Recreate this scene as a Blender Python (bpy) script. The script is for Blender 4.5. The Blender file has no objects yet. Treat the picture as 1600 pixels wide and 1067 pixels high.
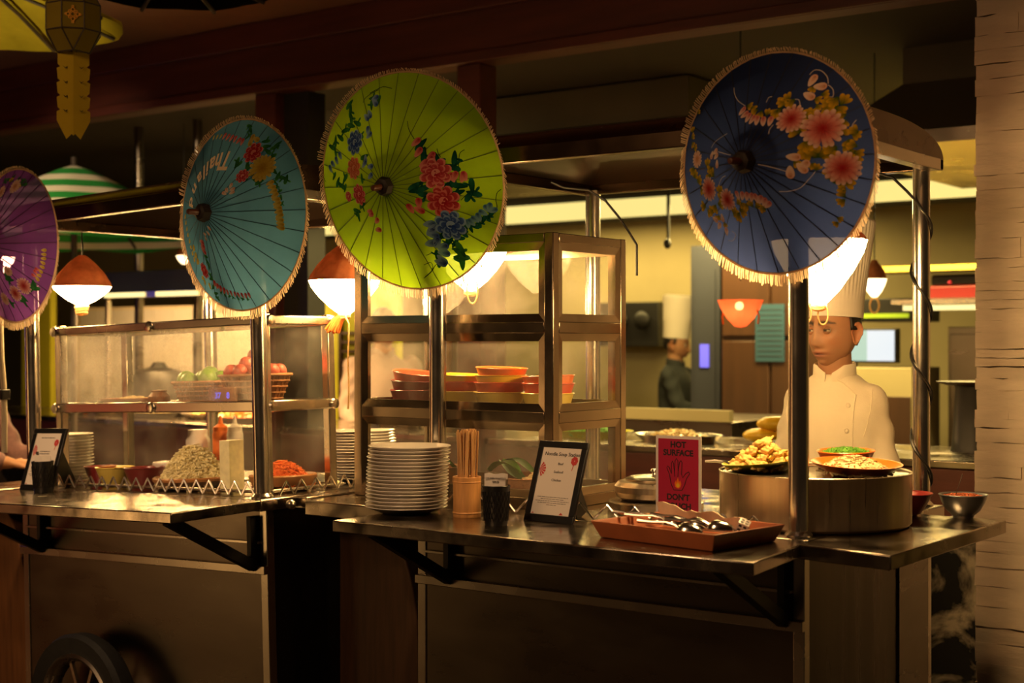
import bpy, bmesh, math, random
from mathutils import Vector, Matrix, noise
from mathutils.bvhtree import BVHTree

random.seed(7)
SC = bpy.context.scene
COL = SC.collection
PI = math.pi
R = math.radians

# ------------------------------------------------------------------ camera
cd = bpy.data.cameras.new('camera')
cam = bpy.data.objects.new('camera', cd)
COL.objects.link(cam)
cam.location = (1.489, -3.187, 1.417)
cam.rotation_euler = (R(90), 0, R(36.3))
cd.sensor_width = 36.0
cd.lens = 2250 * 36.0 / 1600
cd.clip_start = 0.05
cd.clip_end = 80
cd.dof.use_dof = True
cd.dof.focus_distance = 4.0
cd.dof.aperture_fstop = 2.8
SC.camera = cam

# ------------------------------------------------------------------ world, light, exposure
W = bpy.data.worlds.new('world')
SC.world = W
W.use_nodes = True
bg = W.node_tree.nodes['Background']
bg.inputs[0].default_value = (1.0, 0.62, 0.32, 1)
bg.inputs[1].default_value = 0.018


def area(name, loc, aim, size, power, col, size_y=None, spread=180):
    l = bpy.data.lights.new(name, 'AREA')
    l.energy = power
    l.color = col
    l.size = size
    l.spread = R(spread)
    if size_y:
        l.shape = 'RECTANGLE'
        l.size_y = size_y
    o = bpy.data.objects.new(name, l)
    COL.objects.link(o)
    o.location = loc
    o.rotation_euler = (Vector(aim) - Vector(loc)).to_track_quat('-Z', 'Y').to_euler()
    return o


def spot(name, loc, aim, power, col, ang, blend=0.7, rad=0.08):
    l = bpy.data.lights.new(name, 'SPOT')
    l.energy = power
    l.color = col
    l.spot_size = R(ang)
    l.spot_blend = blend
    l.shadow_soft_size = rad
    o = bpy.data.objects.new(name, l)
    COL.objects.link(o)
    o.location = loc
    o.rotation_euler = (Vector(aim) - Vector(loc)).to_track_quat('-Z', 'Y').to_euler()
    return o


WARM = (1.0, 0.58, 0.20)
KIT = (1.0, 0.72, 0.24)
area('kitchen_tube_and_fill', (-1.7, 4.2, 2.20), (-1.7, 4.2, 0), 2.6, 130, KIT, 0.3)
area('kitchen_tube_and_fill', (-4.0, 6.0, 2.30), (-4.0, 6.15, 0), 2.6, 52, KIT, 0.3)
area('kitchen_tube_and_fill', (-4.3, 2.5, 2.55), (-4.3, 3.3, 1.2), 0.8, 11, KIT, 0.3)  # added light, aimed at the yellow green partition to brighten it
area('pass_heat_light', (-4.2, 2.02, 1.62), (-4.0, 1.6, 0), 1.6, 95, WARM, 0.12)
area('pass_heat_light', (-2.2, 2.3, 2.0), (-2.2, 2.2, 0), 1.6, 24, KIT, 0.12)
spot('pillar_fill_spot', (1.0, -1.9, 2.85), (0.12, 1.3, 1.42), 48, (1.0, 0.44, 0.15), 40, 0.9)  # unseen spot added to light the stone pillar
area('front_fill_light', (-1.0, -3.4, 2.85), (-1.2, 0.2, 1.3), 0.9, 30, (1.0, 0.56, 0.24))  # unseen fill added in front of the carts, also for highlights in the steel
spot('counter_fill_spot', (-0.55, -2.0, 2.80), (-0.55, -0.15, 0.95), 95, (1.0, 0.62, 0.32), 32, 0.6)  # unseen spot added to brighten the near counter
spot('counter_fill_spot', (-1.9, -2.2, 2.80), (-2.25, -0.1, 1.05), 170, (1.0, 0.62, 0.32), 30, 0.6)  # unseen spot added to brighten the far counter and low case
area('splash_fill_light', (-5.6, 2.75, 1.60), (-5.7, 3.3, 1.25), 1.8, 16, WARM, 0.1)  # added light that brightens the splash wall behind the steamed case
spot('canopy_fill_spot', (-3.3, -0.5, 1.7), (-3.5, 0.1, 2.66), 60, (1.0, 0.72, 0.30), 50)  # unseen uplight added to brighten the yellow hanging parasol
area('violet_bar_light', (-6.4, 0.2, 1.5), (-1.0, 0.0, 1.4), 0.25, 1.2, (0.32, 0.22, 1.0), 1.0)
area('gold_reflection_light', (-4.9, -3.3, 0.75), (-1.8, 0.0, 0.6), 0.5, 5.5, (1.0, 0.55, 0.18), 1.3)  # unseen light added to give the far cart panel a golden reflection
area('red_reflection_light', (-7.0, -3.6, 0.9), (-2.2, 0.0, 0.6), 1.2, 1.6, (1.0, 0.12, 0.06), 1.0)  # unseen red light added for the maroon reflection in the far cart panel
spot('parasol_fill_spot', (-4.3, -0.6, 2.7), (-4.8, 1.4, 2.1), 130, (1.0, 0.72, 0.40), 40)  # unseen spot added to brighten the striped parasol

vs = SC.view_settings
vs.view_transform = 'Standard'
vs.look = 'None'
vs.gamma = 1.0
vs.exposure = 0.0
vs.use_curve_mapping = False
SC.cycles.use_denoising = True
SC.cycles.sample_clamp_indirect = 4.0
SC.cycles.caustics_reflective = False
SC.cycles.caustics_refractive = False
SC.cycles.max_bounces = 8
SC.cycles.transparent_max_bounces = 24


# ------------------------------------------------------------------ materials
def newmat(name):
    m = bpy.data.materials.new(name)
    m.use_nodes = True
    nt = m.node_tree
    return m, nt, nt.nodes['Principled BSDF'], nt.nodes['Material Output']


def lk(nt, a, b):
    nt.links.new(a, b)


def noise_node(nt, scale, detail=4, stretch=None, rough=0.55, coord='Object'):
    tc = nt.nodes.new('ShaderNodeTexCoord')
    n = nt.nodes.new('ShaderNodeTexNoise')
    n.inputs['Scale'].default_value = scale
    n.inputs['Detail'].default_value = detail
    n.inputs['Roughness'].default_value = rough
    if stretch:
        mp = nt.nodes.new('ShaderNodeMapping')
        mp.inputs['Scale'].default_value = stretch
        lk(nt, tc.outputs[coord], mp.inputs[0])
        lk(nt, mp.outputs[0], n.inputs['Vector'])
    else:
        lk(nt, tc.outputs[coord], n.inputs['Vector'])
    return n


def mat(name, col, rough=0.5, metal=0.0, var=0.0, vs_=8.0, bump=0.0, bs=60.0, stretch=None, rvar=0.0, emis=0.0,
        ecol=None, attr=None, spec=0.5, sss=0.0):
    m, nt, b, out = newmat(name)
    b.inputs['Base Color'].default_value = (*col, 1)
    b.inputs['Roughness'].default_value = rough
    b.inputs['Metallic'].default_value = metal
    b.inputs['Specular IOR Level'].default_value = spec
    src = None
    if attr:
        a = nt.nodes.new('ShaderNodeAttribute')
        a.attribute_name = attr
        src = a.outputs['Color']
        lk(nt, src, b.inputs['Base Color'])
    if var:
        n = noise_node(nt, vs_, 5, stretch)
        mr = nt.nodes.new('ShaderNodeMapRange')
        mr.inputs['From Min'].default_value = 0.25
        mr.inputs['From Max'].default_value = 0.75
        mr.inputs['To Min'].default_value = 1 - var
        mr.inputs['To Max'].default_value = 1 + var
        lk(nt, n.outputs['Fac'], mr.inputs['Value'])
        mx = nt.nodes.new('ShaderNodeMix')
        mx.data_type = 'RGBA'
        mx.blend_type = 'MULTIPLY'
        mx.inputs['Factor'].default_value = 1
        mx.inputs['A'].default_value = (*col, 1)
        if src:
            lk(nt, src, mx.inputs['A'])
        lk(nt, mr.outputs[0], mx.inputs['B'])
        lk(nt, mx.outputs['Result'], b.inputs['Base Color'])
    if rvar:
        n2 = noise_node(nt, vs_ * 1.7, 5, stretch)
        mr = nt.nodes.new('ShaderNodeMapRange')
        mr.inputs['From Min'].default_value = 0.3
        mr.inputs['From Max'].default_value = 0.7
        mr.inputs['To Min'].default_value = max(0.02, rough - rvar)
        mr.inputs['To Max'].default_value = rough + rvar
        lk(nt, n2.outputs['Fac'], mr.inputs['Value'])
        lk(nt, mr.outputs[0], b.inputs['Roughness'])
    if bump:
        n3 = noise_node(nt, bs, 3, stretch)
        bp = nt.nodes.new('ShaderNodeBump')
        bp.inputs['Strength'].default_value = bump
        bp.inputs['Distance'].default_value = 0.004
        lk(nt, n3.outputs['Fac'], bp.inputs['Height'])
        lk(nt, bp.outputs[0], b.inputs['Normal'])
    if emis:
        b.inputs['Emission Color'].default_value = (*(ecol or col), 1)
        b.inputs['Emission Strength'].default_value = emis
    if sss:
        b.inputs['Subsurface Weight'].default_value = sss
        b.inputs['Subsurface Radius'].default_value = (0.02, 0.008, 0.004)
        b.inputs['Subsurface Scale'].default_value = 0.3
    return m


def cloth_mat(name, col, transp=0.2, transl=0.5, var=0.15, attr=None, vs_=6):
    m, nt, b, out = newmat(name)
    nt.nodes.remove(b)
    df = nt.nodes.new('ShaderNodeBsdfDiffuse')
    tl = nt.nodes.new('ShaderNodeBsdfTranslucent')
    tp = nt.nodes.new('ShaderNodeBsdfTransparent')
    m1 = nt.nodes.new('ShaderNodeMixShader')
    m2 = nt.nodes.new('ShaderNodeMixShader')
    m1.inputs[0].default_value = transl
    m2.inputs[0].default_value = transp
    if attr:
        a = nt.nodes.new('ShaderNodeAttribute')
        a.attribute_name = attr
        c = a.outputs['Color']
    else:
        n = noise_node(nt, vs_, 6)
        rp = nt.nodes.new('ShaderNodeValToRGB')
        rp.color_ramp.elements[0].position = 0.3
        rp.color_ramp.elements[1].position = 0.7
        rp.color_ramp.elements[0].color = (*[x * (1 - var) for x in col], 1)
        rp.color_ramp.elements[1].color = (*[min(1, x * (1 + var)) for x in col], 1)
        lk(nt, n.outputs['Fac'], rp.inputs[0])
        c = rp.outputs[0]
    lk(nt, c, df.inputs[0])
    lk(nt, c, tl.inputs[0])
    tp.inputs[0].default_value = (*[min(1, 0.25 + x) for x in col], 1)
    lk(nt, df.outputs[0], m1.inputs[1])
    lk(nt, tl.outputs[0], m1.inputs[2])
    lk(nt, m1.outputs[0], m2.inputs[1])
    lk(nt, tp.outputs[0], m2.inputs[2])
    lk(nt, m2.outputs[0], out.inputs[0])
    return m


def glass_mat(name, haze=0.06, hs=5.0, tint=(1, 1, 1)):
    m, nt, b, out = newmat(name)
    nt.nodes.remove(b)
    tp = nt.nodes.new('ShaderNodeBsdfTransparent')
    tp.inputs[0].default_value = (*tint, 1)
    gl = nt.nodes.new('ShaderNodeBsdfGlossy')
    gl.inputs['Roughness'].default_value = 0.04
    df = nt.nodes.new('ShaderNodeBsdfTranslucent')
    df.inputs[0].default_value = (0.9, 0.85, 0.75, 1)
    dd = nt.nodes.new('ShaderNodeBsdfDiffuse')
    dd.inputs[0].default_value = (0.9, 0.85, 0.75, 1)
    md = nt.nodes.new('ShaderNodeMixShader')
    md.inputs[0].default_value = 0.5
    lk(nt, df.outputs[0], md.inputs[1])
    lk(nt, dd.outputs[0], md.inputs[2])
    lw = nt.nodes.new('ShaderNodeLayerWeight')
    lw.inputs['Blend'].default_value = 0.5
    pw = nt.nodes.new('ShaderNodeMath')
    pw.operation = 'POWER'
    pw.inputs[1].default_value = 4.0
    lk(nt, lw.outputs['Facing'], pw.inputs[0])
    fr = nt.nodes.new('ShaderNodeMath')
    fr.operation = 'MULTIPLY_ADD'
    fr.inputs[1].default_value = 0.12
    fr.inputs[2].default_value = 0.006
    lk(nt, pw.outputs[0], fr.inputs[0])
    m1 = nt.nodes.new('ShaderNodeMixShader')
    lk(nt, fr.outputs[0], m1.inputs[0])
    lk(nt, tp.outputs[0], m1.inputs[1])
    lk(nt, gl.outputs[0], m1.inputs[2])
    n = noise_node(nt, hs, 8, None, 0.65)
    n2 = noise_node(nt, 260, 2, None, 0.6)
    mr = nt.nodes.new('ShaderNodeMapRange')
    mr.inputs['From Min'].default_value = 0.38
    mr.inputs['From Max'].default_value = 0.72
    mr.inputs['To Min'].default_value = haze * 0.15
    mr.inputs['To Max'].default_value = haze * 2
    lk(nt, n.outputs['Fac'], mr.inputs['Value'])
    ml = nt.nodes.new('ShaderNodeMath')
    ml.operation = 'MULTIPLY'
    mr2 = nt.nodes.new('ShaderNodeMapRange')
    mr2.inputs['From Min'].default_value = 0.35
    mr2.inputs['From Max'].default_value = 0.65
    mr2.inputs['To Min'].default_value = 0.6
    mr2.inputs['To Max'].default_value = 1.3
    lk(nt, n2.outputs['Fac'], mr2.inputs['Value'])
    lk(nt, mr.outputs[0], ml.inputs[0])
    lk(nt, mr2.outputs[0], ml.inputs[1])
    m2 = nt.nodes.new('ShaderNodeMixShader')
    lk(nt, ml.outputs[0], m2.inputs[0])
    lk(nt, m1.outputs[0], m2.inputs[1])
    lk(nt, md.outputs[0], m2.inputs[2])
    lk(nt, m2.outputs[0], out.inputs[0])
    return m


def glow_mat(name, col, strength, folds=0):
    m, nt, b, out = newmat(name)
    b.inputs['Base Color'].default_value = (*[0.8 * x for x in col], 1)
    b.inputs['Roughness'].default_value = 0.9
    b.inputs['Emission Color'].default_value = (*col, 1)
    b.inputs['Emission Strength'].default_value = strength
    return m


M = dict(
    steel=mat('brushed_steel', (0.60, 0.54, 0.46), 0.25, 1.0, 0.06, 3, 0, 0, None, 0.05),
    post=mat('polished_steel', (0.68, 0.62, 0.54), 0.22, 1.0, 0.08, 5, 0, 0, None, 0.05),
    panel=mat('steel_panel', (0.19, 0.16, 0.13), 0.30, 1.0, 0.14, 2.0, 0, 0, (1, 1, 3), 0.06),
    counter=mat('worn_steel_top', (0.40, 0.34, 0.28), 0.20, 1.0, 0.25, 5, 0.05, 25, None, 0.12),
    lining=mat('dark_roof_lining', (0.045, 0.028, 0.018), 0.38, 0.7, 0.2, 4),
    roof=mat('dark_roof_metal', (0.13, 0.085, 0.055), 0.24, 1.0, 0.2, 4, 0.03, 20, None, 0.06),
    shadewood=mat('shaded_brown_wood', (0.075, 0.035, 0.016), 0.5, 0, 0.35, 6, 0.1, 30, (8, 8, 0.7)),  # cart wood again, with the near panel's shade put into its colour
    bronze=mat('brown_steel_frame', (0.33, 0.26, 0.19), 0.22, 1.0, 0.06, 6, 0, 0, None, 0.05),
    black=mat('black_paint', (0.012, 0.011, 0.010), 0.45, 0, 0.3, 10),
    plastic=mat('black_plastic', (0.008, 0.008, 0.009), 0.35),
    rubber=mat('black_rubber', (0.012, 0.012, 0.012), 0.7, 0, 0.3, 30, 0.2, 80),
    wood=mat('brown_wood', (0.28, 0.115, 0.040), 0.5, 0, 0.35, 6, 0.1, 30, (8, 8, 0.7)),
    maroon=mat('maroon_timber', (0.080, 0.017, 0.010), 0.5, 0, 0.3, 4, 0.08, 30, (0.6, 6, 6)),
    ceil=mat('ceiling_board', (0.20, 0.085, 0.045), 0.8, 0, 0.2, 2),
    floor=mat('floor_tile', (0.10, 0.07, 0.05), 0.4, 0, 0.3, 3),
    hoodpaint=mat('olive_hood_paint', (0.06, 0.046, 0.026), 0.6, 0, 0.2, 2),
    plaster=mat('kitchen_plaster', (0.42, 0.35, 0.18), 0.7, 0, 0.12, 1.4),
    kceil=mat('dark_kitchen_ceiling', (0.018, 0.013, 0.008), 0.8),  # near-black brown for the kitchen ceiling and soffit
    darkwall=mat('dark_plaster', (0.05, 0.035, 0.022), 0.7, 0, 0.3, 1.5),
    yellow=mat('yellow_green_panel', (0.62, 0.60, 0.03), 0.6, 0, 0.1, 2),
    stone=mat('painted_stone', (0.62, 0.52, 0.42), 0.85, 0, 0.14, 9, 0.5, 45, (0.6, 1, 2.2)),
    glass=glass_mat('case_glass', 0.05, 4.5),
    clear=glass_mat('clear_glass', 0.012, 4.5),
    fog=glass_mat('steamed_glass', 0.26, 3.2),
    plate=mat('glazed_white', (0.78, 0.72, 0.64), 0.18, 0, 0.04, 20),
    paper=mat('white_paper', (0.78, 0.70, 0.62), 0.8),
    cream=mat('cream_cloth', (0.80, 0.66, 0.46), 0.9, 0, 0.08, 30, 0.2, 120),
    ink=mat('black_ink', (0.015, 0.012, 0.014), 0.8),
    ink2=mat('grey_ink', (0.10, 0.09, 0.09), 0.8),
    redink=mat('red_ink', (0.55, 0.05, 0.05), 0.8),
    crimson=mat('crimson_print', (0.42, 0.010, 0.05), 0.45),
    terracotta=mat('red_brown_tray', (0.36, 0.095, 0.030), 0.5, 0, 0.2, 12, 0.1, 60),
    bamboo=mat('bamboo', (0.62, 0.30, 0.10), 0.5, 0, 0.25, 12, 0.05, 60, (6, 6, 0.6)),
    stick=mat('chopstick_wood', (0.60, 0.33, 0.13), 0.6, 0, 0.2, 30, 0, 0, (1, 1, 0.2)),
    orange=mat('orange_melamine', (0.85, 0.17, 0.015), 0.3),
    redm=mat('red_orange_melamine', (0.68, 0.085, 0.03), 0.3),
    maroonm=mat('maroon_melamine', (0.22, 0.018, 0.02), 0.3),
    yellowm=mat('yellow_melamine', (0.85, 0.52, 0.03), 0.3),
    yellow2=mat('pale_yellow_melamine', (0.80, 0.60, 0.12), 0.3),
    lime_m=mat('green_yellow_melamine', (0.50, 0.48, 0.03), 0.3),
    greysteel=mat('grey_bowl_metal', (0.22, 0.24, 0.27), 0.35, 0.8, 0.15, 10),
    pot=mat('sheen_streaked_steel', (0.58, 0.48, 0.36), 0.33, 1.0, 0.10, 6, 0, 0, (10, 10, 0.25), 0.07),  # vertical streaks in the colour imitate highlights on the steel
    side=mat('shaded_side_metal', (0.060, 0.046, 0.032), 0.30, 0.9, 0.25, 2.5, 0, 0, (4, 4, 0.3), 0.06),  # body steel darkened and streaked to imitate the right side's dark reflections
    chrome=mat('chrome', (0.80, 0.76, 0.70), 0.17, 1.0),
    wonton=mat('fried_dough', (0.95, 0.60, 0.17), 0.6, 0, 0.35, 25, 0.3, 60),
    noodle=mat('pale_noodle', (0.88, 0.70, 0.36), 0.55, 0, 0.2, 40),
    sprout=mat('bean_sprout', (0.95, 0.86, 0.50), 0.5, 0, 0.15, 40),
    carrot=mat('carrot', (0.85, 0.20, 0.03), 0.5, 0, 0.2, 40),
    herb=mat('chopped_green', (0.10, 0.30, 0.02), 0.6, 0, 0.5, 60),
    chili=mat('chili_flake', (0.55, 0.14, 0.05), 0.7, 0, 0.5, 90),
    leaf=mat('green_leaf', (0.10, 0.32, 0.02), 0.5, 0, 0.3, 10),
    lime=mat('green_lime', (0.16, 0.34, 0.03), 0.4, 0, 0.2, 12, 0.2, 120),
    redfruit=mat('red_fruit', (0.45, 0.07, 0.04), 0.45, 0, 0.3, 14, 0.4, 120),
    basket=mat('wicker', (0.40, 0.17, 0.06), 0.7, 0, 0.3, 40, 0.4, 120),
    platewood=mat('ochre_wood', (0.42, 0.17, 0.045), 0.4, 0, 0.25, 8),
    jacket=mat('chef_cotton', (0.80, 0.70, 0.52), 0.85, 0, 0.04, 9, 0.12, 220),
    toque=mat('toque_cloth', (0.82, 0.74, 0.62), 0.9, 0, 0.04, 9),
    pale_cotton=mat('pale_cotton', (0.30, 0.22, 0.20), 0.85, 0, 0.1, 9),
    dark_cotton=mat('dark_cotton', (0.03, 0.035, 0.035), 0.85, 0, 0.2, 9),
    print_cotton=mat('printed_cotton', (0.22, 0.12, 0.12), 0.85, 0, 0.45, 26),
    skin=mat('skin', (0.40, 0.20, 0.11), 0.5, 0, 0.08, 18, 0.05, 160, attr='col', sss=0.12),
    hair=mat('black_hair', (0.010, 0.008, 0.007), 0.5, 0, 0.3, 80, 0.3, 200),
    cap=cloth_mat('lantern_top_cloth', (0.33, 0.125, 0.055), 0.0, 0.016, 0.35, None, 22),
    rope=cloth_mat('cream_rope', (0.85, 0.62, 0.30), 0.0, 0.4, 0.1, None, 60),
    tassel=cloth_mat('orange_cloth', (0.75, 0.24, 0.06), 0.0, 0.4, 0.2, None, 30),
    fringe=cloth_mat('cream_fringe', (0.78, 0.58, 0.38), 0.0, 0.55, 0.12, None, 30),
    paint=cloth_mat('flower_paint', (1, 1, 1), 0.0, 0.3, 0, 'col'),
    purple=cloth_mat('purple_canopy', (0.17, 0.050, 0.29), 0.14, 0.5, 0.2),
    teal=cloth_mat('teal_canopy', (0.065, 0.195, 0.34), 0.02, 0.5, 0.2),
    green=cloth_mat('lime_canopy', (0.29, 0.50, 0.012), 0.01, 0.5, 0.12),
    blue=cloth_mat('navy_canopy', (0.020, 0.034, 0.125), 0.008, 0.62, 0.15),
    rib_shade_purple=mat('purple_rib_shade', (0.035, 0.012, 0.04), 0.8), rib_shade_teal=mat('teal_rib_shade', (0.010, 0.055, 0.09), 0.8),  # each rib's dark backlit line is put into its colour
    rib_shade_green=mat('lime_rib_shade', (0.10, 0.17, 0.008), 0.8), rib_shade_blue=mat('navy_rib_shade', (0.006, 0.008, 0.022), 0.8),
    rib=mat('dark_bamboo', (0.03, 0.018, 0.012), 0.6),
    stick_umb=mat('turned_dark_wood', (0.012, 0.006, 0.004), 0.6),
    stick_tip=mat('turned_brown_wood', (0.10, 0.028, 0.014), 0.35),
    wire=mat('black_cable', (0.008, 0.008, 0.008), 0.4),
    bulbcloth=glow_mat('lit_cloth', (1.0, 0.60, 0.22), 80.0),
    marble=None,
    screen=mat('lit_screen', (0.05, 0.06, 0.06), 0.5, 0, 0, 1, 0, 1, None, 0, 0.62, (0.62, 0.95, 0.82)),
    bluelit=mat('blue_display', (0.1, 0.1, 0.6), 0.5, 0, 0, 1, 0, 1, None, 0, 0.9, (0.16, 0.14, 1.0)),
    tube=mat('lit_tube', (1, 1, 0.8), 0.5, 0, 0, 1, 0, 1, None, 0, 1.3, (1.0, 0.84, 0.34)),
    strip=mat('lit_soffit', (0.2, 0.18, 0.08), 0.5, 0, 0, 1, 0, 1, None, 0, 1.0, (1.0, 0.80, 0.26)),
    notice=mat('blue_notice', (0.022, 0.075, 0.12), 0.6, 0, 0.1, 2),
    blackcloth=cloth_mat('black_cloth', (0.012, 0.010, 0.009), 0.0, 0.2),
    cabinet=mat('brown_cabinet', (0.052, 0.021, 0.008), 0.45, 0, 0.25, 3, 0, 0, (5, 5, 0.5)),
    bluegrey=mat('blue_grey_door', (0.036, 0.040, 0.055), 0.5, 0, 0.15, 2),
    redlamp=cloth_mat('red_lamp_shade', (0.85, 0.22, 0.10), 0.12, 0.75, 0.15),
    whitelamp=glow_mat('white_lamp', (1.0, 0.72, 0.38), 4.0),
    yfab=cloth_mat('yellow_parasol_cloth', (0.50, 0.42, 0.035), 0.0, 0.5, 0.35, None, 3),
    lpaper=cloth_mat('lantern_paper', (0.27, 0.21, 0.03), 0.0, 0.4, 0.12),
    lpaper2=cloth_mat('lantern_tail_paper', (0.56, 0.42, 0.035), 0.0, 0.4, 0.1),
    gold=mat('gold_foil', (1.0, 0.50, 0.07), 0.35, 0.35),
    striped=None,
)


def marble_mat():
    m, nt, b, out = newmat('black_white_marble')
    n = noise_node(nt, 2.6, 8, None, 0.62)
    n.inputs['Distortion'].default_value = 1.2
    rp = nt.nodes.new('ShaderNodeValToRGB')
    e = rp.color_ramp.elements
    e[0].position = 0.47
    e[0].color = (0.012, 0.012, 0.012, 1)
    e[1].position = 0.58
    e[1].color = (0.30, 0.26, 0.20, 1)
    lk(nt, n.outputs['Fac'], rp.inputs[0])
    lk(nt, rp.outputs[0], b.inputs['Base Color'])
    b.inputs['Roughness'].default_value = 0.25
    return m


def striped_mat():
    m, nt, b, out = newmat('green_white_stripes')
    tc = nt.nodes.new('ShaderNodeTexCoord')
    sp = nt.nodes.new('ShaderNodeSeparateXYZ')
    lk(nt, tc.outputs['Object'], sp.inputs[0])
    mm = nt.nodes.new('ShaderNodeMath')
    mm.operation = 'MULTIPLY'
    mm.inputs[1].default_value = 13.5
    lk(nt, sp.outputs['Z'], mm.inputs[0])
    fr = nt.nodes.new('ShaderNodeMath')
    fr.operation = 'FRACT'
    lk(nt, mm.outputs[0], fr.inputs[0])
    gt = nt.nodes.new('ShaderNodeMath')
    gt.operation = 'GREATER_THAN'
    gt.inputs[1].default_value = 0.52
    lk(nt, fr.outputs[0], gt.inputs[0])
    mx = nt.nodes.new('ShaderNodeMix')
    mx.data_type = 'RGBA'
    mx.inputs['A'].default_value = (0.02, 0.32, 0.05, 1)
    mx.inputs['B'].default_value = (0.85, 0.80, 0.62, 1)
    lk(nt, gt.outputs[0], mx.inputs['Factor'])
    lk(nt, mx.outputs['Result'], b.inputs['Base Color'])
    b.inputs['Roughness'].default_value = 0.8
    return m


M['marble'] = marble_mat()
M['striped'] = striped_mat()


# ------------------------------------------------------------------ mesh building
class MB:
    def __init__(s):
        s.v, s.f, s.c = [], [], []
        s.cur = (1, 1, 1)

    def add(s, vs, fs):
        o = len(s.v)
        s.v += [tuple(p) for p in vs]
        s.c += [s.cur] * len(vs)
        s.f += [tuple(i + o for i in f) for f in fs]
        return s

    def box(s, x0, x1, y0, y1, z0, z1, mtx=None):
        p = [(x, y, z) for z in (z0, z1) for y in (y0, y1) for x in (x0, x1)]
        if mtx:
            p = [mtx @ Vector(q) for q in p]
        return s.add(p, [(0, 2, 3, 1), (4, 5, 7, 6), (0, 1, 5, 4), (2, 6, 7, 3), (0, 4, 6, 2), (1, 3, 7, 5)])

    def prism(s, poly, z0, z1, mtx=None):
        n = len(poly)
        p = [(x, y, z0) for x, y in poly] + [(x, y, z1) for x, y in poly]
        if mtx:
            p = [mtx @ Vector(q) for q in p]
        f = [tuple(range(n - 1, -1, -1)), tuple(range(n, 2 * n))]
        f += [(i, (i + 1) % n, n + (i + 1) % n, n + i) for i in range(n)]
        return s.add(p, f)

    def bar(s, a, b, w, h, up=(0, 0, 1)):
        a, b = Vector(a), Vector(b)
        d = (b - a).normalized()
        x = d.cross(Vector(up)).normalized()
        y = x.cross(d)
        p = [q + x * sx * w / 2 + y * sy * h / 2 for q in (a, b) for sy in (-1, 1) for sx in (-1, 1)]
        return s.add(p, [(0, 2, 3, 1), (4, 5, 7, 6), (0, 1, 5, 4), (2, 6, 7, 3), (0, 4, 6, 2), (1, 3, 7, 5)])

    def tube(s, pts, r, seg=8, closed=False):
        pts = [Vector(p) for p in pts]
        n = len(pts)
        rs = r if isinstance(r, (list, tuple)) else [r] * n
        t0 = (pts[1] - pts[0]).normalized()
        nx = t0.orthogonal().normalized()
        vs, fs = [], []
        for i, p in enumerate(pts):
            if closed:
                t = (pts[(i + 1) % n] - pts[i - 1]).normalized()
            else:
                t = (pts[min(i + 1, n - 1)] - pts[max(i - 1, 0)])
                t = t.normalized() if t.length > 1e-9 else t0
            nx = (nx - t * nx.dot(t))
            nx = nx.normalized() if nx.length > 1e-6 else t.orthogonal().normalized()
            ny = t.cross(nx)
            for k in range(seg):
                a = 2 * PI * k / seg
                vs.append(p + (nx * math.cos(a) + ny * math.sin(a)) * rs[i])
        m = n if closed else n - 1
        for i in range(m):
            j = (i + 1) % n
            for k in range(seg):
                k2 = (k + 1) % seg
                fs.append((i * seg + k, i * seg + k2, j * seg + k2, j * seg + k))
        if not closed:
            fs.append(tuple(range(seg - 1, -1, -1)))
            fs.append(tuple((n - 1) * seg + k for k in range(seg)))
        return s.add(vs, fs)

    def lathe(s, prof, seg=32, mtx=None, rmod=None, close=False):
        vs, fs = [], []
        n = len(prof)
        for i, (r, z) in enumerate(prof):
            for k in range(seg):
                a = 2 * PI * k / seg
                q = r * (rmod(a, i) if rmod else 1)
                p = Vector((q * math.cos(a), q * math.sin(a), z))
                vs.append(mtx @ p if mtx else p)
        for i in range(n if close else n - 1):
            j = (i + 1) % n
            for k in range(seg):
                k2 = (k + 1) % seg
                fs.append((i * seg + k, i * seg + k2, j * seg + k2, j * seg + k))
        if not close:
            if prof[0][0] > 1e-5:
                fs.append(tuple(range(seg - 1, -1, -1)))
            if prof[-1][0] > 1e-5:
                fs.append(tuple((n - 1) * seg + k for k in range(seg)))
        return s.add(vs, fs)

    def ball(s, c, r, nu=16, nv=10, mtx=None):
        rx, ry, rz = r if isinstance(r, (list, tuple)) else (r, r, r)
        vs, fs = [], []
        for j in range(nv + 1):
            t = PI * j / nv
            for i in range(nu):
                a = 2 * PI * i / nu
                p = Vector((rx * math.sin(t) * math.cos(a), ry * math.sin(t) * math.sin(a), rz * math.cos(t)))
                if mtx:
                    p = mtx @ p
                vs.append(p + Vector(c))
        for j in range(nv):
            for i in range(nu):
                i2 = (i + 1) % nu
                fs.append((j * nu + i, (j + 1) * nu + i, (j + 1) * nu + i2, j * nu + i2))
        return s.add(vs, fs)

    def loft(s, rings):
        seg = len(rings[0])
        vs = [p for r in rings for p in r]
        fs = []
        for i in range(len(rings) - 1):
            for k in range(seg):
                k2 = (k + 1) % seg
                fs.append((i * seg + k, i * seg + k2, (i + 1) * seg + k2, (i + 1) * seg + k))
        fs.append(tuple(range(seg - 1, -1, -1)))
        fs.append(tuple((len(rings) - 1) * seg + k for k in range(seg)))
        return s.add(vs, fs)

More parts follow.
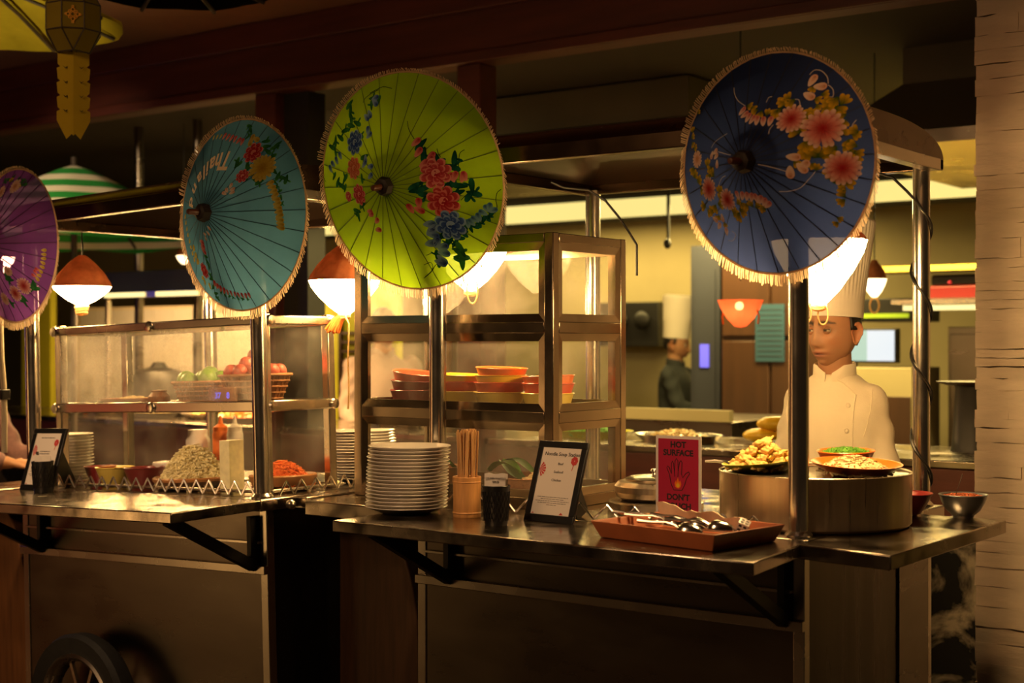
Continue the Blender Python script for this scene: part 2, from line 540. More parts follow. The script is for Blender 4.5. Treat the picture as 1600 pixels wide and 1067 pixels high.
    def mesh(s, name, smooth=30, weld=True):
        me = bpy.data.meshes.new(name)
        me.from_pydata(s.v, [], s.f)
        if any(c != (1, 1, 1) for c in s.c):
            at = me.color_attributes.new('col', 'FLOAT_COLOR', 'POINT')
            for i, c in enumerate(s.c):
                at.data[i].color = (c[0], c[1], c[2], 1)
        bm = bmesh.new()
        bm.from_mesh(me)
        if weld:
            bmesh.ops.remove_doubles(bm, verts=bm.verts, dist=1e-6)
        bmesh.ops.recalc_face_normals(bm, faces=bm.faces)
        bm.to_mesh(me)
        bm.free()
        if smooth:
            me.shade_smooth()
            me.set_sharp_from_angle(angle=R(smooth))
        return me

    def build(s, name, m, parent=None, smooth=30, bevel=0, weld=True):
        return link(name, s.mesh(name, smooth, weld), m, parent, bevel)


def link(name, me, m, parent=None, bevel=0):
    o = bpy.data.objects.new(name, me)
    COL.objects.link(o)
    if m is not None:
        me.materials.clear()
        me.materials.append(M[m] if isinstance(m, str) else m)
    if parent:
        o.parent = parent
    if bevel:
        b = o.modifiers.new('bevel', 'BEVEL')
        b.width = bevel
        b.segments = 2
        b.limit_method = 'ANGLE'
        b.angle_limit = R(50)
    return o


def T(x, y, z):
    return Matrix.Translation((x, y, z))


def RZ(a):
    return Matrix.Rotation(a, 4, 'Z')


def RX(a):
    return Matrix.Rotation(a, 4, 'X')


def RY(a):
    return Matrix.Rotation(a, 4, 'Y')


def tag(o, label, cat, group=None, kind=None):
    o['label'] = label
    o['category'] = cat
    if group:
        o['group'] = group
    if kind:
        o['kind'] = kind
    return o


def thing(name, label, cat, mtx=None, group=None):
    o = bpy.data.objects.new(name, None)
    COL.objects.link(o)
    o.empty_display_size = 0.05
    o.matrix_world = mtx or Matrix()
    return tag(o, label, cat, group)


def put(o, mtx):
    o.matrix_world = mtx
    return o


def dup(root, mtx, label=None, group=None):
    r = root.copy()
    COL.objects.link(r)
    r.matrix_world = mtx
    if label:
        r['label'] = label
    if group:
        r['group'] = group
    for ch in list(root.children):
        c = ch.copy()
        COL.objects.link(c)
        c.parent = r
        for g in list(ch.children):
            d = g.copy()
            COL.objects.link(d)
            d.parent = c
    return r


def struct(name, mb, m, **k):
    o = mb.build(name, m, **k)
    o['kind'] = 'structure'
    return o


def text_mesh(body, size, align='CENTER', extrude=0.0004, bold=0.0):
    cu = bpy.data.curves.new('lettering', 'FONT')
    cu.body = body
    cu.size = size
    cu.align_x = align
    cu.align_y = 'CENTER'
    cu.extrude = extrude
    cu.offset = bold
    cu.resolution_u = 3
    o = bpy.data.objects.new('lettering', cu)
    COL.objects.link(o)
    dg = bpy.context.evaluated_depsgraph_get()
    me = bpy.data.meshes.new_from_object(o.evaluated_get(dg))
    bpy.data.objects.remove(o)
    bpy.data.curves.remove(cu)
    return me


def text(body, size, m, parent, mtx, name='lettering', **k):
    o = link(name, text_mesh(body, size, **k), m, parent)
    o.matrix_local = mtx
    return o


def baked(mb, mods):
    """evaluate modifiers on a temporary object and return the finished mesh"""
    me = mb.mesh('tmp', 0)
    o = bpy.data.objects.new('tmp', me)
    COL.objects.link(o)
    for typ, kw in mods:
        md = o.modifiers.new(typ, typ)
        for a, b in kw.items():
            setattr(md, a, b)
    dg = bpy.context.evaluated_depsgraph_get()
    out = bpy.data.meshes.new_from_object(o.evaluated_get(dg))
    bpy.data.objects.remove(o)
    bpy.data.meshes.remove(me)
    out.shade_smooth()
    return out


ORD = ['topmost', 'second', 'third', 'fourth', 'fifth', 'sixth', 'seventh', 'eighth', 'ninth', 'tenth', 'eleventh', 'twelfth',
       'thirteenth', 'fourteenth', 'fifteenth', 'sixteenth', 'seventeenth', 'eighteenth', 'nineteenth', 'twentieth']

# ------------------------------------------------------------------ the place: floor, pillar, fascia, kitchen shell
struct('floor', MB().box(-14, 5, -7, 9, -0.06, 0.0), 'floor')
struct('ceiling', MB().box(-14, 5, -7, 1.70, 2.96, 3.02), 'ceil')
mb = MB()
mb.box(-12, 2.5, 1.72, 1.84, 2.62, 2.96)
fa = struct('trim_1', mb, 'maroon', bevel=0.008)
MB().box(-12, 2.5, 1.685, 1.72, 2.84, 2.96).build('cornice_board', 'maroon', fa, bevel=0.006)
MB().box(-12, 2.5, 1.70, 1.72, 2.62, 2.665).build('edge_board', 'maroon', fa, bevel=0.004)
struct('trim_2', MB().box(-2.43, -2.30, 1.74, 1.86, 0, 2.62), 'maroon', bevel=0.006)
c2 = struct('trim_3', MB().box(-3.69, -3.55, 1.74, 1.86, 0, 2.62), 'maroon', bevel=0.006)
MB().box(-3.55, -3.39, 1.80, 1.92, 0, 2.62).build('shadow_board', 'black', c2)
struct('trim_4', MB().box(-7.4, -7.2, 1.74, 1.86, 0, 2.62), 'maroon', bevel=0.006)
# kitchen shell
struct('wall_back', MB().box(-12, 4, 6.6, 6.7, 0, 3.0), 'plaster')
struct('wall_kitchen_right', MB().box(3.0, 3.1, 1.9, 6.6, 0, 3.0), 'plaster')
struct('wall_left', MB().box(-12.1, -12, -7, 6.7, 0, 3.0), 'darkwall')
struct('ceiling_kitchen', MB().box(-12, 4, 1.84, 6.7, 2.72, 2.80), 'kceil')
sof = struct('trim_5', MB().box(-7.0, 3.0, 5.0, 5.5, 2.26, 2.72), 'kceil')
MB().box(-7.0, 3.0, 4.97, 5.0, 2.245, 2.365).build('light_strip', 'strip', sof)
# marble clad pass counter under its maroon front board
pc = thing('pass_counter', 'long pass counter with maroon front board above dark marble, behind both carts', 'counter')
MB().box(-9, -0.02, 1.82, 2.35, 0.0, 0.76).build('marble_front', 'marble', pc)
MB().box(-9, -0.02, 1.78, 2.40, 0.76, 0.972).build('front_board', 'maroon', pc, bevel=0.006)
MB().box(-9, -0.02, 1.77, 2.45, 0.972, 1.0).build('counter_top', 'counter', pc, bevel=0.004)

# white stone clad pillar on the right, every stone a piece
wr = struct('wall_right', MB().box(0.0, 0.62, 1.33, 1.84, 0, 2.96), 'stone')
rnd = random.Random(11)
z = 0.0
row = 0
while z < 2.95:
    h = rnd.choice([0.028, 0.036, 0.045, 0.052, 0.062])
    h = min(h, 2.955 - z)
    x = -0.010 + rnd.uniform(-0.004, 0.004)
    while x < 0.60:
        w = rnd.uniform(0.10, 0.34)
        x1 = min(x + w, 0.615)
        if x1 - x > 0.02:
            d = 1.300 + rnd.uniform(-0.0035, 0.003)
            g = 0.0005
            nx = 5
            vs, fs = [], []
            for j in range(3):
                for i in range(nx):
                    e = 0.0014 if (i in (0, nx - 1) or j in (0, 2)) else 0.0
                    px = x + g + (x1 - x - 2 * g) * i / (nx - 1)
                    pz = z + g + (h - 2 * g) * j / 2 + (rnd.uniform(-0.003, 0.003) if 0 < i < nx - 1 else 0)
                    vs.append((px, d + e + rnd.uniform(-0.0025, 0.0025), pz))
            for j in range(2):
                for i in range(nx - 1):
                    a = j * nx + i
                    fs.append((a, a + 1, a + nx + 1, a + nx))
            bnd = [0, 1, 2, 3, 4, 9, 14, 13, 12, 11, 10, 5]
            o = len(vs)
            vs += [(vs[b][0], 1.335, vs[b][2]) for b in bnd]
            n = len(bnd)
            fs += [(bnd[i], o + i, o + (i + 1) % n, bnd[(i + 1) % n]) for i in range(n)]
            MB().add(vs, fs).build('stone', 'stone', wr, smooth=25, weld=False)
        x = x1
    z += h
    row += 1

# ------------------------------------------------------------------ the carts
M1 = Matrix()
M2 = T(-1.66, -0.16, 0.95) @ RY(-0.033) @ T(0, 0, -0.95)
L = -1.115
WD = 0.81
CT = 0.95


def zigzag(p0, p1, n, h, r):
    p0, p1 = Vector(p0), Vector(p1)
    pts = []
    for i in range(2 * n + 1):
        q = p0.lerp(p1, i / (2 * n))
        base = Vector((0, 0, h if i % 2 else r))
        # rounded corner
        d = (p1 - p0) / (2 * n)
        s = 0.10
        if 0 < i < 2 * n:
            sg = 1 if i % 2 else -1
            pts.append(q - d * s + base - Vector((0, 0, sg * h * s)))
            pts.append(q + base - Vector((0, 0, sg * h * s * 0.35)))
            pts.append(q + d * s + base - Vector((0, 0, sg * h * s)))
        else:
            pts.append(q + base)
    return MB().tube(pts, r, 6)


def make_cart(mtx, label, rz, wheel, shelf_r, left_len, zz, wood):
    c = thing('food_cart', label, 'cart', mtx)
    # posts
    for (x, y) in ((0, 0), (L, 0), (0, WD), (L, WD)):
        p = MB().lathe([(0.0245, CT), (0.0245, rz + 0.01)], 28, T(x, y, 0)).build('post', 'post', c)
        MB().lathe([(0.026, CT), (0.034, CT), (0.034, CT + 0.005), (0.027, CT + 0.012), (0.0245, CT + 0.014)], 28,
                   T(x, y, 0)).build('base_collar', 'post', p)
    # counter top
    MB().box(L - 0.055, 0.05, -0.055, WD + 0.05, CT - 0.035, CT).build('counter_top', 'counter', c, bevel=0.004)
    sh = MB().prism([(L, -0.435), (0.10, -0.435), (0.055, -0.06), (L, -0.06)], CT - 0.030, CT).build('front_shelf', 'counter', c, bevel=0.003)
    MB().tube([(L + 0.01, -0.058, CT - 0.012), (0.04, -0.058, CT - 0.012)], 0.007, 8).build('hinge', 'steel', sh)
    for x in (L + 0.05, -0.035):
        b = MB()
        b.bar((x, -0.335, CT - 0.035), (x, -0.010, 0.745), 0.032, 0.026, (1, 0, 0))
        b.bar((x, -0.010, 0.735), (x, -0.010, 0.895), 0.032, 0.02, (1, 0, 0))
        b.build('bracket', 'black', c, bevel=0.002)
    if shelf_r:
        s2 = MB().prism([(0.055, -0.125), (0.295, -0.165), (0.302, 0.612), (0.055, 0.612)], CT - 0.034, CT).build('side_shelf', 'counter', c, bevel=0.003)
        MB().tube([(0.057, -0.10, CT - 0.012), (0.057, 0.59, CT - 0.012)], 0.007, 8).build('hinge', 'steel', s2)
    else:
        s2 = MB().box(0.055, 0.125, 0.06, 0.70, CT - 0.034, CT).build('side_shelf', 'counter', c, bevel=0.003)
        MB().ball((0.088, 0.03, CT - 0.02), 0.016, 14, 10).build('hinge_knob', 'post', s2)
    MB().box(L - left_len, L - 0.06, -0.13, 0.66, CT - 0.045, CT).build('side_shelf', 'counter', c, bevel=0.004)
    # body
    z0, z1 = 0.14, CT - 0.036
    bx0, bx1, by0, by1 = L - 0.075, 0.015, 0.0, WD + 0.04
    b = MB().box(bx0 + 0.02, bx1 - 0.02, by0 + 0.004, by0 + 0.02, z0, z1).build('front_panel', 'panel', c)
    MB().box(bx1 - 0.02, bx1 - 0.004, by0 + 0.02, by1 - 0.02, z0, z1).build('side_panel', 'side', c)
    MB().box(bx0 + 0.004, bx0 + 0.02, by0 + 0.02, by1 - 0.02, z0, z1).build('side_panel', 'panel', c)
    MB().box(bx0 + 0.02, bx1 - 0.02, by1 - 0.02, by1 - 0.004, z0, z1).build('back_panel', 'panel', c)
    for (x, y) in ((bx0, by0), (bx1 - 0.03, by0), (bx0, by1 - 0.03), (bx1 - 0.03, by1 - 0.03)):
        MB().box(x, x + 0.03, y, y + 0.03, 0.06, z1).build('corner_post', 'steel', c, bevel=0.002)
    MB().box(bx1 - 0.006, bx1 + 0.002, 0.60, by1 - 0.03, z0 + 0.03, z1).build('side_strip', 'panel', c, bevel=0.001)
    MB().box(bx0 + 0.03, bx1 - 0.03, by0 - 0.010, by0 + 0.004, 0.812, 0.820).build('trim_rail', 'steel', c, bevel=0.001)
    MB().box(bx0, bx1, by0 - 0.014, by0 + 0.004, 0.722, 0.748).build('trim_rail', 'steel', c, bevel=0.002)
    MB().box(bx0 + 0.03, bx1 - 0.03, by0 + 0.02, by1 - 0.02, 0.14, 0.16).build('bottom_panel', 'panel', c)
    # round shouldered wooden panel on the left end
    px0, px1, cz = L - left_len + 0.0, L - 0.088, 0.50
    poly = [(px0, 0.08), (px1, 0.08), (px1, cz)]
    for i in range(1, 13):
        a = PI / 2 * i / 12
        poly.append((px1 - 0.165 + 0.165 * math.cos(a), cz + 0.385 * math.sin(a)))
    poly.append((px0, cz + 0.385))
    wp = MB().prism(poly, 0, 0.5, T(0, 0.52, 0) @ RX(PI / 2)).build('wood_panel', wood, c, bevel=0.004)
    wp.name = 'wood_panel'
    # wheels
    for wx in wheel:
        wt = MB().lathe([(0.175, -0.03), (0.225, -0.038), (0.236, -0.02), (0.238, 0.02), (0.228, 0.038), (0.175, 0.03)], 48,
                        T(wx, -0.10, 0.262) @ RX(PI / 2), close=True).build('wheel', 'rubber', c)
        MB().lathe([(0.150, -0.02), (0.176, -0.028), (0.176, 0.034), (0.168, 0.040), (0.158, 0.034), (0.150, 0.02)], 48,
                   T(wx, -0.10, 0.262) @ RX(PI / 2), close=True).build('rim', 'steel', wt)
        hb = MB().lathe([(0.0, -0.035), (0.03, -0.035), (0.03, 0.05), (0.02, 0.06), (0, 0.06)], 20, T(wx, -0.10, 0.262) @ RX(PI / 2))
        for k in range(8):
            a = 2 * PI * k / 8 + 0.39
            hb.bar((wx + 0.025 * math.cos(a), -0.10, 0.262 + 0.025 * math.sin(a)), (wx + 0.155 * math.cos(a), -0.10, 0.262 + 0.155 * math.sin(a)), 0.012, 0.012, (0, 1, 0))
        hb.build('spokes', 'steel', wt)
        MB().tube([(wx, -0.07, 0.262), (wx, 0.03, 0.262)], 0.014, 10).build('axle', 'steel', wt)
    # barrel roof
    rx0, rx1, ry0, ry1 = L - 0.05, 0.048, -0.045, WD + 0.045
    prof = []
    n = 26
    for i in range(n + 1):
        t = -1 + 2 * i / n
        s = math.sin(t * PI / 2)
        y = (ry0 + ry1) / 2 + (ry1 - ry0) / 2 * s
        prof.append((y, rz + 0.028 + 0.085 * max(0, 1 - abs(s) ** 2.6) ** (1 / 2.2)))
    sh = MB()
    vs = []
    for dz in (0, -0.006):
        for x in (rx0, rx1):
            vs += [(x, y, zz_ + dz) for y, zz_ in prof]
    q = n + 1
    fs = []
    for i in range(n):
        fs.append((i, i + 1, q + i + 1, q + i))
        fs.append((2 * q + i, 3 * q + i, 3 * q + i + 1, 2 * q + i + 1))
    sh.add(vs, fs)
    sh.build('roof_sheet', 'roof', c)
    for x in (rx0, rx1 - 0.006):
        poly = [(y, zz_) for y, zz_ in prof]
        e = MB().prism([(ry0, rz + 0.002)] + poly + [(ry1, rz + 0.002)], 0, 0.006, T(x, 0, 0) @ Matrix(((0, 0, 1, 0), (1, 0, 0, 0), (0, 1, 0, 0), (0, 0, 0, 1))))
        e.build('roof_end', 'roof', c)
    MB().box(rx0, rx1, ry0 - 0.004, ry0 + 0.030, rz - 0.004, rz + 0.040).build('roof_beam', 'roof', c, bevel=0.003)
    MB().box(rx0, rx1, ry1 - 0.035, ry1, rz, rz + 0.032).build('roof_beam', 'roof', c, bevel=0.003)
    MB().box(rx0 + 0.008, rx0 + 0.035, ry0 + 0.035, ry1 - 0.035, rz - 0.004, rz + 0.030).build('roof_beam', 'roof', c, bevel=0.003)
    MB().box(rx1 - 0.035, rx1 + 0.006, ry0 + 0.035, ry1 - 0.035, rz - 0.004, rz + 0.030).build('roof_beam', 'steel', c, bevel=0.003)
    # stiffening hood under the sheet
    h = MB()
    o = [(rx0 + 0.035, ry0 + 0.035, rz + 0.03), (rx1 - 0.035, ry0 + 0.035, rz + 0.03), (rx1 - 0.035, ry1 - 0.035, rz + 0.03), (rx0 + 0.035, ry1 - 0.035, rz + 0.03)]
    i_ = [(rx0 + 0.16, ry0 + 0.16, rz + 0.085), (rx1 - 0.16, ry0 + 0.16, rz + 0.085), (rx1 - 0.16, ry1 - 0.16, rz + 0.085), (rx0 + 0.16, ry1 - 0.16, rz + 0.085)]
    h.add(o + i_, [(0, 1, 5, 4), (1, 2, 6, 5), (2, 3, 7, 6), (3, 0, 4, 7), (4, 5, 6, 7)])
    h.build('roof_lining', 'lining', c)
    # zig-zag wire rail
    for (a, b_, k, hh) in zz:
        zigzag(a, b_, k, hh, 0.0032).build('zigzag_rail', 'chrome', c)
    return c


cart1 = make_cart(M1, 'nearest steel food cart with the noodle soup menu and big stock pot on it', 1.905, (), True, 0.40,
                  [((L + 0.05, -0.035, CT), (-0.06, -0.035, CT), 12, 0.045)], 'shadewood')
cart2 = make_cart(M2, 'farther steel food cart, with a rubber wheel and the low steamed case on it', 1.855, (-0.74,), False, 0.36,
                  [((L + 0.03, 0.012, CT), (-0.045, 0.012, CT), 18, 0.046), ((0.03, 0.04, CT), (0.03, 0.42, CT), 6, 0.046)], 'wood')


# ------------------------------------------------------------------ glass display cases
def make_case_tall():
    x0, x1, y0, y1 = -1.497, -0.760, 0.065, 0.445
    cx, cy = (x0 + x1) / 2, (y0 + y1) / 2
    t = thing('display_case', 'tall three-tier glass display case with brown steel frame, holding coloured bowls', 'display case', T(cx, cy, CT))
    a, b = (x1 - x0) / 2, (y1 - y0) / 2
    H = 0.768
    w = 0.030
    for sx in (-1, 1):
        for sy in (-1, 1):
            MB().box(sx * a - (w if sx > 0 else 0), sx * a + (0 if sx > 0 else w), sy * b - (w if sy > 0 else 0), sy * b + (0 if sy > 0 else w), 0.0, H).build('corner_stile', 'bronze', t, bevel=0.0025)
    levels = [(0.0, 0.032), (0.240, 0.272), (0.490, 0.522), (H - 0.026, H - 0.001)]
    for (za, zb) in levels:
        MB().box(-a + w, a - w, -b, -b + 0.022, za, zb).build('rail', 'bronze', t, bevel=0.002)
        MB().box(-a + w, a - w, b - 0.022, b, za, zb).build('rail', 'bronze', t, bevel=0.002)
        MB().box(-a, -a + 0.022, -b + w, b - w, za, zb).build('rail', 'bronze', t, bevel=0.002)
        MB().box(a - 0.022, a, -b + w, b - w, za, zb).build('rail', 'bronze', t, bevel=0.002)
    for i in range(3):
        za, zb = levels[i][1], levels[i + 1][0]
        for side in range(4):
            if side < 2:
                u0, u1 = -a + w, a - w
            else:
                u0, u1 = -b + w, b - w
            # mitred inner frame
            fw = 0.022
            fr = MB()
            o = [(u0, za), (u1, za), (u1, zb), (u0, zb)]
            n_ = [(u0 + fw, za + fw), (u1 - fw, za + fw), (u1 - fw, zb - fw), (u0 + fw, zb - fw)]
            vs = [(p[0], -0.004, p[1]) for p in o] + [(p[0], -0.001, p[1]) for p in n_] + [(p[0], 0.012, p[1]) for p in o] + [(p[0], 0.012, p[1]) for p in n_]
            fs = []
            for k in range(4):
                k2 = (k + 1) % 4
                fs += [(k, k2, 4 + k2, 4 + k), (8 + k, 12 + k, 12 + k2, 8 + k2), (k, 8 + k, 8 + k2, k2), (4 + k, 4 + k2, 12 + k2, 12 + k)]
            mt = [T(0, -b + 0.006, 0), T(0, b - 0.006, 0) @ RZ(PI), T(a - 0.006, 0, 0) @ RZ(PI / 2), T(-a + 0.006, 0, 0) @ RZ(-PI / 2)][side]
            fr.add([mt @ Vector(p) for p in vs], fs)
            f = fr.build('door_frame', 'bronze', t, smooth=0)
            MB().box(u0 + fw - 0.004, u1 - fw + 0.004, 0.004, 0.008, za + fw - 0.004, zb - fw + 0.004, mt).build('pane', 'glass', f, smooth=0)
    for zz_ in (0.254, 0.504):
        MB().box(-a + 0.022, a - 0.022, -b + 0.022, b - 0.022, zz_, zz_ + 0.006).build('shelf', 'glass', t, smooth=0)
    MB().box(-a + w, a - w, -b + 0.022, b - 0.022, 0.004, 0.010).build('bottom_panel', 'steel', t)
    return t


def make_case_low():
    x0, x1, y0, y1 = -1.075, -0.045, 0.062, 0.375
    cx, cy = (x0 + x1) / 2, (y0 + y1) / 2
    t = thing('display_case', 'low two-tier glass display case with steamed panes and round bolted rails, full of salad', 'display case', M2 @ T(cx, cy, CT))
    a, b = (x1 - x0) / 2, (y1 - y0) / 2
    H = 0.555
    w = 0.030
    for sx in (-1, 1):
        for sy in (-1, 1):
            MB().box(sx * a - (w if sx > 0 else 0), sx * a + (0 if sx > 0 else w), sy * b - (w if sy > 0 else 0), sy * b + (0 if sy > 0 else w), 0.0, H).build('corner_stile', 'steel', t, bevel=0.003)
    for (za, zb) in ((0.0, 0.02), (0.248, 0.292), (H - 0.040, H - 0.002)):
        for sy in (-1, 1):
            for (u0, u1) in ((-a + 0.02, -0.008), (0.008, a - 0.02)):
                MB().box(u0, u1, sy * b - 0.010, sy * b + 0.010, za + 0.006, zb - 0.004).build('rail', 'steel', t, bevel=0.004)
        for sx in (-1, 1):
            MB().box(sx * a - 0.010, sx * a + 0.010, -b + 0.02, b - 0.02, za + 0.006, zb - 0.004).build('rail', 'steel', t, bevel=0.004)
        if za > 0:
            zc = (za + zb) / 2
            for u in (-a + 0.016, 0.0, a - 0.016):
                MB().lathe([(0.0, 0), (0.017, 0), (0.018, 0.006), (0.015, 0.012), (0, 0.014)], 18, T(u, -b - 0.008, zc) @ RX(PI / 2)).build('bolt', 'post', t)
            for v in (-b + 0.02, b - 0.02):
                MB().lathe([(0.0, 0), (0.017, 0), (0.018, 0.006), (0.015, 0.012), (0, 0.014)], 18, T(a + 0.008, v, zc) @ RY(PI / 2)).build('bolt', 'post', t)
    for (za, zb) in ((0.02, 0.25), (0.29, H - 0.036)):
        g = 'fog' if za > 0.1 else 'clear'
        MB().box(-a + w, a - w, -b + 0.002, -b + 0.006, za, zb).build('pane', g, t, smooth=0)
        MB().box(-a + w, a - w, b - 0.006, b - 0.002, za, zb).build('pane', 'glass', t, smooth=0)
        MB().box(a - 0.006, a - 0.002, -b + w, b - w, za, zb).build('pane', 'glass', t, smooth=0)
        MB().box(-a + 0.002, -a + 0.006, -b + w, b - w, za, zb).build('pane', 'glass', t, smooth=0)
    MB().box(-a + 0.012, a - 0.012, -b + 0.012, b - 0.012, 0.262, 0.268).build('shelf', 'glass', t, smooth=0)
    return t


case1 = make_case_tall()
case2 = make_case_low()

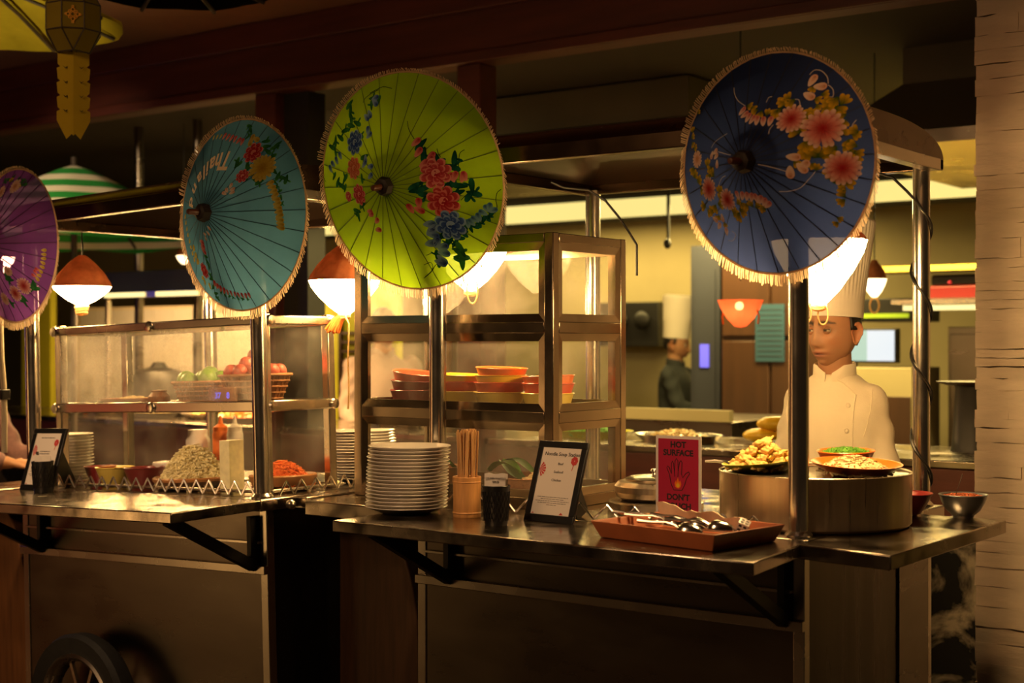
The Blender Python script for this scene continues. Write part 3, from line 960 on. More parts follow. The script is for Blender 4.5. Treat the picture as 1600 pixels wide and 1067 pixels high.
# ------------------------------------------------------------------ painted paper parasols
PAINT = {
 'green': [
  ('b',[(-0.23,0.789),(-0.223,0.746),(-0.275,0.649),(-0.309,0.624)],0.039,'blue'),
  ('l',[(-0.568,0.756),(-0.545,0.693),(-0.526,0.627)],0.048,'green'),
  ('r',-0.446,0.406,0.101,'blue'),
  ('r',-0.448,0.174,0.092,'orange'),
  ('r',-0.393,-0.07,0.088,'pink'),
  ('r',-0.576,-0.086,0.044,'pink'),
  ('b',[(-0.288,-0.231),(-0.283,-0.258),(-0.229,-0.319),(-0.248,-0.407)],0.037,'pink'),
  ('l',[(-0.811,0.377),(-0.751,0.43),(-0.675,0.46),(-0.604,0.522),(-0.517,0.561),(-0.433,0.578)],0.048,'green'),
  ('l',[(-0.736,0.051),(-0.68,0.016),(-0.606,0.082),(-0.485,-0.223),(-0.484,-0.269),(-0.29,0.27),(-0.378,-0.166)],0.048,'green'),
  ('b',[(-0.844,0.177),(-0.797,0.22),(-0.733,0.252),(-0.671,0.294),(-0.273,0.504),(-0.25,0.46),(-0.194,0.181),(-0.27,0.248),(-0.285,0.206),(-0.189,0.096)],0.037,'blue'),
  ('c',[(-0.308,0.838),(-0.229,0.864),(-0.146,0.883),(-0.044,0.859)],'dark'),
  ('c',[(-0.379,0.757),(-0.368,0.789),(-0.306,0.827),(-0.199,0.862)],'dark'),
  ('l',[(-0.261,0.792),(-0.182,0.764),(-0.265,0.728),(-0.366,0.466),(-0.324,0.077),(-0.622,-0.007),(-0.751,0.33),(-0.79,0.108)],0.039,'green'),
  ('c',[(-0.969,0.202),(-0.99,0.112),(-0.948,0.054)],'dark'),
  ('c',[(0.174,0.556),(0.2,0.481),(0.261,0.392)],'dark'),
  ('b',[(0.281,0.363),(0.309,0.273),(0.419,0.225),(0.362,0.17),(0.429,0.189)],0.044,'pink'),
  ('l',[(0.327,0.339),(0.357,0.248),(0.47,0.195),(0.388,0.14),(0.617,0.192),(0.602,0.113),(0.324,-0.05),(0.355,-0.109),(0.753,-0.135),(0.712,-0.148),(0.515,-0.043),(0.565,-0.048),(0.643,-0.055),(0.742,-0.065),(0.616,-0.117),(0.277,-0.02),(0.282,-0.063)],0.055,'dkgreen'),
  ('r',0.456,0.074,0.121,'pink'),
  ('b',[(0.592,0.025),(0.612,0.033),(0.677,0.016),(0.691,0.026)],0.042,'pink'),
  ('r',0.491,-0.181,0.127,'red'),
  ('b',[(0.195,-0.221),(0.281,-0.177),(0.27,-0.239)],0.044,'red'),
  ('r',0.507,-0.402,0.123,'blue'),
  ('b',[(0.324,-0.378),(0.315,-0.446),(0.357,-0.415),(0.326,-0.481),(0.278,-0.558),(0.338,-0.551),(0.379,-0.6),(0.372,-0.657),(0.335,-0.72),(0.307,-0.747)],0.053,'blue'),
  ('b',[(0.657,-0.402),(0.69,-0.392),(0.726,-0.368),(0.76,-0.349),(0.803,-0.314),(0.842,-0.28),(0.864,-0.267),(0.889,-0.3)],0.037,'paleblue'),
  ('l',[(0.626,-0.448),(0.669,-0.441),(0.703,-0.428),(0.749,-0.404),(0.796,-0.375),(0.83,-0.356),(0.863,-0.337),(0.462,-0.548),(0.498,-0.574),(0.553,-0.532),(0.595,-0.491),(0.433,-0.569)],0.039,'dkgreen'),
  ('l',[(0.511,-0.759),(0.521,-0.709),(0.516,-0.667),(0.536,-0.634)],0.061,'green'),
  ('l',[(0.388,-0.497),(0.36,-0.518),(0.296,-0.746),(0.296,-0.676)],0.044,'dkgreen'),
  ('c',[(0.19,-0.67),(0.27,-0.651),(0.331,-0.678),(0.338,-0.725)],'dark'),
  ('c',[(0.33,-0.748),(0.252,-0.767),(0.177,-0.835),(0.078,-0.892)],'dark'),
  ('c',[(0.13,-0.762),(0.213,-0.742),(0.198,-0.812),(0.096,-0.88)],'dark'),
  ('c',[(0.978,-0.12),(0.941,-0.149),(0.923,-0.212),(0.923,-0.277),(0.895,-0.329)],'dark'),
  ('c',[(0.648,-0.013),(0.649,0.136),(0.663,0.229),(0.703,0.257)],'dark'),
  ('c',[(0.636,-0.184),(0.737,-0.107),(0.793,-0.134)],'dark'),
  ('c',[(0.47,0.29),(0.48,0.247),(0.501,0.214)],'dark'),
 ],
 'blue': [
  ('l2',[(0.249,0.478),(0.263,0.523),(0.298,0.532),(0.339,0.512),(0.238,0.437)],0.051,'yellow'),
  ('l2',[(0.402,0.339),(0.426,0.368),(0.461,0.386),(0.501,0.362),(0.541,0.328),(0.427,0.285),(0.424,0.233)],0.059,'yellow'),
  ('l2',[(0.619,0.446),(0.651,0.48),(0.695,0.497),(0.744,0.466),(0.763,0.413),(0.713,0.417)],0.059,'yellow'),
  ('l2',[(0.768,0.351),(0.775,0.3),(0.774,0.249),(0.763,0.199)],0.042,'yellow'),
  ('l2',[(0.485,0.085),(0.521,0.042),(0.564,0.019),(0.608,0.016),(0.66,0.033),(0.704,0.071),(0.502,0.135)],0.064,'yellow'),
  ('l2',[(0.782,0.086),(0.816,0.124),(0.85,0.183),(0.867,0.202),(0.834,0.042),(0.86,0.081),(0.868,0.02),(0.858,-0.04)],0.047,'yellow'),
  ('r',0.362,0.352,0.11,'peony'),
  ('r',0.62,0.246,0.153,'peony'),
  ('r',0.768,-0.105,0.132,'peony'),
  ('l2',[(0.667,-0.179),(0.699,-0.212),(0.732,-0.234),(0.777,-0.226),(0.805,-0.198),(0.688,-0.13),(0.73,-0.153),(0.774,-0.156)],0.059,'yellow'),
  ('l2',[(0.761,-0.296),(0.752,-0.34),(0.743,-0.386)],0.042,'yellow'),
  ('l2',[(0.665,-0.575),(0.681,-0.535)],0.03,'yellow'),
  ('b',[(0.477,0.685),(0.552,0.625),(0.473,0.548),(0.403,0.013),(0.479,-0.067),(0.463,-0.086),(0.372,-0.117)],0.051,'whitepink'),
  ('l2',[(0.498,0.623),(0.535,0.515),(0.554,0.451),(0.586,0.552),(0.553,-0.061),(0.568,-0.102),(0.414,-0.032)],0.038,'yellow'),
  ('b',[(-0.134,0.472),(-0.094,0.433),(-0.045,0.401),(0.007,0.378),(0.058,0.365),(0.122,0.35),(0.186,0.346)],0.04,'pinkwhite'),
  ('l2',[(-0.081,0.513),(-0.028,0.49),(0.023,0.458),(0.077,0.435),(0.138,0.414),(0.193,0.409),(0.219,0.428)],0.038,'yellow'),
  ('c',[(-0.326,0.715),(-0.294,0.649),(-0.227,0.579),(-0.123,0.518)],'white'),
  ('c',[(0.436,0.742),(0.468,0.779),(0.53,0.768),(0.589,0.709),(0.61,0.644)],'white'),
  ('c',[(0.254,-0.276),(0.329,-0.28),(0.426,-0.256),(0.508,-0.18),(0.558,-0.122)],'white'),
  ('c',[(-0.273,0.281),(-0.363,0.255),(-0.449,0.222),(-0.499,0.174)],'white'),
  ('c',[(0.097,0.525),(0.108,0.567),(0.139,0.574)],'white'),
  ('c',[(0.35,0.528),(0.391,0.517),(0.411,0.463)],'white'),
  ('c',[(0.191,0.23),(0.192,0.272),(0.214,0.312)],'white'),
  ('c',[(0.863,0.304),(0.838,0.265),(0.823,0.205)],'white'),
  ('c',[(0.874,-0.061),(0.894,-0.123),(0.876,-0.182),(0.849,-0.2)],'white'),
  ('c',[(0.611,0.634),(0.656,0.588),(0.664,0.525),(0.627,0.528)],'white'),
  ('c',[(0.13,-0.034),(0.217,-0.06),(0.338,-0.108)],'white'),
  ('l2',[(-0.839,0.368),(-0.843,0.313),(-0.827,0.255),(-0.788,0.207)],0.036,'yellow'),
  ('l2',[(-0.574,0.021),(-0.514,-0.017),(-0.48,-0.074),(-0.542,-0.079),(-0.827,0.013),(-0.811,-0.054),(-0.753,-0.103),(-0.703,-0.173)],0.051,'yellow'),
  ('r',-0.749,0.099,0.072,'whitepink'),
  ('b',[(-0.436,0.135),(-0.42,0.091),(-0.403,0.019),(-0.493,0.109)],0.036,'whitepink'),
  ('r',-0.573,-0.194,0.102,'peony'),
  ('r',-0.312,-0.31,0.089,'peony'),
  ('l2',[(-0.404,-0.24),(-0.408,-0.303),(-0.458,-0.342),(-0.688,-0.348),(-0.641,-0.384),(-0.571,-0.399),(-0.519,-0.359),(-0.278,-0.439),(-0.223,-0.453),(-0.177,-0.414)],0.051,'yellow'),
  ('b',[(-0.453,-0.467),(-0.563,-0.475),(-0.526,-0.536),(-0.445,-0.592)],0.036,'whitepink'),
  ('l2',[(-0.523,-0.467),(-0.439,-0.515),(-0.498,-0.447)],0.032,'yellow'),
  ('b',[(-0.166,-0.283),(-0.111,-0.291),(-0.06,-0.299),(-0.013,-0.31),(0.03,-0.321),(0.067,-0.336),(0.097,-0.358),(0.121,-0.384)],0.038,'pinkwhite'),
  ('l2',[(-0.194,-0.35),(-0.14,-0.36),(-0.09,-0.371),(-0.042,-0.382),(0.003,-0.394),(0.042,-0.404),(0.076,-0.419)],0.038,'yellow'),
  ('c',[(-0.428,-0.195),(-0.35,-0.118),(-0.276,-0.099)],'white'),
  ('c',[(-0.375,-0.593),(-0.342,-0.627),(-0.395,-0.678),(-0.457,-0.676)],'white'),
  ('c',[(-0.396,0.131),(-0.257,0.094),(-0.179,0.075)],'white'),
  ('l2',[(-0.789,0.539)],0.03,'yellow'),
 ],
 'teal': [
  ('b',[(-0.385,0.84),(-0.308,0.84),(-0.229,0.836)],0.025,'yellowp'),
  ('b',[(-0.156,0.832),(-0.081,0.813),(-0.01,0.795),(0.058,0.778),(0.125,0.756),(0.184,0.738)],0.035,'pink'),
  ('l',[(0.194,0.91),(0.233,0.862),(0.238,0.796),(0.297,0.758)],0.037,'green'),
  ('b',[(0.305,0.768),(0.363,0.753),(0.299,0.725)],0.041,'yellowp'),
  ('r',0.384,0.61,0.095,'red'),
  ('r',0.539,0.441,0.124,'yellowp'),
  ('r',0.349,0.365,0.062,'pink'),
  ('l',[(0.484,0.723),(0.516,0.667),(0.545,0.611),(0.606,0.555),(0.611,0.651),(0.631,0.682),(0.601,0.491),(0.662,0.404),(0.713,0.349),(0.766,0.326),(0.798,0.31),(0.375,0.438),(0.222,0.523),(0.25,0.488),(0.417,0.372),(0.494,0.316),(0.54,0.293),(0.36,0.482)],0.041,'green'),
  ('b',[(0.647,0.278),(0.669,0.236),(0.689,0.193),(0.706,0.151),(0.722,0.11),(0.733,0.068),(0.74,0.027),(0.747,-0.015),(0.754,-0.056),(0.755,-0.097),(0.757,-0.138),(0.757,-0.175)],0.037,'yellowp'),
  ('l',[(0.692,0.287),(0.717,0.244),(0.748,0.191),(0.766,0.129),(0.778,0.067)],0.025,'green'),
  ('b',[(0.201,0.19),(0.219,0.221),(0.25,0.267),(0.276,0.229),(0.28,0.195)],0.027,'whitepink'),
  ('b',[(0.018,-0.157),(-0.032,-0.205),(-0.112,-0.253),(-0.1,-0.212)],0.023,'whitepink'),
  ('b',[(-0.787,0.02),(-0.76,-0.048),(-0.726,-0.116),(-0.705,-0.183),(-0.668,-0.251),(-0.653,-0.316),(-0.64,-0.382),(-0.626,-0.448)],0.035,'yellowp'),
  ('b',[(-0.579,-0.332),(-0.567,-0.407),(-0.553,-0.473)],0.046,'yellowp'),
  ('b',[(-0.248,-0.287),(-0.257,-0.328),(-0.271,-0.374)],0.046,'pink'),
  ('r',-0.434,-0.57,0.074,'red'),
  ('l',[(-0.271,-0.433),(-0.281,-0.485),(-0.288,-0.537),(-0.336,-0.621),(-0.348,-0.663),(-0.357,-0.813),(-0.37,-0.867),(-0.373,-0.748)],0.035,'green'),
  ('b',[(-0.551,-0.645),(-0.532,-0.689),(-0.437,-0.735)],0.033,'yellowp'),
  ('b',[(-0.304,-0.711),(-0.266,-0.74),(-0.22,-0.767),(-0.17,-0.79)],0.035,'red'),
  ('b',[(-0.119,-0.808),(-0.063,-0.82),(-0.009,-0.831),(0.043,-0.841),(0.099,-0.846),(0.148,-0.849),(0.196,-0.846)],0.027,'pink'),
  ('l',[(-0.241,-0.805),(-0.187,-0.828),(-0.12,-0.85),(-0.057,-0.862),(0.011,-0.87),(0.08,-0.878),(0.151,-0.875)],0.023,'green'),
 ],
 'purple': [
  ('r',0.198,0.756,0.086,'whitepink'),
  ('r',-0.072,0.69,0.082,'whitepink'),
  ('l',[(-0.029,0.863),(0.06,0.879),(0.184,0.836),(0.303,0.806),(0.355,0.769),(-0.103,0.846)],0.047,'green'),
  ('l2',[(0.046,0.823),(0.258,0.774)],0.047,'yellow'),
  ('r',0.263,-0.633,0.09,'peony'),
  ('r',0.455,-0.542,0.095,'peony'),
  ('l',[(0.256,-0.458),(0.253,-0.351),(0.246,-0.393),(0.568,-0.569),(0.614,-0.581),(0.378,-0.695),(0.364,-0.748),(0.096,-0.755),(0.596,-0.527)],0.056,'green'),
  ('r',0.004,-0.699,0.073,'whitepink'),
  ('b',[(0.825,-0.096),(0.819,-0.149),(0.81,-0.202),(0.794,-0.255),(0.777,-0.307),(0.747,-0.36),(0.712,-0.412),(0.678,-0.454)],0.032,'yellowp'),
  ('b',[(0.643,-0.411),(0.676,-0.369),(0.706,-0.338)],0.03,'red'),
  ('r',0.293,-0.352,0.056,'whitepink'),
 ],
}

PAL = dict(
    pink=((0.86, 0.36, 0.30), (0.66, 0.07, 0.09), (0.40, 0.015, 0.035)), red=((0.84, 0.28, 0.22), (0.58, 0.03, 0.05), (0.34, 0.010, 0.02)),
    orange=((0.80, 0.36, 0.20), (0.72, 0.20, 0.10), (0.55, 0.12, 0.05)), blue=((0.30, 0.48, 0.72), (0.035, 0.11, 0.44), (0.01, 0.025, 0.16)),
    paleblue=((0.22, 0.42, 0.50), (0.05, 0.18, 0.34), (0.03, 0.06, 0.16)), peony=((0.92, 0.76, 0.66), (0.62, 0.10, 0.09), (0.36, 0.015, 0.02)),
    whitepink=((0.88, 0.74, 0.62), (0.78, 0.46, 0.36), (0.55, 0.24, 0.10)), pinkwhite=((0.86, 0.68, 0.58), (0.62, 0.18, 0.16), (0.5, 0.06, 0.07)),
    yellowp=((0.74, 0.60, 0.14), (0.60, 0.42, 0.04), (0.42, 0.26, 0.02)), green=((0.06, 0.26, 0.06), (0.02, 0.11, 0.035), (0, 0, 0)),
    dkgreen=((0.02, 0.15, 0.09), (0.005, 0.045, 0.035), (0, 0, 0)), yellow=((0.80, 0.50, 0.02), (0.015, 0.09, 0.010), (0, 0, 0)),
    dark=((0.02, 0.05, 0.02),) * 3, white=((0.75, 0.68, 0.60),) * 3)


def mixc(a, b, t):
    return tuple(x + (y - x) * t for x, y in zip(a, b))


class Painter:
    def __init__(s, Rr, h):
        s.R, s.h, s.mb, s.k = Rr, h, MB(), 0

    def P(s, u, v, off):
        return Vector((u * s.R, v * s.R, s.h * (1 - math.hypot(u, v)) + off))

    def poly(s, pts, cols):
        s.k += 1
        off = 0.0016 + 0.000012 * s.k
        o = len(s.mb.v)
        cu = sum(p[0] for p in pts) / len(pts)
        cv = sum(p[1] for p in pts) / len(pts)
        cc = tuple(sum(c[i] for c in cols) / len(cols) for i in range(3))
        s.mb.v.append(tuple(s.P(cu, cv, off)))
        s.mb.c.append(cc)
        for p, c in zip(pts, cols):
            s.mb.v.append(tuple(s.P(p[0], p[1], off)))
            s.mb.c.append(c)
        n = len(pts)
        s.mb.f += [(o, o + 1 + i, o + 1 + (i + 1) % n) for i in range(n)]

    def petal(s, u, v, ang, ln, wd, c0, c1, tip=1.0, pw=1.7):
        pts, cols = [], []
        for i in range(12):
            a = 2 * PI * i / 12
            x = math.cos(a)
            y = math.sin(a) * (0.75 + 0.25 * x * tip)
            pts.append((u + math.cos(ang) * x * ln - math.sin(ang) * y * wd, v + math.sin(ang) * x * ln + math.cos(ang) * y * wd))
            cols.append(mixc(c0, c1, ((x + 1) / 2) ** pw))
        s.poly(pts, cols)

    def rose(s, u, v, r, pal, rnd):
        o, m, c = PAL[pal]
        a0 = rnd.uniform(0, 6)
        frilly = pal in ('peony', 'yellowp', 'whitepink')
        r *= 1.15
        if frilly:
            for lay in range(3):
                q, n = (0.66, 0.47, 0.27)[lay], (17, 14, 10)[lay]
                for k in range(n):
                    a = a0 + 0.4 * lay + 2 * PI * (k + rnd.uniform(-0.2, 0.2)) / n
                    rr = r * q * rnd.uniform(0.92, 1.08)
                    s.petal(u + rr * math.cos(a), v + rr * math.sin(a), a, (0.34, 0.30, 0.24)[lay] * r, (0.185, 0.16, 0.13)[lay] * r, (mixc(m, c, 0.5), m, c)[lay], (o, mixc(o, m, 0.45), mixc(o, m, 0.8))[lay], 1.0, (2.6, 2.2, 1.8)[lay])
            for k in range(6):
                a = a0 + 2 * PI * k / 6
                s.petal(u + 0.10 * r * math.cos(a), v + 0.10 * r * math.sin(a), a, 0.13 * r, 0.08 * r, c, mixc(m, c, 0.4))
            return
        n = 13 if frilly else 8
        for k in range(n):
            a = a0 + 2 * PI * k / n
            s.petal(u + 0.62 * r * math.cos(a), v + 0.62 * r * math.sin(a), a, 0.40 * r, 0.36 * r, mixc(m, o, 0.4), o)
            s.petal(u + 0.56 * r * math.cos(a + 0.10), v + 0.56 * r * math.sin(a + 0.10), a, 0.36 * r, 0.30 * r, c, mixc(m, o, 0.15))
        n = 9 if frilly else 6
        for k in range(n):
            a = a0 + 0.3 + 2 * PI * k / n
            s.petal(u + 0.36 * r * math.cos(a), v + 0.36 * r * math.sin(a), a, 0.32 * r, 0.29 * r, m, mixc(m, o, 0.9))
            s.petal(u + 0.31 * r * math.cos(a + 0.14), v + 0.31 * r * math.sin(a + 0.14), a, 0.28 * r, 0.23 * r, c, mixc(m, o, 0.1))
        n = 5
        for k in range(n):
            a = a0 + 0.7 + 2 * PI * k / n
            s.petal(u + 0.15 * r * math.cos(a), v + 0.15 * r * math.sin(a), a, 0.20 * r, 0.15 * r, c, m)
        if not frilly:
            s.curl([(u + 0.16 * r * math.cos(t) * (1 - t / 9), v + 0.16 * r * math.sin(t) * (1 - t / 9)) for t in [x * 0.6 for x in range(9)]], o, 0.030 * r / 0.1)

    def curl(s, pts, col, w=0.006):
        q = []
        n = len(pts)
        for i in range(n - 1):
            p0, p1, p2, p3 = pts[max(0, i - 1)], pts[i], pts[i + 1], pts[min(n - 1, i + 2)]
            for k in range(6):
                t = k / 6
                q.append(tuple(0.5 * ((2 * p1[d]) + (-p0[d] + p2[d]) * t + (2 * p0[d] - 5 * p1[d] + 4 * p2[d] - p3[d]) * t * t + (-p0[d] + 3 * p1[d] - 3 * p2[d] + p3[d]) * t ** 3) for d in (0, 1)))
        q.append(pts[-1])
        s.k += 1
        off = 0.0016 + 0.000012 * s.k
        o = len(s.mb.v)
        for i, p in enumerate(q):
            a, b = q[max(0, i - 1)], q[min(len(q) - 1, i + 1)]
            d = Vector((b[0] - a[0], b[1] - a[1]))
            d = d.normalized() if d.length > 1e-9 else Vector((1, 0))
            for sg in (-1, 1):
                s.mb.v.append(tuple(s.P(p[0] - d.y * sg * w / 2, p[1] + d.x * sg * w / 2, off)))
                s.mb.c.append(col)
        s.mb.f += [(o + 2 * i, o + 2 * i + 1, o + 2 * i + 3, o + 2 * i + 2) for i in range(len(q) - 1)]

    def run(s, items, seed):
        rnd = random.Random(seed)
        order = {'c': 0, 'l': 1, 'l2': 2, 'b': 3, 'r': 4}
        for it in sorted(items, key=lambda i: order[i[0]]):
            if it[0] == 'r':
                s.rose(it[1], it[2], it[3], it[4], rnd)
            elif it[0] == 'c':
                s.curl(it[1], PAL[it[2]][0])
            elif it[0] == 'b':
                o, m, c = PAL[it[3]]
                pts = it[1]
                for i, p in enumerate(pts):
                    a, b = pts[max(0, i - 1)], pts[min(len(pts) - 1, i + 1)]
                    ang = math.atan2(b[1] - a[1], b[0] - a[0]) + PI / 2 + rnd.uniform(-0.4, 0.4)
                    s.petal(p[0], p[1], ang, it[2] * 1.15, it[2] * 0.88, o, m)
                    s.petal(p[0] + 0.3 * it[2] * math.cos(ang), p[1] + 0.3 * it[2] * math.sin(ang), ang, it[2] * 0.6, it[2] * 0.4, mixc(o, m, 0.6), c)
            else:
                o, m, c = PAL[it[3]]
                for p in it[1]:
                    ang = rnd.uniform(0, 2 * PI)
                    if it[0] == 'l2':
                        for k in (-0.7, 0, 0.7):
                            s.petal(p[0] + 0.45 * it[2] * math.cos(ang + k), p[1] + 0.45 * it[2] * math.sin(ang + k), ang + k, it[2] * 0.95, it[2] * 0.50, m, o)
                    else:
                        s.petal(p[0], p[1], ang, it[2] * 1.30, it[2] * 0.62, m, o)
                        s.petal(p[0] + 0.8 * it[2] * math.cos(ang + 1.2), p[1] + 0.8 * it[2] * math.sin(ang + 1.2), ang + 1.2, it[2] * 0.6, it[2] * 0.3, m, o)


NR = 28


def parasol(key, loc, az, el, Rr, h, m, label, seed, letters=None):
    az, el = R(az), R(el)
    n = Vector((math.sin(az) * math.cos(el), -math.cos(az) * math.cos(el), math.sin(el)))
    x = Vector((0, 0, 1)).cross(n).normalized()
    y = n.cross(x)
    mt = Matrix(((x.x, y.x, n.x, loc[0]), (x.y, y.y, n.y, loc[1]), (x.z, y.z, n.z, loc[2]), (0, 0, 0, 1)))
    t = thing('paper_parasol', label, 'parasol', mt, 'painted parasols fixed to the cart posts')
    rnd = random.Random(seed)
    # canopy: cone with slightly wavy rim between the ribs
    seg, nr = NR * 2, 12
    vs, fs = [], []
    for j in range(nr + 1):
        q = 0.045 + (1 - 0.045) * j / nr
        for k in range(seg):
            a = 2 * PI * k / seg
            w = (1 - 0.006 * (k % 2)) if j == nr else 1.0
            vs.append((q * w * Rr * math.cos(a), q * w * Rr * math.sin(a), h * (1 - q * w) - (0.0008 * (k % 2)) * q))
    for j in range(nr):
        for k in range(seg):
            k2 = (k + 1) % seg
            fs.append((j * seg + k, j * seg + k2, (j + 1) * seg + k2, (j + 1) * seg + k))
    MB().add(vs, fs).build('canopy', m, t, smooth=60)
    # hub, tip and stick
    MB().lathe([(0.0, h + 0.012), (0.014, h + 0.013), (0.022, h + 0.009), (0.0255, h - 0.004), (0.027, h - 0.020), (0.014, h - 0.034), (0.0, h - 0.034)], 14, None, lambda a, i: 1 + 0.05 * math.cos(7 * a)).build('hub', 'stick_umb', t)
    MB().lathe([(0.0, h + 0.050), (0.0065, h + 0.049), (0.0085, h + 0.044), (0.0085, h + 0.010), (0.0, h + 0.008)], 14).build('tip', 'stick_tip', t)
    MB().tube([(0, 0, h - 0.03), (0, 0, -0.070)], 0.007, 10).build('stick', 'stick_umb', t)
    MB().lathe([(0.008, 0.022), (0.016, 0.022), (0.018, 0.030), (0.018, 0.042), (0.008, 0.046)], 16).build('runner', 'stick_umb', t)
    # ribs, proud of the canopy and coloured as backlit shade, each with its strut
    sl = math.atan2(h, Rr)
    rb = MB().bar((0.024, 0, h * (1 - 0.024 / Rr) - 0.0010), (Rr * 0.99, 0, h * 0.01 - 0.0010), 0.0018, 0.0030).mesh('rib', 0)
    st = MB().bar((0.018, 0, 0.034), (0.26 * Rr, 0, h * 0.74 - 0.008), 0.0022, 0.0025).mesh('strut', 0)
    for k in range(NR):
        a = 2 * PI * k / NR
        o = link('rib', rb, 'rib_shade_' + m, t)
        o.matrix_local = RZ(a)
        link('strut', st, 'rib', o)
    # rim binding and fringe
    MB().tube([(Rr * math.cos(2 * PI * k / seg), Rr * math.sin(2 * PI * k / seg), -0.0005) for k in range(seg)], 0.0028, 6, True).build('rim_binding', 'fringe', t)
    fb = MB()
    down = Vector((x.z * -1, y.z * -1, n.z * -1))
    nf = 330
    for k in range(nf):
        a = 2 * PI * (k + rnd.uniform(-0.3, 0.3)) / nf
        ra = Vector((math.cos(a), math.sin(a), 0))
        tg = Vector((-math.sin(a), math.cos(a), 0))
        up = -ra.dot(down)
        p0 = ra * Rr + Vector((0, 0, 0.002))
        lean = rnd.uniform(-0.12, 0.12)
        if up > 0.25:
            d = ra * 0.75 + Vector((0, 0, 0.35)) + tg * (0.45 + lean) * (-1 if a > PI / 2 else 1) * 0.6 + down * 0.15
        else:
            d = ra * 0.55 + down * (0.75 - 0.3 * up) + tg * lean
        ln = (0.020 - 0.007 * up) * rnd.uniform(0.85, 1.12)
        d = d.normalized()
        wv = 0.0015
        p1 = p0 + d * ln * 0.5 + Vector((0, 0, 0.0015))
        p2 = p0 + d * ln + Vector((0, 0, rnd.uniform(-0.002, 0.002)))
        o = len(fb.v)
        side = tg * wv
        for p in (p0, p1, p2):
            fb.v += [tuple(p - side), tuple(p + side)]
            fb.c += [(1, 1, 1)] * 2
        fb.f += [(o, o + 1, o + 3, o + 2), (o + 2, o + 3, o + 5, o + 4)]
    f = fb.build('fringe', 'fringe', t, smooth=0, weld=False)
    f['kind'] = 'stuff'
    pos = lambda it: (it[1], it[2]) if it[0] == 'r' else it[1][0]
    split = {'green': lambda p: p[0] < 0.0, 'blue': lambda p: p[0] < -0.15 and p[1] < 0.15, 'teal': lambda p: p[1] < 0.0, 'purple': lambda p: p[1] < 0.1}[key]
    pt = Painter(Rr, h)
    for sel in (True, False):
        pt.mb = MB()
        pt.run([it for it in PAINT[key] if split(pos(it)) == sel], seed)
        fs_ = pt.mb.build('painted_spray', 'paint', t, smooth=0, weld=False)
        fs_['kind'] = 'stuff'
    if letters:
        lm = MB()
        for ch, deg, rho in letters:
            me = text_mesh(ch, 0.225, extrude=0, bold=0.006)
            a = R(deg)
            e1 = (-math.sin(a), math.cos(a))
            e2 = (-math.cos(a), -math.sin(a))
            c = (rho * math.cos(a), rho * math.sin(a))
            lm.add([pt.P(c[0] + (e1[0] * (v.co.x - 0.10 * v.co.y) + e2[0] * v.co.y * 1.25), c[1] + (e1[1] * (v.co.x - 0.10 * v.co.y) + e2[1] * v.co.y * 1.25), 0.0022) for v in me.vertices],
                   [tuple(p.vertices) for p in me.polygons])
        lm.build('lettering', 'cream', t, smooth=0, weld=False)
    return t


parasol('blue', (-0.013, -0.100, 1.834), -5.7, -3.3, 0.258, 0.142, 'blue', 'navy blue paper parasol with pink and yellow painted flowers and cream fringe', 3)
parasol('green', (-1.116, -0.120, 1.862), 5.7, -10.9, 0.302, 0.132, 'green', 'lime green paper parasol painted with red and blue roses', 5)
parasol('teal', (-1.620, -0.280, 1.784), -3.5, -0.8, 0.277, 0.145, 'teal', 'teal paper parasol lettered Thailand above a yellow and pink flower spray', 9,
        [(c, d, 0.56) for c, d in zip('Thailand', (85.5, 98.5, 109.5, 118, 124.5, 135, 149, 164))])
parasol('purple', (-2.711, -0.280, 1.738), -4.6, -0.1, 0.256, 0.125, 'purple', 'purple paper parasol cut by the frame edge, with dark spokes showing through', 12)


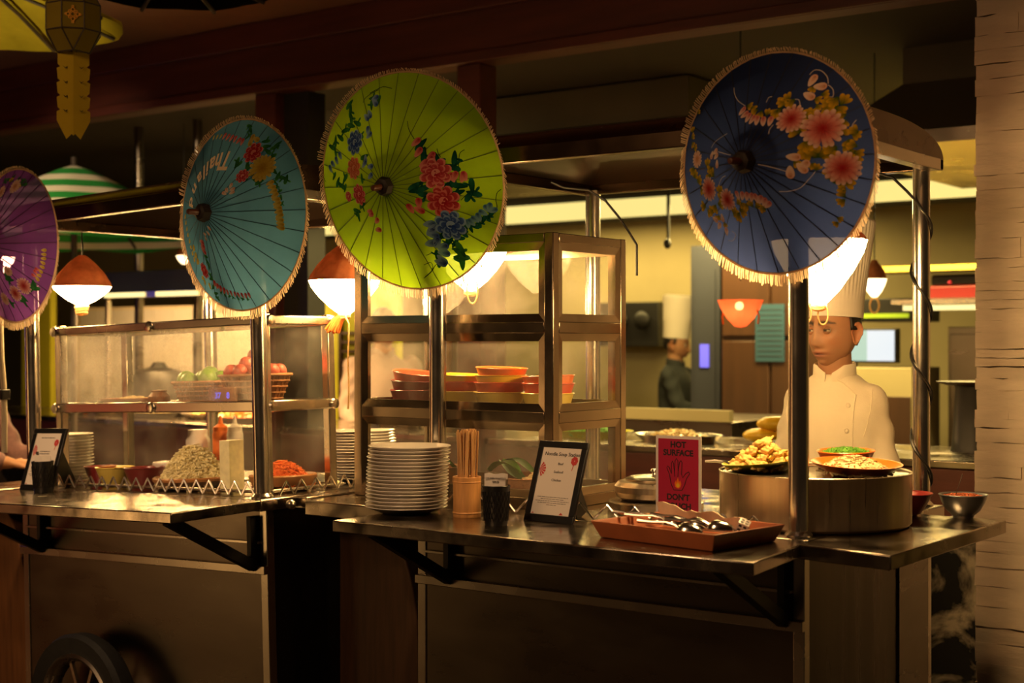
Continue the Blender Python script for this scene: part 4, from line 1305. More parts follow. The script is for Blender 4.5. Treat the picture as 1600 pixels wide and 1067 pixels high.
# ------------------------------------------------------------------ hanging cloth lanterns
def lantern(loc, Rr, caph, low, label, style, top):
    t = thing('cloth_lantern', label, 'lantern', T(*loc), 'lit cloth lanterns hung under the cart roofs')
    pl = lambda a, i: 1 + 0.022 * math.cos(16 * a + i)
    MB().lathe([(0.010, caph), (0.22 * Rr, caph * 0.93), (0.48 * Rr, caph * 0.72), (0.78 * Rr, caph * 0.40), (0.96 * Rr, caph * 0.12), (1.0 * Rr, 0.0)], 64, None, pl).build('top_cloth', 'cap', t, smooth=60)
    MB().lathe([(1.0 * Rr, 0.0), (0.93 * Rr, -low * 0.20), (0.72 * Rr, -low * 0.48), (0.45 * Rr, -low * 0.76), (0.20 * Rr, -low * 0.95), (0.12 * Rr, -low)], 64, None, pl).build('lit_shade', 'bulbcloth', t, smooth=60)
    MB().tube([(Rr * math.cos(2 * PI * k / 48) * pl(2 * PI * k / 48, 5), Rr * math.sin(2 * PI * k / 48) * pl(2 * PI * k / 48, 5), 0) for k in range(48)], 0.0022, 6, True).build('rim_cord', 'cap', t)
    MB().tube([(0, 0, caph - 0.004), (0.004, 0, caph + 0.03), (-0.003, 0.002, caph + 0.06), (0, 0, top - loc[2])], 0.003, 6).build('hanging_wire', 'wire', t)
    kz = -low
    kn = MB()
    if style == 'coil':
        for i in range(3):
            r = 0.020 - 0.002 * i
            kn.tube([(r * math.cos(2 * PI * k / 16), r * math.sin(2 * PI * k / 16), kz - 0.006 - 0.011 * i + 0.003 * math.sin(2 * PI * k / 16 + i)) for k in range(16)], 0.0065, 8, True)
        kn.build('knot', 'rope', t)
    else:
        for i in range(2):
            r = 0.0165
            kn.tube([(r * math.cos(2 * PI * k / 16), r * math.sin(2 * PI * k / 16), kz - 0.002 - 0.007 * i + 0.003 * math.sin(4 * PI * k / 16 + i)) for k in range(16)], 0.0045, 8, True)
        kn.build('knot', 'rope', t)
    if style == 'loops':
        for (s, w, d, ox) in ((1, 0.012, 0.050, 0.018), (-1, 0.009, 0.044, -0.022)):
            pts = []
            for i in range(15):
                a = PI * (0.08 + 1.84 * i / 14)
                pts.append(((ox + w * math.sin(a) * 1.1) * 0.8, (ox + w * math.sin(a) * 1.1) * 0.6 - 0.018, kz - d * 0.5 + d * 0.5 * math.cos(a)))
            MB().tube(pts, 0.0022, 6).build('cord_loop', 'rope', t)
    if style == 'loop':
        pts = []
        for i in range(17):
            a = PI * (0.05 + 1.9 * i / 16)
            pts.append((0.030 + 0.016 * math.sin(a) * 0.8, -0.030 + 0.010 * math.sin(a), kz + 0.035 - 0.035 + 0.040 * math.cos(a)))
        MB().tube(pts, 0.0024, 6).build('cord_loop', 'rope', t)
    if style == 'tassel':
        tm = MB()
        rr = random.Random(4)
        for k in range(12):
            a = 2 * PI * k / 12
            tip = Vector((-0.028 + 0.022 * math.cos(a), -0.028 + 0.02 * math.sin(a), kz - 0.052 + rr.uniform(-0.01, 0.008)))
            tm.tube([(0.006 * math.cos(a), 0.006 * math.sin(a), kz), (tip.x * 0.55, tip.y * 0.55, kz - 0.020), tip], [0.006, 0.008, 0.004], 6)
        tm.build('tassel', 'tassel', t)
        pts = [(0.012, -0.012, kz)] + [(0.034 + 0.002 * math.sin(i), -0.018, kz - 0.03 * i) for i in range(1, 11)]
        MB().tube(pts, 0.0026, 6).build('long_cord', 'rope', t)
    return t


lantern((-0.045, 0.215, 1.674), 0.118, 0.075, 0.165, 'glowing cloth lantern behind the navy parasol, above the stock pot', 'loops', 1.93)
lantern((-1.195, 0.255, 1.690), 0.108, 0.070, 0.120, 'glowing cloth lantern in the tall case top, mostly hidden by the lime green parasol', 'loop', 1.93)
lantern((-1.658, 0.195, 1.613), 0.112, 0.115, 0.110, 'glowing cloth lantern with an orange tassel beside the tall glass case', 'tassel', 1.88)
lantern((-2.862, 0.100, 1.618), 0.103, 0.112, 0.070, 'glowing cloth lantern with a coiled rope knot beside the purple parasol', 'coil', 1.87)

lantern((-3.440, 0.10, 1.745), 0.100, 0.110, 0.100, 'glowing cloth lantern at the frame edge, mostly behind the purple parasol', 'loop', 1.95)

# cables on the near cart
hel = [(-0.19, 0.76, 1.905), (-0.12, 0.765, 1.905), (-0.07, 0.772, 1.885), (-0.030, 0.775, 1.845)]
for i in range(0, 70):
    a = -1.9 + 2 * PI * i / 20.0
    zz_ = 1.82 - 0.0118 * i
    if zz_ < 0.975:
        break
    hel.append((0.0 + 0.029 * math.cos(a), WD + 0.029 * math.sin(a), zz_))
tag(MB().tube(hel, 0.004, 8).build('power_cable', 'wire'), 'black power cable spiralling down the steel post by the stone pillar', 'cable')
tag(MB().tube([(-1.00, 0.40, 1.90), (-0.98, 0.44, 1.885), (-0.93, 0.50, 1.880), (-0.90, 0.55, 1.85), (-0.87, 0.58, 1.80), (-0.85, 0.60, 1.76), (-0.83, 0.62, 1.715), (-0.83, 0.62, 1.62)], 0.004, 8).build('power_cable', 'wire'),
    'thin black cable hanging from the near cart roof beside the lime parasol', 'cable')

# ------------------------------------------------------------------ hanging paper lantern, top left
def lanna():
    c = Vector((-1.358, -1.060, 2.176))
    t = thing('paper_lantern', 'yellow faceted paper lantern with dark ribs, gold ornament and notched paper tail', 'lantern', T(*c) @ RZ(R(50)))
    r, hh = 0.066, 0.031
    def ring(rad, z, n=8, ph=PI / 8):
        return [Vector((rad * math.cos(2 * PI * k / n + ph), rad * math.sin(2 * PI * k / n + ph), z)) for k in range(n)]
    A, B = ring(r, hh), ring(r, -hh)
    Tt = ring(r * 0.56, hh + 0.048, 4, PI / 4 + PI / 4)
    Bb = ring(r * 0.56, -hh - 0.046, 4, PI / 4 + PI / 4)
    vs = A + B + Tt + Bb
    fs = [(k, (k + 1) % 8, 8 + (k + 1) % 8, 8 + k) for k in range(8)]
    edges = [(k, (k + 1) % 8) for k in range(8)] + [(8 + k, 8 + (k + 1) % 8) for k in range(8)] + [(k, 8 + k) for k in range(8)]
    def nearest(pt, ringpts):
        return sorted(range(8), key=lambda q: (ringpts[q].xy - pt.xy * (r / pt.xy.length)).length)[:2]
    for k in range(4):
        for (base, cap, off, co) in ((A, Tt, 0, 16), (B, Bb, 8, 20)):
            a, b = nearest(cap[k], base)
            fs.append((off + a, off + b, co + k))
            edges += [(off + a, co + k), (off + b, co + k), (co + k, co + (k + 1) % 4)]
            a2, b2 = nearest(cap[(k + 1) % 4], base)
            best = min(((p, q) for p in (a, b) for q in (a2, b2)), key=lambda pq: (base[pq[0]] - base[pq[1]]).length)
            fs.append((off + best[0], co + k, co + (k + 1) % 4, off + best[1]))
    MB().add(vs, fs).build('paper_body', 'lpaper', t, smooth=0)
    fr = MB()
    for a, b in set(tuple(sorted(e)) for e in edges):
        fr.tube([vs[a], vs[b]], 0.0018, 6)
    fr.build('ribs', 'rib', t)
    # gold ornament on the front facet
    g = MB()
    ang = -PI / 2
    fc = Vector((r * math.cos(PI / 8) + 0.0015, 0, 0))
    for (u, v, q) in ((0, 0.011, 4), (0, -0.011, 4), (0.011, 0, 4), (-0.011, 0, 4), (0, 0, 5), (0.007, 0.007, 2.6), (-0.007, 0.007, 2.6), (0.007, -0.007, 2.6), (-0.007, -0.007, 2.6), (0.016, 0, 2.2), (-0.016, 0, 2.2), (0, 0.018, 2.2), (0, -0.018, 2.2)):
        q *= 0.001
        g.tube([(fc.x + 0.001, u + q * math.cos(2 * PI * k / 10), v + q * math.sin(2 * PI * k / 10)) for k in range(10)], 0.0011, 5, True)
    go = g.build('gold_ornament', 'gold', t)
    go.matrix_local = RZ(ang)
    for k in (3, 5):
        o = go.copy()
        COL.objects.link(o)
        o.parent = t
        o.matrix_local = RZ(ang + k * PI / 4)
    # tail: two folded strips
    for s in (-1, 1):
        top, bot = -hh - 0.046, -hh - 0.046 - 0.205
        out = [(0, top), (0.036, top)]
        for i in range(4):
            zz_ = top - 0.033 - 0.034 * i
            out += [(0.036, zz_ + 0.006), (0.030, zz_), (0.038, zz_ - 0.004)]
        out += [(0.038, bot + 0.045), (0.016, bot), (0.004, bot + 0.012), (0, bot + 0.008)]
        vs, fs = [], []
        for d in (-0.0005, 0.0005):
            vs += [(s * u, -0.006 + 0.012 * abs(u) / 0.036 + d, zz_) for u, zz_ in out]
        n = len(out)
        fs = [tuple(range(n)), tuple(range(2 * n - 1, n - 1, -1))] + [(i, (i + 1) % n, n + (i + 1) % n, n + i) for i in range(n)]
        tl = MB().add(vs, fs).build('paper_tail', 'lpaper2', t, smooth=0)
        nt_ = MB()
        for i in range(4):
            zz_ = top - 0.036 - 0.034 * i
            nt_.add([(s * 0.018 - 0.006, -0.003, zz_ + 0.004), (s * 0.018, -0.0075, zz_ - 0.004), (s * 0.018 + 0.006, -0.001, zz_ + 0.004), (s * 0.018, -0.003, zz_ + 0.0)], [(0, 1, 3), (3, 1, 2)])
        nt_.build('cut_flap', 'rib', tl, smooth=0)
    MB().tube([(0, 0, hh + 0.046), (0, 0, 2.96 - c.z)], 0.0015, 6).build('hanging_string', 'wire', t)
    t.matrix_world = T(*c) @ RZ(R(52))


lanna()


def canopy_umbrella(name, label, loc, Rr, h, n, m, rib_m, drop, pole_to, tilt=(0, 0)):
    t = thing(name, label, 'parasol', T(*loc) @ RX(R(tilt[0])) @ RY(R(tilt[1])))
    vs, fs = [(0, 0, h)], []
    nn = n * 4
    for j in range(1, 9):
        q = j / 8
        for k in range(nn):
            a = 2 * PI * k / nn
            c = abs((k % 4) - 2) / 2
            rr = Rr * q * (1 - 0.05 * (1 - c) * q)
            vs.append((rr * math.cos(a), rr * math.sin(a), h * (1 - q ** 1.25) - 0.02 * (1 - c) * q * Rr))
    if drop:
        for k in range(nn):
            a = 2 * PI * k / nn
            c = abs((k % 4) - 2) / 2
            vs.append((Rr * 1.01 * math.cos(a), Rr * 1.01 * math.sin(a), -drop * (1.0 - 0.35 * c)))
    fs += [(0, 1 + k, 1 + (k + 1) % nn) for k in range(nn)]
    for j in range(8 if drop else 7):
        for k in range(nn):
            k2 = (k + 1) % nn
            fs.append((1 + j * nn + k, 1 + j * nn + k2, 1 + (j + 1) * nn + k2, 1 + (j + 1) * nn + k))
    MB().add(vs, fs).build('canopy', m, t, smooth=50)
    for k in range(n):
        a = 2 * PI * (k + 0.5) / n
        MB().tube([(0, 0, h - 0.02), (Rr * 0.5 * math.cos(a), Rr * 0.5 * math.sin(a), h * (1 - 0.5 ** 1.25) - 0.03), (Rr * 0.98 * math.cos(a), Rr * 0.98 * math.sin(a), -0.03)], 0.008, 6).build('rib', rib_m, t)
    MB().tube([(0, 0, h + 0.04), (0, 0, pole_to - loc[2])], 0.016, 10).build('pole', rib_m, t)
    return t


canopy_umbrella('market_parasol', 'green and white striped parasol standing beyond the far cart', (-4.74, 1.47, 1.97), 0.66, 0.36, 8, 'striped', 'rib', 0.06, 0.0)
canopy_umbrella('hanging_parasol', 'dim yellow cloth parasol hanging under the ceiling at the picture top', (-3.42, 0.06, 2.66), 0.52, 0.16, 8, 'yfab', 'rib', 0.03, 2.96)
canopy_umbrella('hanging_parasol', 'black cloth parasol hanging under the ceiling behind the yellow paper lantern', (-2.54, 0.24, 2.70), 0.36, 0.09, 8, 'blackcloth', 'rib', 0.02, 2.96)

# ------------------------------------------------------------------ plates
def plate_mesh(r=0.113, d=0.019):
    p = [(0.0, 0.0), (r * 0.58, 0.0), (r * 0.62, 0.0015), (r * 0.75, 0.0068), (r * 0.985, d - 0.0014), (r, d), (r * 0.992, d + 0.0016), (r * 0.97, d + 0.0014),
         (r * 0.74, 0.0085), (r * 0.62, 0.0045), (0.0, 0.0035)]
    return MB().lathe(p, 48).mesh('dinner_plate', 40)


PLATE = plate_mesh()


def plate_stack(n, x, y, z, pitch, where, group, frame, seed, lean=(0, 0)):
    rnd = random.Random(seed)
    for i in range(n):
        o = link('dinner_plate', PLATE, 'plate')
        k = n - 1 - i
        pos = 'topmost' if k == 0 else ('bottom' if i == 0 else ORD[k] + (' from the top' if k > 0 else ''))
        if k == 0:
            lb = 'white dinner plate lying topmost on the stack %s' % where
        elif i == 0:
            lb = 'white dinner plate at the very bottom of the stack %s' % where
        else:
            lb = 'white dinner plate, %s from the top of the stack %s' % (ORD[k], where)
        put(o, frame @ T(x + lean[0] * i + rnd.uniform(-0.0018, 0.0018), y + lean[1] * i + rnd.uniform(-0.0018, 0.0018), z + pitch * i) @ RZ(rnd.uniform(0, 6)))
        tag(o, lb, 'plate', group)


plate_stack(18, -1.070, -0.190, CT + 0.0005, 0.0096, 'beside the bamboo chopstick holder', 'plates stacked by the chopstick holder', M1, 1, (0.0004, 0.0002))
plate_stack(17, -0.090, 0.555, CT + 0.0005, 0.0096, 'partly behind the tall glass case', 'plates stacked behind the tall case', M2, 2, (-0.0007, 0.0))
plate_stack(15, -1.230, 0.195, CT + 0.0005, 0.0110, 'left of the low steamed case', 'plates stacked left of the low case', M2, 3)

# ------------------------------------------------------------------ chopstick holder and chopsticks
t = thing('chopstick_holder', 'bamboo tube holding wooden chopsticks beside the white plate stack', 'chopstick holder', T(-0.880, -0.165, CT))
MB().lathe([(0.0, 0.0), (0.036, 0.0), (0.0375, 0.003), (0.0365, 0.05), (0.0380, 0.100), (0.0385, 0.106), (0.037, 0.108), (0.033, 0.106), (0.0315, 0.02), (0.0, 0.02)], 32).build('tube', 'bamboo', t)
for q in (0.012, 0.094):
    MB().lathe([(0.0372, q - 0.003), (0.0392, q), (0.0372, q + 0.003)], 32, None, None, False).build('node_ring', 'bamboo', t)
rnd = random.Random(5)
cs = MB().tube([(0, 0, 0), (0, 0, 0.205)], [0.0016, 0.0029], 6).mesh('chopstick', 0)
k = 0
for i in range(34):
    a, q = rnd.uniform(0, 2 * PI), 0.026 * math.sqrt(rnd.random())
    o = link('chopstick', cs, 'stick')
    put(o, T(-0.880 + q * math.cos(a), -0.165 + q * math.sin(a), CT + 0.021 + rnd.uniform(0, 0.008)) @ RX(R(rnd.uniform(-2.2, 2.2))) @ RY(R(rnd.uniform(-2.2, 2.2))))
    tag(o, 'plain wooden chopstick standing in the bamboo tube', 'chopstick', 'chopsticks in the bamboo tube')


# ------------------------------------------------------------------ woven black cups with sachets
def woven_cup(mtx, label):
    t = thing('woven_cup', label, 'cup', mtx)
    MB().lathe([(0.0, 0.002), (0.0285, 0.0), (0.0295, 0.004), (0.0345, 0.090), (0.0365, 0.100), (0.0355, 0.1015), (0.0325, 0.094), (0.027, 0.006), (0.0, 0.006)], 32).build('shell', 'plastic', t)
    w = MB()
    for k in range(22):
        for s in (-1, 1):
            pts = []
            for i in range(9):
                z = 0.012 + 0.074 * i / 8
                r = 0.0298 + (0.0345 - 0.0298) * z / 0.09 + 0.0006 + 0.0006 * ((i + (s > 0)) % 2)
                a = 2 * PI * k / 22 + s * 0.75 * i / 8
                pts.append((r * math.cos(a), r * math.sin(a), z))
            w.tube(pts, 0.0010, 4)
    w.build('weave', 'plastic', t)
    return t


woven_cup(T(-0.715, -0.255, CT), 'black woven cup with white soup sachets in front of the bamboo tube')
woven_cup(M2 @ T(-0.93, -0.10, CT), 'black woven cup with a paper slip in front of the far menu stand')


def sachet(mtx, label, lines):
    t = thing('paper_sachet', label, 'sachet', mtx)
    b = MB()
    n = 8
    vs = []
    for d in (-0.0008, 0.0008):
        for j in range(4):
            for i in range(n + 1):
                x = -0.028 + 0.056 * i / n
                vs.append((x, 0.004 * math.sin(i * 0.9 + j * 0.4) * 0.5 + d, 0.075 * j / 3 + 0.0015 * math.sin(i * 1.3) * (j == 3)))
    q = 4 * (n + 1)
    fs = []
    for j in range(3):
        for i in range(n):
            a = j * (n + 1) + i
            fs += [(a, a + 1, a + n + 2, a + n + 1), (q + a, q + a + n + 1, q + a + n + 2, q + a + 1)]
    b.add(vs, fs)
    b.build('packet', 'paper', t, smooth=50)
    for i, (ln, sz) in enumerate(lines):
        text(ln, sz, 'ink2', t, T(0.003, -0.0042, 0.064 - 0.009 * i) @ RX(PI / 2), extrude=0.0006)
    return t


sachet(T(-0.711, -0.266, CT + 0.056) @ RZ(R(18)), 'white sachet printed chicken noodles soup standing upright in the near cup', [('CHICKEN NOODLES', 0.0062), ('SOUP', 0.0068)])
sachet(T(-0.715, -0.250, CT + 0.056) @ RZ(R(24)) @ RX(R(4)), 'white sachet tucked behind the printed one in the near cup', [])
sachet(M2 @ T(-0.93, -0.10, CT + 0.045) @ RZ(R(30)), 'pale paper slip standing in the black cup by the far menu', [])
tag(MB().tube([(0, 0, 0), (0.004, 0, 0.06), (-0.006, 0, 0.125)], [0.002, 0.002, 0.005], 8).build('teaspoon', 'chrome'), 'thin metal teaspoon sticking out of the far black cup', 'spoon')
bpy.data.objects['teaspoon'].matrix_world = M2 @ T(-0.945, -0.100, CT + 0.007) @ RY(R(-3))


# ------------------------------------------------------------------ menu stands
def menu_stand(mtx, label, lines, smudge=()):
    t = thing('menu_stand', label, 'menu', mtx)
    tilt = RX(R(-19))
    w, h = 0.160, 0.217
    fr = MB()
    fr.box(-w / 2, w / 2, 0.003, 0.010, 0, h)
    fr.box(-w / 2, w / 2, 0.0, 0.003, 0, 0.020)
    fr.box(-w / 2, w / 2, 0.0, 0.003, h - 0.018, h)
    fr.box(-w / 2, -w / 2 + 0.018, 0.0, 0.003, 0.020, h - 0.018)
    fr.box(w / 2 - 0.018, w / 2, 0.0, 0.003, 0.020, h - 0.018)
    f = fr.build('frame', 'plastic', t, bevel=0.0015, weld=False)
    f.matrix_local = tilt
    pr_ = MB().box(-w / 2 + 0.018, w / 2 - 0.018, 0.0016, 0.003, 0.020, h - 0.018).build('paper_sheet', 'paper', f)
    for (ln, sz, x, z) in lines:
        text(ln, sz, 'ink', f, T(x, 0.0012, z) @ RX(PI / 2), extrude=0.0003, bold=0.00015 if sz > 0.012 else 0)
    # print too small to read: rows of word-long dashes
    sm = MB()
    rr = random.Random(2)
    rows = [(z, 0.025 if z < 0.15 else 0.034, 0.0028) for z in smudge] + [(0.066 - 0.0052 * i, (0.050, 0.038, 0.054, 0.046, 0.016)[i], 0.0012) for i in range(5)]
    for z, hw, th in rows:
        x = -hw
        while x < hw:
            wl = rr.uniform(0.004, 0.012)
            sm.box(x, min(hw, x + wl), 0.0010, 0.0015, z, z + th)
            x += wl + 0.002
    sm.build('small_print', 'ink2', f, smooth=0, weld=False)
    # decoration printed on the sheet: red fan at left edge, red blossom at right edge, small triangle at the foot
    d = MB()
    for k in range(6):
        a0 = R(-72 + 24 * k)
        d.add([(-0.062, 0.0012, 0.140), (-0.062 + 0.021 * math.cos(a0 + 0.05), 0.0012, 0.140 + 0.021 * math.sin(a0 + 0.05)), (-0.062 + 0.021 * math.cos(a0 + 0.34), 0.0012, 0.140 + 0.021 * math.sin(a0 + 0.34))], [(0, 1, 2)])
    for k in range(7):
        a0 = 2 * PI * k / 7
        cx, cz = 0.047 + 0.006 * math.cos(a0), 0.166 + 0.007 * math.sin(a0)
        d.add([(cx + 0.0055 * math.cos(2 * PI * j / 8), 0.0011 - 0.0001 * k, cz + 0.0055 * math.sin(2 * PI * j / 8)) for j in range(8)], [tuple(range(8))])
    d.add([(0.0455, 0.0012, 0.160), (0.0485, 0.0012, 0.160), (0.0445, 0.0012, 0.140), (0.0425, 0.0012, 0.140)], [(0, 1, 2, 3)])
    d.add([(0.030, 0.0012, 0.0215), (0.044, 0.0012, 0.0215), (0.036, 0.0012, 0.028)], [(0, 1, 2)])
    d.add([(-0.061, 0.0012, 0.0215), (-0.051, 0.0012, 0.0215), (-0.054, 0.0012, 0.025)], [(0, 1, 2)])
    d.build('printed_decoration', 'redink', f, smooth=0, weld=False)
    s = MB().bar((0, 0.010, 0.15), (0, 0.085, 0.004), 0.05, 0.004, (1, 0, 0)).build('back_strut', 'plastic', t)
    s.matrix_local = T(0, 0.068, 0)
    return t


ML = [('Noodle Soup Station', 0.0135, 0.004, 0.182), ('Beef', 0.0095, 0.004, 0.156), ('Seafood', 0.0095, 0.002, 0.134), ('Chicken', 0.0095, 0.000, 0.112)]
menu_stand(T(-0.640, -0.135, CT) @ RZ(R(-3)), 'black framed menu reading Noodle Soup Station beside the bamboo tube', ML)
menu_stand(M2 @ T(-1.010, -0.075, CT) @ RZ(R(4)), 'black framed menu on the far cart beside stacked plates', [], (0.182, 0.134, 0.126, 0.112))

# ------------------------------------------------------------------ hot surface sign
t = thing('warning_sign', 'crimson sign reading hot surface don\'t touch with a hand symbol', 'sign', T(-0.372, 0.075, CT))
MB().box(-0.067, 0.067, -0.001, 0.001, 0.0, 0.222).build('acrylic_panel', 'paper', t)
MB().box(-0.0595, 0.0595, -0.0016, -0.001, 0.006, 0.2145).build('crimson_print', 'crimson', t)
MB().box(-0.067, 0.067, -0.02, 0.045, 0.0, 0.003).build('foot', 'paper', t)
for (ln, z) in (('HOT', 0.199), ('SURFACE', 0.178), ("DON'T", 0.063), ('TOUCH', 0.040)):
    text(ln, 0.0215, 'ink', t, T(0, -0.0019, z) @ RX(PI / 2), extrude=0.0003, bold=0.0008)
hd = [(-0.013, 0.082), (-0.021, 0.098), (-0.025, 0.120), (-0.0335, 0.139), (-0.031, 0.143), (-0.026, 0.139), (-0.020, 0.124), (-0.020, 0.150), (-0.017, 0.1565), (-0.0135, 0.150), (-0.011, 0.128), (-0.009, 0.158), (-0.005, 0.164), (-0.001, 0.158),
      (0.000, 0.129), (0.004, 0.154), (0.008, 0.159), (0.0115, 0.154), (0.010, 0.124), (0.0135, 0.115), (0.022, 0.126), (0.031, 0.131), (0.034, 0.126), (0.025, 0.114), (0.019, 0.096), (0.011, 0.082)]
hd = [(x, z) for x, z in hd]
hm = MB()
hm.tube([(x, -0.0020, z) for x, z in hd], 0.0011, 5, True)
for (a, b) in (((-0.011, 0.128), (-0.010, 0.116)), ((0.000, 0.129), (-0.001, 0.116))):
    hm.tube([(a[0], -0.002, a[1]), (b[0], -0.002, b[1])], 0.0009, 5)
hm.build('hand_symbol', 'ink', t)
fl = MB()
fo = [(-0.009, 0.090), (-0.0105, 0.099), (-0.006, 0.108), (-0.005, 0.101), (-0.001, 0.116), (0.003, 0.103), (0.006, 0.108), (0.0095, 0.098), (0.007, 0.090), (0, 0.086)]
fl.prism(fo, 0, 0.0004, T(0, -0.0018, 0) @ RX(PI / 2))
fl.build('flame_symbol', 'orange', t, smooth=0)
fi = [(x * 0.5, 0.090 + (z - 0.088) * 0.5) for x, z in fo]
MB().prism(fi, 0, 0.0004, T(0, -0.0023, 0) @ RX(PI / 2)).build('flame_core', 'yellowm', t, smooth=0)

# ------------------------------------------------------------------ round lidded pan behind the sign
t = thing('lidded_pan', 'round steel pan with a flat lid on a ring base behind the red sign', 'pan', T(-0.565, 0.285, CT) )
MB().lathe([(0.0, 0.0), (0.130, 0.0), (0.134, 0.004), (0.134, 0.022), (0.128, 0.026), (0.10, 0.026), (0.0, 0.026)], 48).build('ring_base', 'steel', t)
MB().lathe([(0.0, 0.024), (0.090, 0.026), (0.108, 0.036), (0.115, 0.050), (0.114, 0.066), (0.104, 0.078), (0.088, 0.082), (0.080, 0.080), (0.0, 0.080)], 48).build('body', 'pot', t)
lid = MB().lathe([(0.0, 0.081), (0.084, 0.081), (0.086, 0.086), (0.070, 0.092), (0.030, 0.096), (0.0, 0.096)], 48).build('lid', 'steel', t)
MB().lathe([(0.0, 0.095), (0.010, 0.096), (0.008, 0.102), (0.014, 0.106), (0.012, 0.112), (0.0, 0.113)], 20).build('knob', 'steel', lid)

# ------------------------------------------------------------------ stock pot and the food on it
PZ = CT + 0.003
t = thing('stock_pot', 'large wide steel stock pot with sheen streaks coloured into its brown sides, behind the front post', 'pot', T(-0.078, 0.262, PZ))
MB().lathe([(0.0, 0.0), (0.236, 0.0), (0.242, 0.006), (0.243, 0.129), (0.2445, 0.1325), (0.242, 0.134), (0.239, 0.131), (0.238, 0.008), (0.0, 0.008)], 96).build('body', 'pot', t)
li = MB().lathe([(0.0, 0.1245), (0.10, 0.1245), (0.225, 0.1240), (0.2375, 0.127), (0.2375, 0.121), (0.0, 0.121)], 64).build('inner_lid', 'steel', t)
MB().tube([(-0.205, -0.035, 0.126), (-0.235, -0.042, 0.146), (-0.262, -0.048, 0.148), (-0.288, -0.054, 0.146)], [0.004, 0.005, 0.0055, 0.004], 8).build('ladle_handle', 'chrome', li)
LZ = PZ + 0.1245


def bowl(r0, r1, h, th=0.004, seg=48):
    return MB().lathe([(0.0, 0.0), (r0 * 0.75, 0.0), (r0 * 0.78, 0.003), (r0, 0.005), ((r0 * 0.45 + r1 * 0.55), h * 0.5), (r1, h - 0.002), (r1 + 0.003, h), (r1 + 0.001, h + 0.002), (r1 - 0.004, h - 0.001),
                       ((r0 * 0.45 + r1 * 0.55) - th, h * 0.5 + th * 0.3), (r0 - th, 0.005 + th), (0.0, 0.004 + th)], seg)


def simple(name, mb, m, mtx, label, cat, group=None, kind=None, smooth=30):
    o = mb.build(name, m, smooth=smooth)
    put(o, mtx)
    return tag(o, label, cat, group, kind)


# plates on the pot
OP = T(0.035, 0.262, LZ) @ RY(R(3)) @ RX(R(2))
simple('shallow_dish', MB().lathe([(0.0, 0.0), (0.058, 0.0), (0.062, 0.003), (0.090, 0.016), (0.112, 0.031), (0.114, 0.034), (0.110, 0.034), (0.088, 0.020), (0.058, 0.007), (0, 0.006)], 48), 'orange', OP,
       'orange shallow dish of noodles resting on the right of the stock pot', 'dish')
GP = T(-0.205, 0.235, LZ) @ RY(R(-5)) @ RX(R(3))
simple('shallow_dish', MB().lathe([(0.0, 0.0), (0.056, 0.0), (0.06, 0.003), (0.090, 0.016), (0.108, 0.027), (0.110, 0.030), (0.106, 0.030), (0.088, 0.020), (0.056, 0.007), (0, 0.006)], 48), 'lime_m', GP,
       'green yellow dish piled with fried wontons on the stock pot', 'dish')
simple('shallow_dish', MB().lathe([(0.0, 0.0), (0.040, 0.0), (0.044, 0.003), (0.060, 0.014), (0.074, 0.026), (0.076, 0.029), (0.072, 0.028), (0.056, 0.016), (0.038, 0.006), (0, 0.005)], 40), 'lime_m', T(-0.255, 0.395, LZ) @ RX(R(1)),
       'small olive dish half hidden behind the fried wontons', 'dish')
BP = T(-0.062, 0.425, LZ + 0.003)
simple('small_bowl', bowl(0.052, 0.074, 0.046), 'orange', BP @ RX(R(2)), 'orange bowl of chopped spring onion on the stock pot', 'bowl')


def heap(fn, n, seed):
    mb = MB()
    r_ = random.Random(seed)
    for i in range(n):
        fn(mb, r_, i)
    return mb


def strand(mb, r_, rad, hgt, ln, th, base=0.0, wob=0.012, seg=4):
    a, q = r_.uniform(0, 2 * PI), rad * math.sqrt(r_.random())
    z = base + hgt * (1 - (q / rad) ** 1.6) + r_.uniform(-0.006, 0.004)
    d = r_.uniform(0, 2 * PI)
    sl = -hgt / rad * (q / rad) * math.cos(d - a)
    p = Vector((q * math.cos(a), q * math.sin(a), max(z, base + 0.002)))
    pts = []
    for k in range(5):
        s_ = (k - 2) / 4 * ln
        w_ = wob * math.sin(k * 1.7 + i_phase(r_))
        pts.append(p + Vector((math.cos(d) * s_ - math.sin(d) * w_, math.sin(d) * s_ + math.cos(d) * w_, sl * s_ * 0.9 + r_.uniform(-0.002, 0.003))))
    mb.tube(pts, th, seg)


def i_phase(r_):
    return r_.uniform(0, 6)


def flake(mb, r_, rad, hgt, sz, base=0.0, th=0.3):
    a, q = r_.uniform(0, 2 * PI), rad * math.sqrt(r_.random())
    z = base + hgt * (1 - (q / rad) ** 2) + r_.uniform(-0.002, 0.002)
    m = T(q * math.cos(a), q * math.sin(a), z) @ RZ(r_.uniform(0, 6)) @ RX(r_.uniform(-0.6, 0.6)) @ RY(r_.uniform(-0.6, 0.6))
    s_ = sz * r_.uniform(0.6, 1.3)
    mb.box(-s_, s_, -s_ * 0.5, s_ * 0.5, -s_ * th, s_ * th, m)


simple('noodle_heap', heap(lambda mb, r_, i: strand(mb, r_, 0.078, 0.034, 0.036, 0.0023), 520, 3).ball((0, 0, 0.006), (0.072, 0.072, 0.026), 20, 10), 'noodle', OP @ T(-0.004, 0, 0.012), 'heap of pale cut noodles in the orange dish', 'noodles', kind='stuff')
g = heap(lambda mb, r_, i: flake(mb, r_, 0.062, 0.013, 0.0050), 460, 4)
simple('chopped_spring_onion', g, 'herb', BP @ T(0, 0, 0.040), 'chopped green spring onion filling the orange bowl', 'spring onion', kind='stuff')


